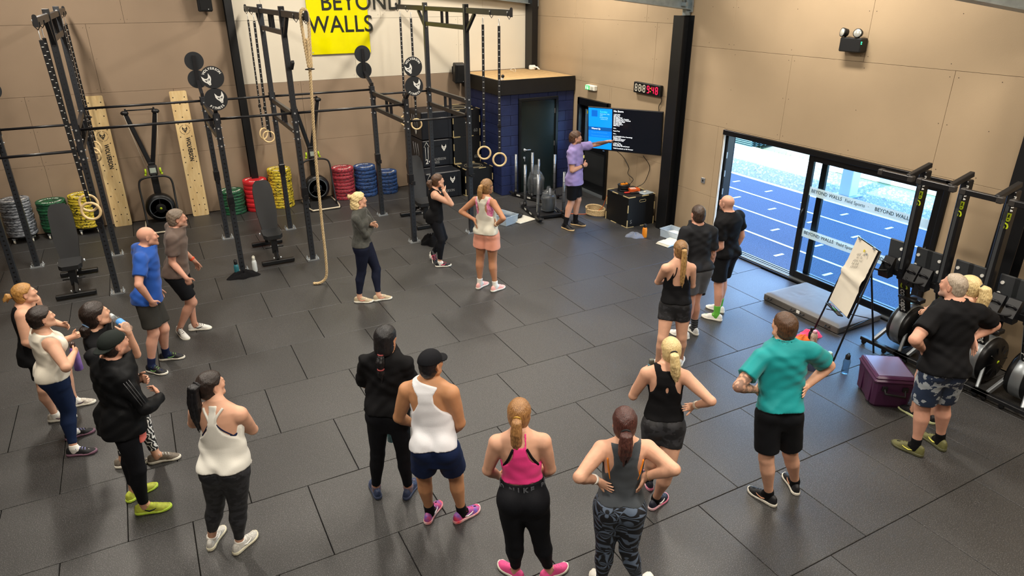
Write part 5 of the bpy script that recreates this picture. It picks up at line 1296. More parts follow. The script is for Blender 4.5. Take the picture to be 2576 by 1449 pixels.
def relax(V, Q, it=2, lam=.5):
    if len(Q) == 0: return V
    e = np.concatenate([Q[:, [0, 1]], Q[:, [1, 2]], Q[:, [2, 3]], Q[:, [3, 0]]]); n_ = len(V)
    deg = np.bincount(e[:, 0], minlength=n_)+np.bincount(e[:, 1], minlength=n_); deg = np.maximum(deg, 1)
    for _ in range(it):
        for mu in (lam, -lam*1.04):      # smooth, then push back so that nothing shrinks
            A = np.stack([np.bincount(e[:, 0], V[e[:, 1], k], minlength=n_)+np.bincount(e[:, 1], V[e[:, 0], k], minlength=n_) for k in range(3)], 1)/deg[:, None]
            V = V+(A-V)*mu
    return V
def np_mesh(name, V, Q, origin=(0, 0, 0), it=2):
    V = relax(V, Q, it)
    me = bpy.data.meshes.new(name); n_ = len(Q)
    me.vertices.add(len(V)); me.vertices.foreach_set('co', (V-np.asarray(origin)).astype(np.float32).ravel())
    me.loops.add(4*n_); me.loops.foreach_set('vertex_index', Q.astype(np.int32).ravel())
    me.polygons.add(n_); me.polygons.foreach_set('loop_start', np.arange(0, 4*n_, 4, dtype=np.int32))
    me.polygons.foreach_set('use_smooth', np.ones(n_, bool)); me.update(calc_edges=True); return me
def bounds(prims, pad): return np.min([p.lo for p in prims], 0)-pad, np.max([p.hi for p in prims], 0)+pad
def field_mesh(name, prims, v, off=0., region=None, wr=0., wf=1., seed=0, keep=None, origin=(0, 0, 0)):
    lo, hi = bounds(prims, off+3*v); G = Grid(lo, hi, v); D = G.eval(prims) - off; X, Y, Z = G.xyz()
    if wr:
        p_ = seed*1.7
        D = D + wr*(np.sin(wf*(31*Z+14*X-9*Y)+2.2*np.sin(13*X+11*Z+p_)+p_)*.6 + np.sin(wf*(47*Z-22*X+19*Y)+2.5*np.sin(17*Y-9*Z+p_))*.4 + .5*np.sin(23*X+21*Y+1.8*np.sin(12*Z+p_)))
    if region is not None: D = np.maximum(D, region(X, Y, Z))
    V, Q = nets(D, G, keep); return np_mesh(name, V, Q, origin)
# ---- colour tables for skin painted per vertex
M_skin = None
def skin_mat():
    m, n, l, b = _nodes('skin'); a = n.new('ShaderNodeAttribute'); a.attribute_name = 'tone'; tc = n.new('ShaderNodeTexCoord')
    t = n.new('ShaderNodeTexNoise'); t.inputs['Scale'].default_value = 22; t.inputs['Detail'].default_value = 4; l.new(tc.outputs['Object'], t.inputs['Vector'])
    mr = n.new('ShaderNodeMapRange'); mr.inputs[3].default_value = .88; mr.inputs[4].default_value = 1.10; l.new(t.outputs['Fac'], mr.inputs[0])
    sc = n.new('ShaderNodeVectorMath'); sc.operation = 'SCALE'; l.new(a.outputs['Color'], sc.inputs[0]); l.new(mr.outputs[0], sc.inputs['Scale'])
    l.new(sc.outputs[0], b.inputs['Base Color']); b.inputs['Roughness'].default_value = .55; b.inputs['Specular IOR Level'].default_value = .32
    b.inputs['Subsurface Weight'].default_value = .12; b.inputs['Subsurface Radius'].default_value = (.012, .005, .003); b.inputs['Subsurface Scale'].default_value = .6
    return m
M_skin = skin_mat()
def hair_mat(c1, c2):
    nm = f'hair_{c1}_{c2}'
    if nm in MATS: return MATS[nm]
    m, n, l, b = _nodes(nm); tc = n.new('ShaderNodeTexCoord'); mp = n.new('ShaderNodeMapping'); mp.inputs['Scale'].default_value = (1, 1, .10); l.new(tc.outputs['Object'], mp.inputs[0])
    t = n.new('ShaderNodeTexNoise'); t.inputs['Scale'].default_value = 210; t.inputs['Detail'].default_value = 2; l.new(mp.outputs[0], t.inputs['Vector'])
    r = n.new('ShaderNodeValToRGB'); e = r.color_ramp.elements; e[0].position = .30; e[0].color = (*rgb(c1), 1); e[1].position = .68; e[1].color = (*rgb(c2), 1); l.new(t.outputs['Fac'], r.inputs[0])
    l.new(r.outputs[0], b.inputs['Base Color']); b.inputs['Roughness'].default_value = .42
    bp = n.new('ShaderNodeBump'); bp.inputs['Strength'].default_value = .55; bp.inputs['Distance'].default_value = .006; l.new(t.outputs['Fac'], bp.inputs['Height']); l.new(bp.outputs[0], b.inputs['Normal'])
    MATS[nm] = m; return m
def cloth(nm, col, rough=.8, col2=None, var=.06, vs=5., bump=.12, bs=160, sheen=.12):
    dk = sum(rgb(col)) < .12
    return mat('cloth_'+nm, col, rough, var=var, vscale=vs, bump=bump, bscale=bs, sheen=0. if dk else sheen, spec=.14 if dk else .25, col2=col2)
KF = dict(h=[-.085, -.035, .015, .065, .125, .185, .245, .285, .315, .345], rx=[.058, .093, .097, .087, .072, .076, .083, .081, .064, .034], rf=[.040, .056, .060, .059, .055, .060, .062, .050, .038, .022], rb=[.045, .066, .070, .057, .050, .054, .060, .056, .046, .028])
KM = dict(h=[-.085, -.035, .015, .065, .125, .185, .245, .285, .315, .345], rx=[.056, .084, .087, .082, .078, .087, .100, .099, .078, .038], rf=[.040, .054, .060, .062, .061, .064, .067, .055, .042, .026], rb=[.045, .064, .064, .057, .055, .062, .068, .065, .052, .032])
M_eye = mat('eye_white', '#d8d2c8', .25); M_iris = mat('eye_iris', '#2b211a', .2)
FINGER = dict(relaxed=(20, 28, 18), flat=(4, 6, 4), grip=(48, 62, 34), fist=(78, 88, 48))
class Fig:
    """builds one person from joint positions (metres, world)"""
    def __init__(s, d, build=1., arm=1., leg=1., belly=0., look=(6.8, 10.1, 1.55), vox=.010, tone='#c99a78', sex=None, head_pitch=0., pitchL=0., pitchR=0., shoe_len=None):
        s.S = d['S']; S_ = s.S; s.J = {k: np.array(v, float) for k, v in d['J'].items()}; s.d = d; s.f = d['sex'] == 'f'; s.vox = vox; s.build = build; s.arm = arm; s.legk = leg*(1.05 if d['sex'] == 'f' else 1.)
        J = s.J; s.tone = rgb(tone); s.look = look
        u = nrm(J['nk']-J['pv']); r = nrm(J['sR']-J['sL']); r2 = nrm(J['hR']-J['hL']); rm = nrm(r+r2); rm = nrm(rm-u*(rm@u)); f = np.cross(u, rm)
        s.T = np.array([rm, f, u]); s.o = J['pv']; s.root = np.array([J['pv'][0], J['pv'][1], 0.])
        K = KF if s.f else KM; fat = build
        s.h = np.array(K['h'])*S_; L = J['nk']-J['pv']; hs = (L@u)/(.312*S_); s.h = s.h*hs; s.hs = hs
        s.rx = np.array(K['rx'])*S_*fat; s.rf = np.array(K['rf'])*S_*fat; s.rb = np.array(K['rb'])*S_*fat
        if belly: s.rf = s.rf + belly*S_*np.exp(-((np.array(K['h'])-.06)/.07)**2)
        P = [loft(s.o, s.T, s.h, s.rx, s.rf, s.rb, .03, 'torso')]
        A_ = (.86 if s.f else 1.)*arm; nr = (.0295 if s.f else .034)*S_*min(1.1, build)
        hd = J['hd']; s.nkr = nr
        P.append(chain([J['nk']-u*.03*S_, J['nk']+u*.02*S_, hd+(J['nk']-hd)*.35], [nr*1.15, nr*1.02, nr*.98], .03, 'neck'))
        for q in 'RL':
            sh, e, w, t = J['s'+q], J['e'+q], J['w'+q], J['t'+q]
            P.append(chain([J['nk']-u*.004*S_, sh+u*.004*S_], [.030*S_*(.9 if s.f else 1.08), .030*S_*A_], .035, 'trap'))
            am = sh+(e-sh)*.42; P.append(chain([sh, am, sh+(e-sh)*.9, e], [.0345*S_*A_, .0315*S_*A_, .0245*S_*A_, .0240*S_*A_], .02, 'arm'+q+'u'))
            P.append(chain([e, e+(w-e)*.28, e+(w-e)*.7, w], [.0238*S_*A_, .0255*S_*A_, .0190*S_*A_, .0158*S_*A_**.5], .012, 'arm'+q+'l'))
            hp, kn, an = J['h'+q], J['k'+q], J['a'+q]; Lg = leg*(1.05 if s.f else 1.); bk = -f*.008*S_
            if (pitchL if q == 'L' else pitchR):
                an = an + np.array([0, 0, .06]); J['a'+q] = an
            P.append(chain([hp-u*.005*S_, hp+(kn-hp)*.4, hp+(kn-hp)*.88, kn], [.056*S_*Lg, .0495*S_*Lg, .0365*S_*Lg, .0345*S_*Lg**.7], .03, 'leg'+q+'u'))
            P.append(chain([kn, kn+(an-kn)*.30+bk, kn+(an-kn)*.72+bk*.4, an, an-np.array([0, 0, .02*S_])], [.0340*S_*Lg**.7, .0355*S_*Lg, .0235*S_, .0205*S_, .020*S_], .02, 'leg'+q+'l'))
            P.append(ell(hp-f*.030*S_*fat+u*.008*S_, s.T, np.array([.049, .045, .055])*S_*fat, .04, 'glute'))
            if s.f: P.append(ell(s.o+u*.222*S_*hs+f*.050*S_*fat+(rm if q == 'R' else -rm)*.040*S_, s.T, np.array([.042, .036, .042])*S_*build**1.3, .03, 'bust'))
            he = np.array([*d['he'][q], 0.]); to = np.array([*d['to'][q], 0.]); fd = nrm(to-he)
            P.append(chain([an, an+fd*.035*S_+np.array([0, 0, .030*S_-an[2]]), an+fd*.085*S_+np.array([0, 0, .018*S_-an[2]])], [.0195*S_, .015*S_, .010*S_], .012, 'foot'+q))
        s.P = P
        s.drape = [chain([J['h'+q]-f*.026*S_*fat+u*.03*S_, J['h'+q]-f*.026*S_*fat-u*.13*S_], [.044*S_*fat, (.051 if s.f else .049)*S_*fat], .05, 'drape') for q in 'RL']
        tl = P[0]
        for q in 'RL':       # hands rest on the torso, not in it
            for jn, cl in (('w', .036), ('t', .030)):
                p_ = J[jn+q]
                for _ in range(14):
                    ev = lambda z: float(tl.fn(np.array([z[0]]), np.array([z[1]]), np.array([z[2]]))[0])
                    d_ = ev(p_)
                    if d_ >= cl: break
                    g_ = np.array([ev(p_+np.eye(3)[i]*.004)-ev(p_-np.eye(3)[i]*.004) for i in range(3)]); g_[2] *= .3
                    p_ = p_ + nrm(g_)*max(.004, (cl-d_)*.7)
                J[jn+q] = p_
            w_, t_ = J['w'+q], J['t'+q]; J['t'+q] = w_ + nrm(t_-w_)*.105*S_
        # arms again, now that the wrists may have moved
        for q in 'RL':
            e, w = J['e'+q], J['w'+q]
            for i, p_ in enumerate(P):
                if p_.g == 'arm'+q+'l': P[i] = chain([e, e+(w-e)*.28, e+(w-e)*.7, w], [.0238*S_*A_, .0255*S_*A_, .0190*S_*A_, .0158*S_*A_**.5], .012, 'arm'+q+'l')
        # head frame
        hf = nrm(np.array(look)-hd); hf[2] += math.tan(math.radians(head_pitch)); hf = nrm(hf); ref = nrm(np.array([0, 0, 1.])*.8+u*.2)
        hr = nrm(np.cross(hf, ref)); hu = np.cross(hr, hf); s.H = np.array([hr, hf, hu]); s.hd = hd; s.k = S_/1.75*1.0 if not s.f else S_/1.70
        s.head()
    def hp(s, x, y, z): return s.hd + (s.H[0]*x+s.H[1]*y+s.H[2]*z)*s.k
    def tp(s, a, b_, h): return s.o + s.T[0]*a*s.S + s.T[1]*b_*s.S + s.T[2]*h*s.S*s.hs
    def head(s):
        k, H, p = s.k, s.H, s.hp; m = 0 if s.f else 1; A = lambda *a: s.P.append(a[0])
        A(ell(p(0, -.014, .028), H, np.array([.0735, .094, .086])*k, .03, 'head'))
        A(ell(p(0, .026, -.034), H, np.array([.055, .064, .074])*k, .03, 'head'))
        for q in (-1, 1):
            A(chain([p(q*.050, .006, -.058), p(q*.018, .070, -.094)], [.020*k, .017*k], .025, 'head'))
            A(ell(p(q*.036, .062, -.018), H, np.array([.022, .024, .022])*k, .02, 'head'))
        A(ell(p(0, .078, -.094), H, np.array([.020+.004*m, .019, .018])*k, .02, 'head'))
        A(chain([p(-.032, .081, .022), p(.032, .081, .022)], [.010*k+.003*m]*2, .018, 'head'))
        A(chain([p(0, .086, .016), p(0, .104, -.020)], [.0075*k, .0115*k], .012, 'head'))
        for q in (-1, 1): A(ell(p(q*.010, .096, -.024), H, np.array([.008, .009, .007])*k, .008, 'head'))
        A(ell(p(0, .088, -.050), H, np.array([.022, .011, .0075])*k, .008, 'head')); A(ell(p(0, .086, -.063), H, np.array([.020, .010, .0075])*k, .008, 'head'))
        for q in (-1, 1):
            A(ell(p(q*.030, .099, .004), H, np.array([.015, .014, .010])*k, .012, 'head', True))
            A(ell(p(q*.031, .079, .004), H, np.array([.0135, .0135, .0125])*k, .006, 'head'))
            F = np.array([nrm(H[0]+H[1]*q*.35), nrm(H[1]-H[0]*q*.35-H[2]*.15), H[2]]); A(ell(p(q*.075, -.012, -.006), F, np.array([.009, .019, .031])*k, .008, 'head'))
            A(ell(p(q*.084, -.008, -.004), F, np.array([.006, .010, .018])*k, .006, 'head', True))
    def hand(s, q, pose='relaxed', palm=None, spread=.0, tip=None, point=False):
        """palm, four fingers of unequal length and a thumb, all flowing out of the wrist; palm = direction the palm faces"""
        S_ = s.S; w, t = s.J['w'+q], s.J['t'+q] if tip is None else np.asarray(tip, float); d = nrm(t-w); k = S_/1.75*(.93 if s.f else 1.0)
        if palm is None:
            ax = s.J['nk']-s.J['pv']; tt = np.clip(((w-s.J['pv'])@ax)/(ax@ax), 0, 1); palm = s.J['pv']+ax*tt-(w+d*.06)
        n_ = np.asarray(palm, float); n_ = nrm(n_-d*(n_@d)); th = np.cross(d, n_) if q == 'R' else np.cross(n_, d)   # th points to the thumb side
        A = s.P.append; g = 'hand'+q
        A(chain([w-d*.01, w+d*.025*k], [.0265*k*.82, .024*k], .012, g))
        A(ell(w+d*.055*k, np.array([th, n_, d]), np.array([.041, .0155, .05])*k, .012, g))
        C_ = [math.radians(a) for a in FINGER[pose]]
        for i, (off, L, base) in enumerate(((.029, .072, .088), (.0095, .081, .093), (-.010, .075, .090), (-.028, .060, .082))):
            c = C_ if not (point and i == 0) else [.05, .05, .03]
            dd = nrm(d + th*(spread*(1.5-i)*.30)); p0 = w+d*base*k*.88+th*off*k; pts = [p0-d*.02*k, p0]; a = 0.; p_ = p0
            for sg, fr in zip(c, (.46, .30, .24)):
                a += sg*(1+.06*i); p_ = p_ + (dd*math.cos(a)+n_*math.sin(a))*L*fr*k; pts.append(p_)
            A(chain(pts, [.0088*k, .0092*k, .0084*k, .0076*k, .0062*k], .0045, g))
        tb = w+d*.022*k+th*.026*k; c0 = 1.0 if pose in ('flat',) else .75; dirs = nrm(d*.75+th*c0+n_*.30); p1 = tb+dirs*.040*k; dirs2 = nrm(d*.95+th*(.35 if pose != 'flat' else .8)+n_*(.45 if pose in ('grip', 'fist') else .15)); p2 = p1+dirs2*.031*k; p3 = p2+nrm(dirs2+d*.25+(n_*.5 if pose in ('grip', 'fist') else 0))*.023*k
        A(chain([tb-dirs*.012*k, p1, p2, p3], [.0135*k, .0115*k, .0100*k, .0078*k], .009, g)); s.hands = getattr(s, 'hands', {}); s.hands[q] = (w, d, n_, th, k)
    def sel(s, *gs): return [p for p in s.P if any(p.g.startswith(x) for x in gs)]
    def body(s, label, paint=None, stubble=None, brow='#4a3626', lips=None):
        v = s.vox*1.3; J = s.J; H = s.H; hc = s.hp(0, .01, 0); hr_ = .115*s.k; boxes = [(hc-hr_, hc+hr_)]
        for p in s.P:
            if p.g.startswith('hand'): boxes.append((p.lo, p.hi))
        lo, hi = bounds(s.P, 3*v); G = Grid(lo, hi, v).refine(boxes, 2); V, Q = nets(G.eval(s.P), G); V = relax(V, Q, 1); me = np_mesh('person', V, Q, s.root, 0)
        col = np.tile(np.array([*s.tone, 1.]), (len(V), 1))
        X = (V-s.hd)@H.T/s.k    # head coordinates
        def tint(mask, c, a): 
            a = np.clip(a*mask, 0, 1)[:, None]; col[:, :3] = col[:, :3]*(1-a)+np.array(rgb(c))*a
        g = lambda c, r: np.exp(-(((X-np.array(c))/np.array(r))**2).sum(1))
        tint(g((0, .095, -.057), (.022, .02, .010)), lips or ('#a8605a' if s.f else '#9a5c50'), .75)
        for q in (-1, 1):
            tint(g((q*.030, .088, .0235), (.020, .02, .0045)), brow, .9)
            tint(g((q*.045, .06, -.025), (.022, .03, .02)), '#c47a62', .28); tint(g((q*.078, -.01, -.006), (.012, .02, .03)), '#b8705c', .30)
            tint(g((q*.030, .092, .004), (.016, .02, .008)), '#5a4034', .35)
        if stubble:
            m = np.clip((-.035-X[:, 2])/.02, 0, 1)*np.clip((X[:, 1]-(-.005))/.02, 0, 1)*(X[:, 2] > -.125)*np.clip((np.abs(X[:, 0])+.9*np.maximum(0, -.05-X[:, 2]))/.03, 0, 1); m = np.maximum(m, g((0, .096, -.043), (.024, .02, .006)))
            tint(m, stubble[0], stubble[1])
        if paint: paint(s, V, col, tint)
        at = me.attributes.new('tone', 'FLOAT_COLOR', 'POINT'); at.data.foreach_set('color', col.astype(np.float32).ravel())
        s.obj = link('person', me, M_skin); s.obj.location = tuple(s.root); tag(s.obj, label, 'person', 'people in the gym class')
        for q in (-1, 1):
            e = MB().sphere(s.hp(q*.031, .0785, .004), .0128*s.k, 10, 8).build('eye', M_eye, s.obj); MB().sphere(s.hp(q*.031, .0868, .003), .0062*s.k, 8, 6).build('iris', M_iris, e)
        return s.obj
    def add(s, name, me, material, parent=None):
        return link(name, me, material, parent or s.obj)
    # ---- garments
    def th_coords(s, X, Y, Z):
        x, y, z = X-s.o[0], Y-s.o[1], Z-s.o[2]; T = s.T
        return (x*T[0][0]+y*T[0][1]+z*T[0][2])/s.S, (x*T[1][0]+y*T[1][1]+z*T[1][2])/s.S, (x*T[2][0]+y*T[2][1]+z*T[2][2])/(s.S*s.hs)
    def shirt(s, name, material, hem=-.05, sleeve=.55, loose=.010, off=.011, neck=.016, wr=.0035, v=None, flare=0., long=False, seed=1, collar=0.):
        S_ = s.S; J = s.J; lx = np.maximum(s.rx, np.where((s.h > .02*S_) & (s.h < .24*S_), np.interp(s.h, [.0, .24*S_], [s.rx[2]*.94+flare, s.rx[6]*.92]), 0))+loose*np.interp(s.h, [.2*S_, .30*S_], [1, .2])
        hh = np.concatenate([[min(hem-.02, -.09)*S_], s.h]); cat = lambda a, e: np.concatenate([[max(a[:4])+e], [max(a[:4])+e*.5, max(a[:4])], a[2:]])
        gb = np.maximum(s.rb, np.interp(s.h, [.0, .05*S_, .15*S_], [.086*S_*s.build, .080*S_*s.build, 0])*(hem < .09))
        prims = [loft(s.o, s.T, hh, cat(lx, loose*.6+flare), cat(np.maximum(s.rf, s.rf[2])+loose, loose), cat(gb+loose*.5, 0), .03, 't')]
        prims += s.sel('trap', 'bust') + (s.drape + s.sel('glute') if hem < .09 else [])
        for q in 'RL':
            sh, e, w = J['s'+q], J['e'+q], J['w'+q]; A_ = S_*(.9 if s.f else 1.)
            if long:
                prims += [Prim(p.fn, p.lo, p.hi, p.k, p.g) for p in s.sel('arm'+q+'u')]; c = e+(w-e)*.96; prims.append(chain([e, e+(w-e)*.3, w], [.0245*A_+.003, .026*A_+.003, .0185*A_+.002], .02, 'sl', (c, nrm(w-e))))
            else:
                c = sh+(e-sh)*sleeve; prims.append(chain([sh, c], [.0345*A_*min(1.1, s.arm), (.0325+.006*sleeve)*A_*s.arm+.003], .024, 'sl', (c, nrm(e-sh))))
        if hem < .03:
            for q in 'RL':
                hp_, kn_ = J['h'+q], J['k'+q]; prims.append(chain([hp_-s.T[2]*.005*S_, hp_+(kn_-hp_)*.3], [.060*S_*s.legk, .062*S_*s.legk], .03, 'hip'))
        nk, hd, nr = J['nk'], s.hd, s.nkr
        def region(X, Y, Z):
            a, b_, h = s.th_coords(X, Y, Z); R_ = (hem-h)*S_
            n_ = nrm(hd-nk); x, y, z = X-nk[0], Y-nk[1], Z-nk[2]; t = x*n_[0]+y*n_[1]+z*n_[2]; rad = np.sqrt(np.maximum(0, x*x+y*y+z*z-t*t))
            cut = np.minimum(nr+neck-rad, (t+.028-collar)*1.0 + np.maximum(0, b_)*S_*.45)      # round neck hole, a little deeper in front
            return np.maximum(R_, np.minimum(cut, t+.10))
        return s.add(name, field_mesh(name, prims, v or s.vox, off, region, wr*1.35, 1.35, seed, None, s.root), material)
    def top(s, name, material, hem=-.03, top_f=None, top_b=None, off=.008, wr=.0025, scoop_f=.262, scoop_b=.315, neckw=.034, loose=0., v=None, extra=None, seed=2, bust=True, flare=0., notr=False):
        """sleeveless tops: top_f / top_b give half width over height for front and back"""
        S_ = s.S; tf = top_f or ([.20, .235, .262, .30, .35], [.2, .082, .070, .066, .064]); tb = top_b or ([.20, .225, .255, .30, .35], [.2, .070, .040, .034, .05])
        if loose or flare:
            lx = np.maximum(s.rx, np.interp(s.h, [-.05*S_, .22*S_], [s.rx[2]+flare, s.rx[5]])*(s.h < .23*S_))+loose*np.interp(s.h, [.18*S_, .27*S_], [1, 0]); lz = loose*np.interp(s.h, [.18*S_, .27*S_], [1, 0]); prims = [loft(s.o, s.T, np.concatenate([[-.12*S_], s.h]), np.concatenate([[lx[1]+flare], lx]), np.concatenate([[s.rf[2]+loose], np.maximum(s.rf, s.rf[2]*.95*(s.h < .2*S_))+lz]), np.concatenate([[.088*S_*s.build+loose], np.maximum(s.rb, np.interp(s.h, [.0, .05*S_, .15*S_], [.080*S_*s.build, .074*S_*s.build, 0]))+lz*.6]), .03, 't')]; drp = True
        else: prims = s.sel('torso'); drp = False
        prims = prims + (s.sel('bust') if bust else []) + ([] if notr else s.sel('trap')) + ((s.drape if drp else []) + s.sel('glute') if hem < .09 else [])
        nk, nr = s.J['nk'], s.nkr; hdv = nrm(s.hd-nk)
        def region(X, Y, Z):
            a, b_, h = s.th_coords(X, Y, Z); aa = np.abs(a); wf_ = np.interp(h, *tf); wb_ = np.interp(h, *tb); fr = np.clip(b_/.03+.5, 0, 1)
            w_ = wf_*fr+wb_*(1-fr); R_ = np.maximum((hem-h), (aa-w_))
            sc = scoop_f*fr+scoop_b*(1-fr); nw = neckw*(.6+.4*fr)
            R_ = np.maximum(R_, np.minimum(h-sc-np.maximum(0, aa-nw)*1.6, nw*1.35-aa))*S_
            x, y, z = X-nk[0], Y-nk[1], Z-nk[2]; t = x*hdv[0]+y*hdv[1]+z*hdv[2]; rad = np.sqrt(np.maximum(0, x*x+y*y+z*z-t*t))
            R_ = np.maximum(R_, np.minimum(nr+.004+.014*fr-rad, t+.026+.012*fr)); R_ = np.maximum(R_, np.minimum(t-.022, .16-rad))
            if extra is not None: R_ = np.maximum(R_, extra(a, b_, h)*S_)
            return R_
        return s.add(name, field_mesh(name, prims, v or s.vox*.8, off, region, wr, 1., seed, None, s.root), material)
    def leggings(s, material, waist=.075, ankle=.075, off=.0045, name='leggings', v=None):
        S_ = s.S; prims = s.sel('torso', 'glute', 'leg'); J = s.J
        def region(X, Y, Z):
            a, b_, h = s.th_coords(X, Y, Z); R_ = (h-waist)*S_
            for q in 'RL':
                an, kn = J['a'+q], J['k'+q]; n_ = nrm(an-kn); c = an-n_*(ankle-.045)*S_
                near = np.sqrt((X-an[0])**2+(Y-an[1])**2+(Z-an[2])**2) < .30
                dd = (X-c[0])*n_[0]+(Y-c[1])*n_[1]+(Z-c[2])*n_[2]; R_ = np.where(near, np.maximum(R_, dd), R_)
            return R_
        return s.add(name, field_mesh(name, prims, v or s.vox, off, region, .0006, 1.2, 3, None, s.root), material)
    def shorts(s, material, waist=.06, frac=.75, flare=.02, off=.004, tight=False, name='shorts', wr=.003, v=None, seed=4):
        S_ = s.S; J = s.J; prims = s.sel('torso', 'glute')
        for q in 'RL':
            hp, kn = J['h'+q], J['k'+q]; c = hp+(kn-hp)*frac; n_ = nrm(kn-hp)
            for lp in s.sel('leg'+q+'u'):
                prims.append(Prim(lambda X, Y, Z, lp=lp, c=c, n_=n_: np.maximum(lp.fn(X, Y, Z)-.001, (X-c[0])*n_[0]+(Y-c[1])*n_[1]+(Z-c[2])*n_[2]), lp.lo, lp.hi, lp.k, 'b'))
            r0 = .056*S_*(1.05 if s.f else 1.); r1 = np.interp(frac, [0, .4, .88, 1.], [.056, .0495, .0365, .0345])*S_*(1.05 if s.f else 1.)*s.build**.5+flare
            prims.append(chain([hp-s.T[2]*.01*S_, hp+(kn-hp)*min(.3, frac*.6), c+n_*.02], [r0+(.004 if not tight else 0), (r0+r1)/2+(.008 if not tight else 0), r1+(.004 if not tight else 0)], .022 if not tight else .02, 'sl', (c, n_)))
        def region(X, Y, Z):
            a, b_, h = s.th_coords(X, Y, Z); return (h-waist)*S_
        return s.add(name, field_mesh(name, prims, v or s.vox, off, region, wr*.6 if not tight else .0008, 1., seed, None, s.root), material)
    def sock(s, q, material, h=.08, off=.0055):
        S_ = s.S; an, kn = s.J['a'+q], s.J['k'+q]; n_ = nrm(kn-an); prims = s.sel('leg'+q+'l', 'foot'+q); c = an+n_*h
        def region(X, Y, Z): return np.maximum((X-c[0])*n_[0]+(Y-c[1])*n_[1]+(Z-c[2])*n_[2], -(X-an[0])*n_[0]-(Y-an[1])*n_[1]-(Z-an[2])*n_[2]-.09)
        return s.add('sock', field_mesh('sock', prims, .007, off, region, 0, 1, 0, None, s.root), material)
    def shoe(s, q, upper, sole, lace=None, accent=None, L=None, pitch=0., hi=0.):
        S_ = s.S; he, to = np.array([*s.d['he'][q], 0.]), np.array([*s.d['to'][q], 0.]); fy = nrm(to-he); fx = np.array([fy[1], -fy[0], 0]); L = L or (.150*S_+.026); fz = np.array([0, 0, 1.])
        org = s.J['a'+q].copy(); org[2] = 0; org = org - fy*(.064*S_*.75)
        if pitch:
            a = math.radians(pitch); piv = org+fy*L*.72; fy2 = fy*math.cos(a)-fz*math.sin(a); fz = fz*math.cos(a)+fy*math.sin(a); fy = fy2; org = piv-fy*L*.72
        wy = np.array([0, .03, .12, .3, .45, .62, .75, .86, .95, 1.])*L; ww = np.array([.012, .026, .035, .034, .036, .044, .048, .044, .031, .008])*(L/.29); zt = np.array([.06, .086, .100, .102, .096, .080, .060, .050, .040, .02])*(L/.29); zt[:4] += hi
        side = 1 if q == 'R' else -1; cc = np.array([0, 0, 0, .002, .003, .002, -.002, -.006, -.010, -.012])*side
        wr_ = lambda p: ((p[0]-org[0])*fx[0]+(p[1]-org[1])*fx[1]+(p[2]-org[2])*fx[2], (p[0]-org[0])*fy[0]+(p[1]-org[1])*fy[1]+(p[2]-org[2])*fy[2], (p[0]-org[0])*fz[0]+(p[1]-org[1])*fz[1]+(p[2]-org[2])*fz[2])
        def up_f(X, Y, Z):
            x, y, z = wr_((X, Y, Z)); w_ = np.interp(y, wy, ww); t_ = np.interp(y, wy, zt); x = x-np.interp(y, wy, cc)
            q_ = (np.abs(x/w_)**2.6+(np.maximum(z, 0)/t_)**2.6)**(1/2.6); d = (q_-1)*np.minimum(w_, t_); return np.maximum(np.maximum(d, -z+.012), np.maximum(-y, y-L))
        def so_f(X, Y, Z):
            x, y, z = wr_((X, Y, Z)); w_ = np.interp(y, wy, ww)+.004; x = x-np.interp(y, wy, cc); zs = np.interp(y, [0, .3*L, .7*L, L], [.034, .030, .024, .030])
            return np.maximum(np.maximum(np.abs(x)-w_, np.maximum(z-zs, -z)), np.maximum(-y-.004, y-L-.003))
        lo = np.minimum(org, org+fy*L)-.08; hi_ = np.maximum(org, org+fy*L)+np.array([.08, .08, .15]); lo[2] = -.01 if not pitch else min(0, lo[2])
        fv = .0075 if s.vox < .0105 else .009
        def mk(fn, nm):
            G = Grid(lo, hi_, fv); D = fn(*G.xyz()); V, Q = nets(D, G); return np_mesh(nm, V, Q, s.root)
        o = s.add('shoe', mk(up_f, 'shoe'), upper); s.add('sole', mk(so_f, 'sole'), sole, o)
        tp_ = lambda x, y, z: Vector(org+fx*x+fy*y+fz*z) - Vector(s.root)
        if lace is not None:
            m = MB()
            for i in range(4):
                y = L*(.40+.085*i); z = float(np.interp(y, wy, zt)); w_ = .022; m.tube([tp_(-w_, y-.004, z*.86), tp_(0, y, z+.003), tp_(w_, y+.004, z*.86)], .0032, 5)
            for sd in (-1, 1): m.tube([tp_(0, L*.40, zt[4]+.002), tp_(sd*.02, L*.37, zt[4]+.012), tp_(sd*.035, L*.40, zt[4]-.008)], .003, 5)
            m.build('lace', lace, o, local=True)
        if accent is not None:
            m = MB()
            for sd in (-1, 1):
                pts = []
                for y, z in ((.30*L, .05), (.42*L, .036), (.55*L, .045), (.62*L, .055)):
                    w_ = float(np.interp(y, wy, ww)); t_ = float(np.interp(y, wy, zt)); x = w_*(max(0, 1-(z/t_)**2.6))**(1/2.6); pts.append(tp_(sd*(x+.001)+float(np.interp(y, wy, cc)), y, z))
                m.tube(pts, [.004, .007, .005, .002], 6)
            m.build('side_flash', accent, o, local=True)
        return o
    # ---- hair
    def hairline(s, y_shift=0., nape=-.085):
        zs = [-.14, nape, -.06, -.03, .01, .035, .06, .085, .10, .13]; ys = [-.2, -.055, -.030, -.004, .006, .030, .062, .080, .088, .11]
        def reg(x, y, z): return np.maximum((y-y_shift-np.interp(z-np.abs(x)*.10, zs, ys))*.75, nape-.004-z)
        return reg
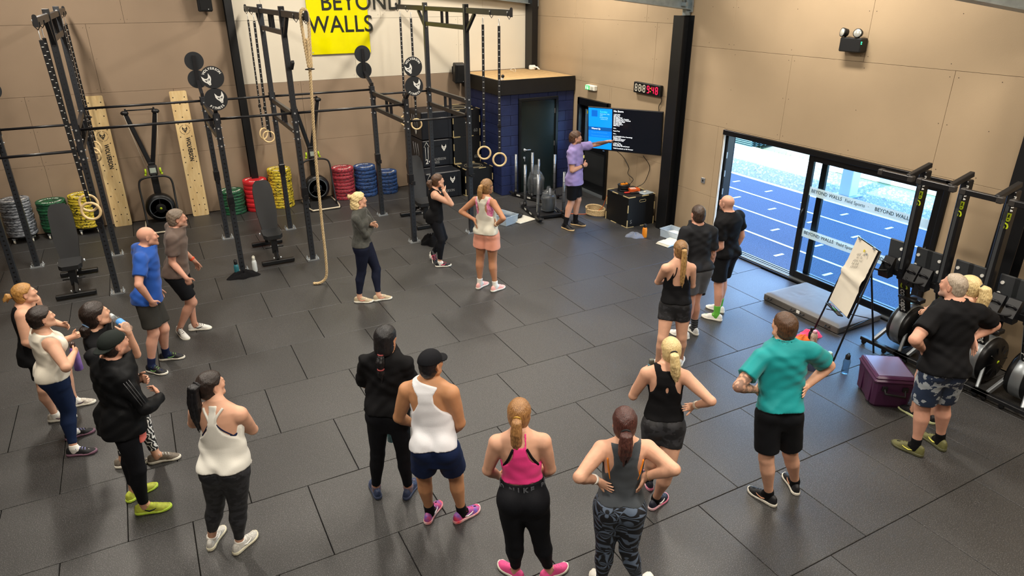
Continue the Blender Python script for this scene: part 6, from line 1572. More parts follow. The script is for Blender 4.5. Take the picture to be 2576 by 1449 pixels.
    def hair(s, material, thick=.012, back=.0, nape=-.085, y_shift=0., extra=None, wr=.0013, name='hair', vol=(1, 1, 1), top_only=None):
        k, H = s.k, s.H; r = np.array([.0735*vol[0], .094*vol[1], .086*vol[2]])*k
        prims = [ell(s.hp(0, -.014, .028), H, r, .03, 'h'), ell(s.hp(0, -.040, -.035), H, np.array([.060, .058, .060])*k, .03, 'h')]
        if extra: prims += extra
        ht = .014*k
        def region(X, Y, Z):
            x, y, z = [((X-s.hd[0])*H[i][0]+(Y-s.hd[1])*H[i][1]+(Z-s.hd[2])*H[i][2])/k for i in range(3)]
            R_ = s.hairline(y_shift, nape)(x, y, z)
            ear = .030-np.sqrt((np.abs(x)-.078)**2+((y+.010)*1.0)**2+((z+.008)*.8)**2); R_ = np.maximum(R_, np.where(np.abs(x) > .05, ear, -1))
            if top_only is not None: R_ = np.maximum(R_, top_only-z-np.abs(y+.02)*.12)
            return R_*k
        return s.add(name, field_mesh(name, prims, s.vox*.55, thick*k, region, wr, 4., 1, None, s.root), material)
    def tail(s, material, pts, radii, n=9, seed=0, name='ponytail', parent=None, tie=None, spread=.6):
        """ponytail of several locks through world points pts"""
        rg_ = random.Random(seed); P_ = [np.array(p, float) for p in pts]; prims = []
        for i in range(n):
            a = 2*PI*i/n+rg_.uniform(-.3, .3); off = np.array([math.cos(a), math.sin(a), 0]); q = []
            for j, p in enumerate(P_): q.append(p + (s.H[0]*off[0]+nrm(np.cross(s.H[0], P_[-1]-P_[0]))*off[1])*radii[j]*spread*(1+rg_.uniform(-.15, .25)*(j/len(P_))))
            q[-1] = q[-1] + np.array([rg_.uniform(-.012, .012), rg_.uniform(-.012, .012), rg_.uniform(-.035, .02)])
            prims.append(chain(q, [max(.0035, r_*.42*(1 if j < len(P_)-1 else .45)) for j, r_ in enumerate(radii)], .004, 't'))
        prims.append(chain(P_, [r_*.7 for r_ in radii[:-1]]+[radii[-1]*.3], .004, 't'))
        o = s.add(name, field_mesh(name, prims, s.vox*.5, 0, None, .001, 5., seed, None, s.root), material, parent)
        if tie is not None:
            c, d = Vector(P_[0])*.6+Vector(P_[1])*.4, Vector(P_[1]-P_[0]).normalized(); a = d.orthogonal().normalized(); b_ = d.cross(a); R_ = radii[0]*.95
            m = MB().tube([c+(a*math.cos(t)+b_*math.sin(t))*R_ for t in np.linspace(0, 2*PI, 15)[:-1]], .007, 6, closed=True); m.build('hair_tie', tie, s.obj)
        return o
    def cap(s, material, band=None, brim=1, name='cap', tilt=0.):
        k, H = s.k, s.H; prims = [ell(s.hp(0, -.014, .034), H, np.array([.0835, .104, .088])*k, .02, 'c')]
        def region(X, Y, Z):
            x, y, z = [((X-s.hd[0])*H[i][0]+(Y-s.hd[1])*H[i][1]+(Z-s.hd[2])*H[i][2])/k for i in range(3)]; return (.030-z+brim*(-y)*.18*0-.02*brim*0 - (y*brim)*.10)*k
        o = s.add(name, field_mesh(name, prims, s.vox*.55, .004, region, 0, 1, 0, None, s.root), material)
        def bf(X, Y, Z):
            x, y, z = [((X-s.hd[0])*H[i][0]+(Y-s.hd[1])*H[i][1]+(Z-s.hd[2])*H[i][2])/k for i in range(3)]; y = y*brim
            e = np.sqrt((x/.078)**2+((y-.065)/.105)**2)-1; zz = .030 - .10*(x/.08)**2*.22 - (y-.08)*.25; return np.maximum(np.maximum(e*.07, np.abs(z-zz)-.0045), -(y-.04))*k
        c = s.hp(0, .11*brim, .02); G = Grid(c-.14, c+.14, .0055); V, Q = nets(bf(*G.xyz()), G); s.add('brim', np_mesh('brim', V, Q, s.root), material, o)
        return o
    def wristband(s, q, material, w=.02, at=.0, name='watch'):
        wp, e = s.J['w'+q], s.J['e'+q]; d = nrm(wp-e); p0 = wp-d*(.035+at); prims = s.sel('arm'+q+'l')
        def region(X, Y, Z):
            t = (X-p0[0])*d[0]+(Y-p0[1])*d[1]+(Z-p0[2])*d[2]; return np.abs(t)-w/2
        lo, hi = p0-.06, p0+.06; G = Grid(lo, hi, .005); D = np.maximum(G.eval(prims)-.006, region(*G.xyz())); V, Q = nets(D, G)
        return s.add(name, np_mesh(name, V, Q, s.root), material)
    def strip(s, name, material, pts, r=.008, flat=None):
        """thin strap laid on the torso surface through torso coordinates (a, side, h); side +1 front, -1 back"""
        P_ = []
        K = np.array([s.rx, s.rf, s.rb])
        for a, sd, h in pts:
            hh = h*s.S*s.hs; X_ = np.interp(hh, s.h, s.rx); Y_ = np.interp(hh, s.h, s.rf if sd > 0 else s.rb); q_ = min(.999, abs(a*s.S/X_)); b_ = Y_*(1-q_**2.2)**(1/2.2)*sd
            P_.append(Vector(s.o+s.T[0]*a*s.S+s.T[1]*(b_+.006*sd)+s.T[2]*hh-s.root))
        return MB().tube(spline(P_, 6), r, 8).build(name, material, s.obj, local=True)

PEOPLE = {
 "bun": dict(S=1.520, sex="f", he={"R": [-1.423, 7.305], "L": [-1.261, 7.494]}, to={"R": [-1.198, 7.255], "L": [-1.069, 7.504]},
  J={"pv": [-1.366, 7.346, 0.76], "hR": [-1.311, 7.289, 0.785], "hL": [-1.351, 7.43, 0.772], "nk": [-1.35, 7.381, 1.235], "hd": [-1.305, 7.376, 1.368], "sR": [-1.349, 7.229, 1.211], "sL": [-1.281, 7.518, 1.232], "eR": [-1.373, 7.178, 0.961], "wR": [-1.367, 7.312, 0.777], "tR": [-1.227, 7.37, 0.833], "kR": [-1.356, 7.201, 0.427], "eL": [-1.276, 7.614, 0.989], "wL": [-1.103, 7.47, 0.951], "tL": [-0.983, 7.369, 0.926], "kL": [-1.196, 7.49, 0.44], "aR": [-1.357, 7.29, 0.079], "aL": [-1.193, 7.498, 0.079]}),
 "whitetank": dict(S=1.520, sex="f", he={"R": [-1.226, 6.572], "L": [-1.253, 6.854]}, to={"R": [-1.01, 6.512], "L": [-1.102, 6.895]},
  J={"pv": [-1.156, 6.702, 0.762], "hR": [-1.154, 6.627, 0.795], "hL": [-1.178, 6.774, 0.797], "nk": [-1.15, 6.7, 1.234], "hd": [-1.115, 6.683, 1.368], "sR": [-1.091, 6.595, 1.135], "sL": [-1.195, 6.848, 1.242], "eR": [-1.009, 6.406, 0.978], "wR": [-0.958, 6.627, 0.997], "tR": [-0.903, 6.776, 1.007], "kR": [-1.129, 6.656, 0.426], "eL": [-1.165, 6.906, 0.989], "wL": [-0.96, 6.841, 1.067], "tL": [-0.817, 6.797, 1.12], "kL": [-1.142, 6.841, 0.435], "aR": [-1.16, 6.554, 0.079], "aL": [-1.187, 6.872, 0.079]}),
 "drinker": dict(S=1.669, sex="f", he={"R": [-0.826, 6.163], "L": [-0.558, 6.08]}, to={"R": [-0.617, 6.112], "L": [-0.319, 6.061]},
  J={"pv": [-0.653, 6.133, 0.889], "hR": [-0.627, 6.049, 0.874], "hL": [-0.629, 6.214, 0.864], "nk": [-0.689, 6.089, 1.403], "hd": [-0.652, 6.079, 1.55], "sR": [-0.679, 5.939, 1.317], "sL": [-0.647, 6.254, 1.37], "eR": [-0.43, 5.963, 1.174], "wR": [-0.441, 5.911, 1.417], "tR": [-0.4, 6.019, 1.55], "kR": [-0.652, 6.091, 0.468], "eL": [-0.652, 6.33, 1.093], "wL": [-0.566, 6.36, 0.859], "tL": [-0.5, 6.378, 0.698], "kL": [-0.523, 6.137, 0.477], "aR": [-0.753, 6.145, 0.087], "aL": [-0.483, 6.074, 0.087]}),
 "jacket": dict(S=1.680, sex="m", he={"R": [-0.677, 5.396], "L": [-0.738, 5.584]}, to={"R": [-0.403, 5.339], "L": [-0.518, 5.725]},
  J={"pv": [-0.599, 5.468, 0.846], "hR": [-0.593, 5.387, 0.881], "hL": [-0.635, 5.546, 0.882], "nk": [-0.573, 5.511, 1.37], "hd": [-0.522, 5.501, 1.516], "sR": [-0.522, 5.347, 1.29], "sL": [-0.691, 5.659, 1.37], "eR": [-0.414, 5.281, 1.028], "wR": [-0.308, 5.502, 0.967], "tR": [-0.353, 5.639, 1.07], "kR": [-0.575, 5.313, 0.478], "eL": [-0.611, 5.733, 1.103], "wL": [-0.427, 5.565, 1.145], "tL": [-0.298, 5.447, 1.17], "kL": [-0.626, 5.634, 0.482], "aR": [-0.603, 5.381, 0.087], "aL": [-0.675, 5.624, 0.087]}),
 "brownT": dict(S=1.680, sex="m", he={"R": [-0.125, 8.807], "L": [0.008, 8.819]}, to={"R": [-0.0, 8.438], "L": [0.224, 8.766]},
  J={"pv": [0.024, 8.754, 0.833], "hR": [-0.023, 8.68, 0.823], "hL": [0.023, 8.826, 0.888], "nk": [0.082, 8.749, 1.356], "hd": [0.136, 8.75, 1.502], "sR": [0.02, 8.577, 1.304], "sL": [0.052, 8.935, 1.356], "eR": [-0.02, 8.59, 1.02], "wR": [0.095, 8.446, 0.849], "tR": [0.138, 8.491, 0.684], "kR": [0.105, 8.696, 0.43], "eL": [0.082, 8.997, 1.075], "wL": [0.229, 8.963, 0.872], "tL": [0.289, 9.007, 0.712], "kL": [0.095, 8.813, 0.485], "aR": [-0.101, 8.736, 0.087], "aL": [0.081, 8.801, 0.087]}),
 "blueT": dict(S=1.682, sex="m", he={"R": [-0.504, 7.946], "L": [-0.364, 8.147]}, to={"R": [-0.302, 7.737], "L": [-0.088, 8.089]},
  J={"pv": [-0.304, 7.995, 0.883], "hR": [-0.357, 7.922, 0.886], "hL": [-0.321, 8.081, 0.86], "nk": [-0.256, 8.031, 1.409], "hd": [-0.2, 8.026, 1.555], "sR": [-0.307, 7.847, 1.382], "sL": [-0.322, 8.208, 1.376], "eR": [-0.377, 7.709, 1.142], "wR": [-0.3, 7.77, 0.91], "tR": [-0.267, 7.851, 0.757], "kR": [-0.353, 7.896, 0.475], "eL": [-0.34, 8.258, 1.091], "wL": [-0.244, 8.258, 0.858], "tL": [-0.175, 8.258, 0.695], "kL": [-0.248, 8.001, 0.461], "aR": [-0.452, 7.892, 0.087], "aL": [-0.29, 8.132, 0.087]}),
 "longpony": dict(S=1.552, sex="f", he={"R": [-0.019, 4.532], "L": [-0.182, 4.665]}, to={"R": [0.166, 4.678], "L": [-0.076, 4.866]},
  J={"pv": [0.05, 4.539, 0.81], "hR": [0.101, 4.476, 0.811], "hL": [-0.026, 4.563, 0.791], "nk": [0.077, 4.608, 1.291], "hd": [0.068, 4.678, 1.427], "sR": [0.208, 4.537, 1.216], "sL": [-0.059, 4.679, 1.246], "eR": [0.28, 4.657, 0.989], "wR": [0.111, 4.808, 1.047], "tR": [0.04, 4.952, 1.077], "kR": [0.075, 4.526, 0.439], "eL": [-0.1, 4.857, 1.052], "wL": [0.117, 4.774, 1.063], "tL": [0.272, 4.727, 1.083], "kL": [-0.07, 4.653, 0.428], "aR": [0.036, 4.575, 0.081], "aL": [-0.149, 4.727, 0.081]}),
 "braid": dict(S=1.635, sex="f", he={"R": [1.36, 4.494], "L": [1.162, 4.609]}, to={"R": [1.506, 4.658], "L": [1.18, 4.813]},
  J={"pv": [1.299, 4.568, 0.854], "hR": [1.358, 4.507, 0.861], "hL": [1.218, 4.593, 0.86], "nk": [1.341, 4.612, 1.361], "hd": [1.344, 4.607, 1.511], "sR": [1.46, 4.507, 1.304], "sL": [1.188, 4.668, 1.316], "eR": [1.502, 4.54, 1.028], "wR": [1.46, 4.741, 0.894], "tR": [1.439, 4.875, 0.789], "kR": [1.378, 4.493, 0.464], "eL": [1.178, 4.786, 1.061], "wL": [1.349, 4.825, 0.89], "tL": [1.478, 4.858, 0.782], "kL": [1.191, 4.615, 0.464], "aR": [1.409, 4.549, 0.085], "aL": [1.168, 4.683, 0.085]}),
 "captank": dict(S=1.680, sex="m", he={"R": [1.618, 4.041], "L": [1.412, 4.135]}, to={"R": [1.821, 4.09], "L": [1.575, 4.304]},
  J={"pv": [1.481, 3.997, 0.837], "hR": [1.537, 3.928, 0.854], "hL": [1.397, 4.019, 0.859], "nk": [1.49, 4.101, 1.35], "hd": [1.515, 4.096, 1.5], "sR": [1.597, 3.945, 1.307], "sL": [1.354, 4.204, 1.262], "eR": [1.661, 3.954, 1.026], "wR": [1.676, 4.122, 0.838], "tR": [1.753, 4.244, 0.941], "kR": [1.645, 4.033, 0.477], "eL": [1.299, 4.287, 0.992], "wL": [1.438, 4.401, 0.818], "tL": [1.594, 4.357, 0.894], "kL": [1.419, 4.143, 0.474], "aR": [1.692, 4.059, 0.087], "aL": [1.464, 4.19, 0.087]}),
 "pinktop": dict(S=1.548, sex="f", he={"R": [1.941, 3.198], "L": [1.822, 3.255]}, to={"R": [2.096, 3.207], "L": [1.784, 3.36]},
  J={"pv": [1.811, 3.239, 0.811], "hR": [1.866, 3.178, 0.805], "hL": [1.73, 3.253, 0.81], "nk": [1.805, 3.28, 1.292], "hd": [1.836, 3.339, 1.421], "sR": [1.932, 3.189, 1.254], "sL": [1.666, 3.341, 1.238], "eR": [2.002, 3.2, 0.998], "wR": [2.028, 3.353, 0.826], "tR": [2.034, 3.488, 0.916], "kR": [1.922, 3.176, 0.433], "eL": [1.628, 3.408, 0.984], "wL": [1.762, 3.495, 0.816], "tL": [1.916, 3.484, 0.871], "kL": [1.75, 3.252, 0.435], "aR": [2.011, 3.202, 0.08], "aL": [1.798, 3.32, 0.08]}),
 "greytank": dict(S=1.562, sex="f", he={"R": [2.452, 2.767], "L": [2.257, 2.845]}, to={"R": [2.579, 2.807], "L": [2.282, 2.939]},
  J={"pv": [2.339, 2.852, 0.813], "hR": [2.391, 2.787, 0.813], "hL": [2.256, 2.863, 0.824], "nk": [2.365, 2.87, 1.297], "hd": [2.372, 2.905, 1.437], "sR": [2.507, 2.814, 1.244], "sL": [2.249, 2.965, 1.23], "eR": [2.503, 2.548, 1.262], "wR": [2.425, 2.717, 1.118], "tR": [2.371, 2.742, 0.965], "kR": [2.408, 2.802, 0.433], "eL": [2.012, 2.869, 1.161], "wL": [2.203, 2.916, 1.034], "tL": [2.241, 2.758, 1.027], "kL": [2.265, 2.878, 0.446], "aR": [2.519, 2.788, 0.081], "aL": [2.276, 2.913, 0.081]}),
 "blacktank": dict(S=1.536, sex="f", he={"R": [3.126, 3.407], "L": [3.283, 3.594]}, to={"R": [3.355, 3.469], "L": [3.347, 3.749]},
  J={"pv": [3.235, 3.473, 0.799], "hR": [3.294, 3.421, 0.78], "hL": [3.169, 3.511, 0.769], "nk": [3.256, 3.525, 1.277], "hd": [3.305, 3.553, 1.412], "sR": [3.353, 3.41, 1.228], "sL": [3.133, 3.611, 1.216], "eR": [3.42, 3.177, 1.119], "wR": [3.426, 3.354, 0.972], "tR": [3.269, 3.341, 1.006], "kR": [3.199, 3.333, 0.429], "eL": [3.091, 3.702, 0.971], "wL": [3.266, 3.817, 1.068], "tL": [3.42, 3.828, 1.114], "kL": [3.197, 3.52, 0.395], "aR": [3.193, 3.425, 0.08], "aL": [3.309, 3.658, 0.08]}),
 "teal": dict(S=1.710, sex="m", he={"R": [4.352, 2.952], "L": [4.082, 2.939]}, to={"R": [4.477, 3.163], "L": [4.042, 3.204]},
  J={"pv": [4.065, 3.056, 0.901], "hR": [4.129, 3.005, 0.862], "hL": [3.98, 3.086, 0.887], "nk": [4.108, 3.154, 1.429], "hd": [4.124, 3.2, 1.579], "sR": [4.245, 3.008, 1.412], "sL": [3.933, 3.203, 1.345], "eR": [4.479, 2.989, 1.234], "wR": [4.269, 3.01, 1.089], "tR": [4.122, 2.91, 1.111], "kR": [4.229, 3.004, 0.457], "eL": [3.69, 3.174, 1.171], "wL": [3.918, 3.2, 1.059], "tL": [4.055, 3.164, 0.95], "kL": [3.979, 3.033, 0.478], "aR": [4.392, 3.019, 0.089], "aL": [4.071, 3.015, 0.089]}),
 "camoman": dict(S=1.769, sex="m", he={"R": [6.07, 2.718], "L": [5.812, 2.766]}, to={"R": [6.132, 2.92], "L": [5.765, 3.021]},
  J={"pv": [5.811, 2.815, 0.942], "hR": [5.878, 2.763, 0.898], "hL": [5.72, 2.837, 0.918], "nk": [5.903, 2.903, 1.487], "hd": [5.912, 2.965, 1.642], "sR": [6.055, 2.776, 1.433], "sL": [5.714, 2.942, 1.419], "eR": [6.309, 2.74, 1.269], "wR": [6.055, 2.761, 1.198], "tR": [5.981, 2.653, 1.066], "kR": [6.021, 2.834, 0.499], "eL": [5.455, 2.917, 1.256], "wL": [5.668, 2.943, 1.101], "tL": [5.782, 2.997, 0.966], "kL": [5.803, 2.883, 0.501], "aR": [6.093, 2.794, 0.092], "aL": [5.798, 2.845, 0.092]}),
 "blondehid": dict(S=1.586, sex="f", he={"R": [6.395, 3.04], "L": [6.36, 3.164]}, to={"R": [6.511, 3.163], "L": [6.38, 3.287]},
  J={"pv": [6.411, 3.173, 0.852], "hR": [6.481, 3.131, 0.841], "hL": [6.331, 3.185, 0.84], "nk": [6.431, 3.062, 1.334], "hd": [6.455, 3.109, 1.469], "sR": [6.592, 3.074, 1.302], "sL": [6.302, 3.166, 1.299], "eR": [6.608, 3.185, 1.053], "wR": [6.456, 3.366, 1.083], "tR": [6.349, 3.493, 1.105], "kR": [6.476, 3.149, 0.454], "eL": [6.346, 3.366, 1.117], "wL": [6.305, 3.229, 1.305], "tL": [6.396, 3.285, 1.434], "kL": [6.365, 3.247, 0.459], "aR": [6.444, 3.092, 0.082], "aL": [6.372, 3.234, 0.082]}),
 "ponycamo": dict(S=1.551, sex="f", he={"R": [4.924, 5.125], "L": [4.632, 5.147]}, to={"R": [5.147, 5.324], "L": [4.753, 5.357]},
  J={"pv": [4.821, 5.182, 0.81], "hR": [4.869, 5.119, 0.799], "hL": [4.753, 5.222, 0.793], "nk": [4.807, 5.186, 1.294], "hd": [4.84, 5.214, 1.432], "sR": [4.938, 5.118, 1.233], "sL": [4.657, 5.212, 1.25], "eR": [5.03, 5.171, 0.989], "wR": [4.922, 5.369, 1.052], "tR": [4.852, 5.513, 1.079], "kR": [4.876, 5.086, 0.422], "eL": [4.695, 5.361, 1.032], "wL": [4.899, 5.443, 0.958], "tL": [5.032, 5.376, 1.026], "kL": [4.647, 5.141, 0.439], "aR": [4.976, 5.172, 0.081], "aL": [4.667, 5.208, 0.081]}),
 "greyT": dict(S=1.711, sex="m", he={"R": [5.643, 5.616], "L": [5.485, 5.601]}, to={"R": [5.672, 5.851], "L": [5.406, 5.847]},
  J={"pv": [5.541, 5.659, 0.893], "hR": [5.62, 5.62, 0.897], "hL": [5.452, 5.651, 0.905], "nk": [5.538, 5.716, 1.425], "hd": [5.538, 5.733, 1.581], "sR": [5.71, 5.656, 1.353], "sL": [5.348, 5.712, 1.389], "eR": [5.77, 5.656, 1.064], "wR": [5.772, 5.698, 0.811], "tR": [5.863, 5.805, 0.698], "kR": [5.592, 5.679, 0.486], "eL": [5.302, 5.699, 1.099], "wL": [5.301, 5.804, 0.865], "tL": [5.298, 5.875, 0.7], "kL": [5.479, 5.646, 0.49], "aR": [5.653, 5.693, 0.089], "aL": [5.461, 5.674, 0.089]}),
 "bald": dict(S=1.680, sex="m", he={"R": [6.405, 5.947], "L": [6.209, 5.78]}, to={"R": [6.366, 6.158], "L": [6.066, 6.037]},
  J={"pv": [6.274, 5.943, 0.875], "hR": [6.36, 5.934, 0.888], "hL": [6.191, 5.925, 0.892], "nk": [6.254, 5.933, 1.4], "hd": [6.249, 5.992, 1.543], "sR": [6.442, 5.943, 1.369], "sL": [6.087, 5.893, 1.316], "eR": [6.527, 5.935, 1.093], "wR": [6.541, 6.029, 0.859], "tR": [6.548, 6.098, 0.697], "kR": [6.376, 6.017, 0.486], "eL": [6.109, 5.865, 1.034], "wL": [6.156, 6.023, 0.845], "tL": [6.03, 6.057, 0.725], "kL": [6.19, 5.893, 0.482], "aR": [6.391, 6.021, 0.087], "aL": [6.172, 5.846, 0.087]}),
 "chin": dict(S=1.520, sex="f", he={"R": [3.627, 9.35], "L": [3.684, 9.732]}, to={"R": [3.863, 9.286], "L": [3.693, 9.528]},
  J={"pv": [3.727, 9.479, 0.753], "hR": [3.67, 9.435, 0.787], "hL": [3.744, 9.555, 0.733], "nk": [3.707, 9.467, 1.226], "hd": [3.769, 9.445, 1.349], "sR": [3.683, 9.338, 1.147], "sL": [3.746, 9.616, 1.232], "eR": [3.89, 9.242, 1.018], "wR": [3.794, 9.287, 1.22], "tR": [3.807, 9.445, 1.241], "kR": [3.735, 9.326, 0.437], "eL": [3.848, 9.616, 0.992], "wL": [3.86, 9.392, 1.035], "tL": [3.871, 9.234, 1.058], "kL": [3.875, 9.574, 0.383], "aR": [3.693, 9.332, 0.079], "aL": [3.687, 9.664, 0.079]}),
 "pinkshorts": dict(S=1.638, sex="f", he={"R": [3.967, 8.064], "L": [3.823, 8.249]}, to={"R": [4.191, 8.123], "L": [4.022, 8.362]},
  J={"pv": [3.974, 8.179, 0.872], "hR": [4.003, 8.099, 0.868], "hL": [3.909, 8.234, 0.867], "nk": [3.941, 8.177, 1.382], "hd": [3.988, 8.201, 1.522], "sR": [3.998, 8.026, 1.34], "sL": [3.858, 8.312, 1.326], "eR": [4.028, 7.793, 1.18], "wR": [4.011, 7.988, 1.033], "tR": [4.035, 8.157, 1.036], "kR": [4.027, 8.134, 0.47], "eL": [3.699, 8.454, 1.142], "wL": [3.806, 8.245, 1.07], "tL": [3.792, 8.123, 0.95], "kL": [3.911, 8.295, 0.472], "aR": [4.038, 8.082, 0.085], "aL": [3.887, 8.285, 0.085]}),
 "greyLS": dict(S=1.582, sex="f", he={"R": [2.123, 8.653], "L": [2.372, 8.567]}, to={"R": [2.352, 8.545], "L": [2.615, 8.55]},
  J={"pv": [2.292, 8.604, 0.83], "hR": [2.268, 8.525, 0.834], "hL": [2.352, 8.659, 0.821], "nk": [2.281, 8.578, 1.321], "hd": [2.307, 8.603, 1.463], "sR": [2.198, 8.452, 1.264], "sL": [2.386, 8.695, 1.278], "eR": [2.318, 8.452, 1.021], "wR": [2.464, 8.639, 1.042], "tR": [2.581, 8.746, 1.091], "kR": [2.245, 8.598, 0.454], "eL": [2.523, 8.774, 1.057], "wL": [2.43, 8.565, 1.123], "tL": [2.553, 8.453, 1.111], "kL": [2.462, 8.623, 0.453], "aR": [2.187, 8.623, 0.082], "aL": [2.443, 8.562, 0.082]}),
 "coach": dict(S=1.755, sex="m", he={"R": [6.406, 10.047], "L": [6.645, 10.12]}, to={"R": [6.48, 9.76], "L": [6.84, 9.913]},
  J={"pv": [6.594, 9.95, 0.919], "hR": [6.52, 9.898, 0.912], "hL": [6.634, 10.032, 0.921], "nk": [6.595, 10.005, 1.465], "hd": [6.608, 9.998, 1.627], "sR": [6.453, 9.881, 1.406], "sL": [6.784, 10.061, 1.45], "eR": [6.425, 9.808, 1.116], "wR": [6.682, 9.842, 1.166], "tR": [6.862, 9.88, 1.187], "kR": [6.54, 9.974, 0.491], "eL": [7.083, 10.101, 1.448], "wL": [7.203, 9.883, 1.528], "tL": [7.38, 9.929, 1.548], "kL": [6.713, 10.021, 0.502], "aR": [6.426, 9.97, 0.091], "aL": [6.699, 10.063, 0.091]}),
}

# ------------------------------------------------------------------ wardrobe
C_blk = cloth('black', '#121214'); C_blk2 = cloth('black_soft', '#15161a', .7); C_char = cloth('charcoal', '#34363a'); C_navy = cloth('navy', '#1c2340'); C_white = cloth('white', '#dcdad2', .75)
SH_w = mat('shoe_white', '#d6d5cf', .6, var=.08, vscale=30); SH_k = mat('shoe_black', '#15161a', .6, var=.2, vscale=30); SO_w = mat('sole_white', '#d8d4c6', .6); SO_k = mat('sole_black', '#121214', .7); SO_g = mat('sole_gum', '#c8a877', .6)
H_brown = hair_mat('#2e1e13', '#5e4029'); H_dark = hair_mat('#120d0b', '#2c1f19'); H_black = hair_mat('#050506', '#15151a'); H_lblond = hair_mat('#a58a58', '#ead39c'); H_mid = hair_mat('#4a3320', '#9c7344')
L_wht = mat('lace_white', '#e2e0da', .7); L_blk = mat('lace_black', '#1a1a1c', .7); T_blk = mat('tie_black', '#141416', .7)
SK_l, SK_m, SK_t = '#cf9f84', '#bf8a6a', '#ad7a5a'
K_camo = camo_mat('camo_dark', '#17181b', '#2a2b2f', 14, .52, (1, 1, 1.6))
def waves(nm, c1, c2, sc, dist, th, rot=(0, 0, 0), ds=2.):
    if nm in MATS: return MATS[nm]
    m, n, l, b = _nodes(nm); tc = n.new('ShaderNodeTexCoord'); mp = n.new('ShaderNodeMapping'); mp.inputs['Rotation'].default_value = rot; l.new(tc.outputs['Object'], mp.inputs[0])
    w = n.new('ShaderNodeTexWave'); w.inputs['Scale'].default_value = sc; w.inputs['Distortion'].default_value = dist; w.inputs['Detail'].default_value = 2; w.inputs['Detail Scale'].default_value = ds; l.new(mp.outputs[0], w.inputs['Vector'])
    r = n.new('ShaderNodeValToRGB'); e = r.color_ramp.elements; e[0].position = th-.03; e[0].color = (*rgb(c1), 1); e[1].position = th+.03; e[1].color = (*rgb(c2), 1); l.new(w.outputs['Fac'], r.inputs[0])
    l.new(r.outputs[0], b.inputs['Base Color']); b.inputs['Roughness'].default_value = .7; MATS[nm] = m; return m
def leaf_mat():
    m, n, l, b = _nodes('leaf_print'); tc = n.new('ShaderNodeTexCoord')
    v = n.new('ShaderNodeTexVoronoi'); v.inputs['Scale'].default_value = 7.5; l.new(tc.outputs['Object'], v.inputs['Vector'])
    sub = n.new('ShaderNodeVectorMath'); sub.operation = 'SUBTRACT'; mul = n.new('ShaderNodeVectorMath'); mul.operation = 'SCALE'; mul.inputs['Scale'].default_value = 1.
    l.new(tc.outputs['Object'], sub.inputs[0]); l.new(v.outputs['Position'], sub.inputs[1]); sp = n.new('ShaderNodeSeparateXYZ'); l.new(sub.outputs[0], sp.inputs[0])
    at = n.new('ShaderNodeMath'); at.operation = 'ARCTAN2'; hx = n.new('ShaderNodeMath'); hx.operation = 'ADD'; l.new(sp.outputs[0], hx.inputs[0]); l.new(sp.outputs[1], hx.inputs[1]); l.new(sp.outputs[2], at.inputs[0]); l.new(hx.outputs[0], at.inputs[1])
    s5 = n.new('ShaderNodeMath'); s5.operation = 'MULTIPLY'; s5.inputs[1].default_value = 9; l.new(at.outputs[0], s5.inputs[0]); sn = n.new('ShaderNodeMath'); sn.operation = 'SINE'; l.new(s5.outputs[0], sn.inputs[0])
    r = n.new('ShaderNodeValToRGB'); e = r.color_ramp.elements; e[0].position = .62; e[0].color = (*rgb('#101218'), 1); e[1].position = .80; e[1].color = (*rgb('#5c6b80'), 1)
    mr = n.new('ShaderNodeMapRange'); mr.inputs[1].default_value = -1; l.new(sn.outputs[0], mr.inputs[0]); l.new(mr.outputs[0], r.inputs[0]); l.new(r.outputs[0], b.inputs['Base Color']); b.inputs['Roughness'].default_value = .65; return m
def held(nm, p, q, r, body_m, cap_m, lab, cap=.16, lid=None, mid=None):
    """bottle whose axis runs from base p to cap q"""
    p, q = Vector(p), Vector(q); L_ = (q-p).length; t = thing(nm, lab, 'bottle', tuple(p)); t.rotation_mode = 'QUATERNION'; t.rotation_quaternion = (q-p).to_track_quat('Z', 'Y'); hb = L_*(1-cap)
    o = MB().lathe([(r*.8, 0), (r, .008), (r, hb*.8), (r*.8, hb*.93), (r*.55, hb)], 18).build('body', body_m, t, local=True)
    MB().lathe([(r*.6, hb-.004), (r*.66, hb), (r*.64, L_-.006), (r*.5, L_)], 16).build('cap', cap_m, t, local=True)
    if mid: MB().lathe([(r*1.003, hb*.3), (r*1.02, hb*.32), (r*1.02, hb*.62), (r*1.003, hb*.64)], 18).build('label_band', mid, o, local=True)
    return t
def waist_text(F, body, h, size, material, off=.012):
    S_ = F.S; hh = h*S_*F.hs; X_ = float(np.interp(hh, F.h, F.rx))+off; Y_ = float(np.interp(hh, F.h, F.rb))+off; m = MB(); n_ = len(body)
    for i, ch in enumerate(body):
        if ch == ' ': continue
        t = -PI/2 + (i-(n_-1)/2)*size*.78/((X_+Y_)/2); a, b_ = X_*math.cos(t), Y_*math.sin(t); tg = nrm(F.T[0]*(-X_*math.sin(t))+F.T[1]*(Y_*math.cos(t)))
        p = F.o+F.T[0]*a+F.T[1]*b_+F.T[2]*hh-F.root; m.add(*text_geo(ch, size, 'CENTER', .001, .002, 1., 'CENTER'), False, frame(p, tg, F.T[2]))
    return m.build('waistband_lettering', material, F.obj, local=True)
def glasses(F):
    m = MB()
    for q in (-1, 1):
        m.tube([F.hp(q*.033+.022*math.cos(a), .098, .002+.017*math.sin(a)) for a in np.linspace(0, 2*PI, 13)[:-1]], .0022, 5, closed=True); m.tube([F.hp(q*.055, .095, .006), F.hp(q*.076, .05, .006), F.hp(q*.080, -.005, .004)], .002, 5)
    m.tube([F.hp(-.011, .100, .004), F.hp(.011, .100, .004)], .002, 5); return m.build('glasses', M_bk, F.obj)
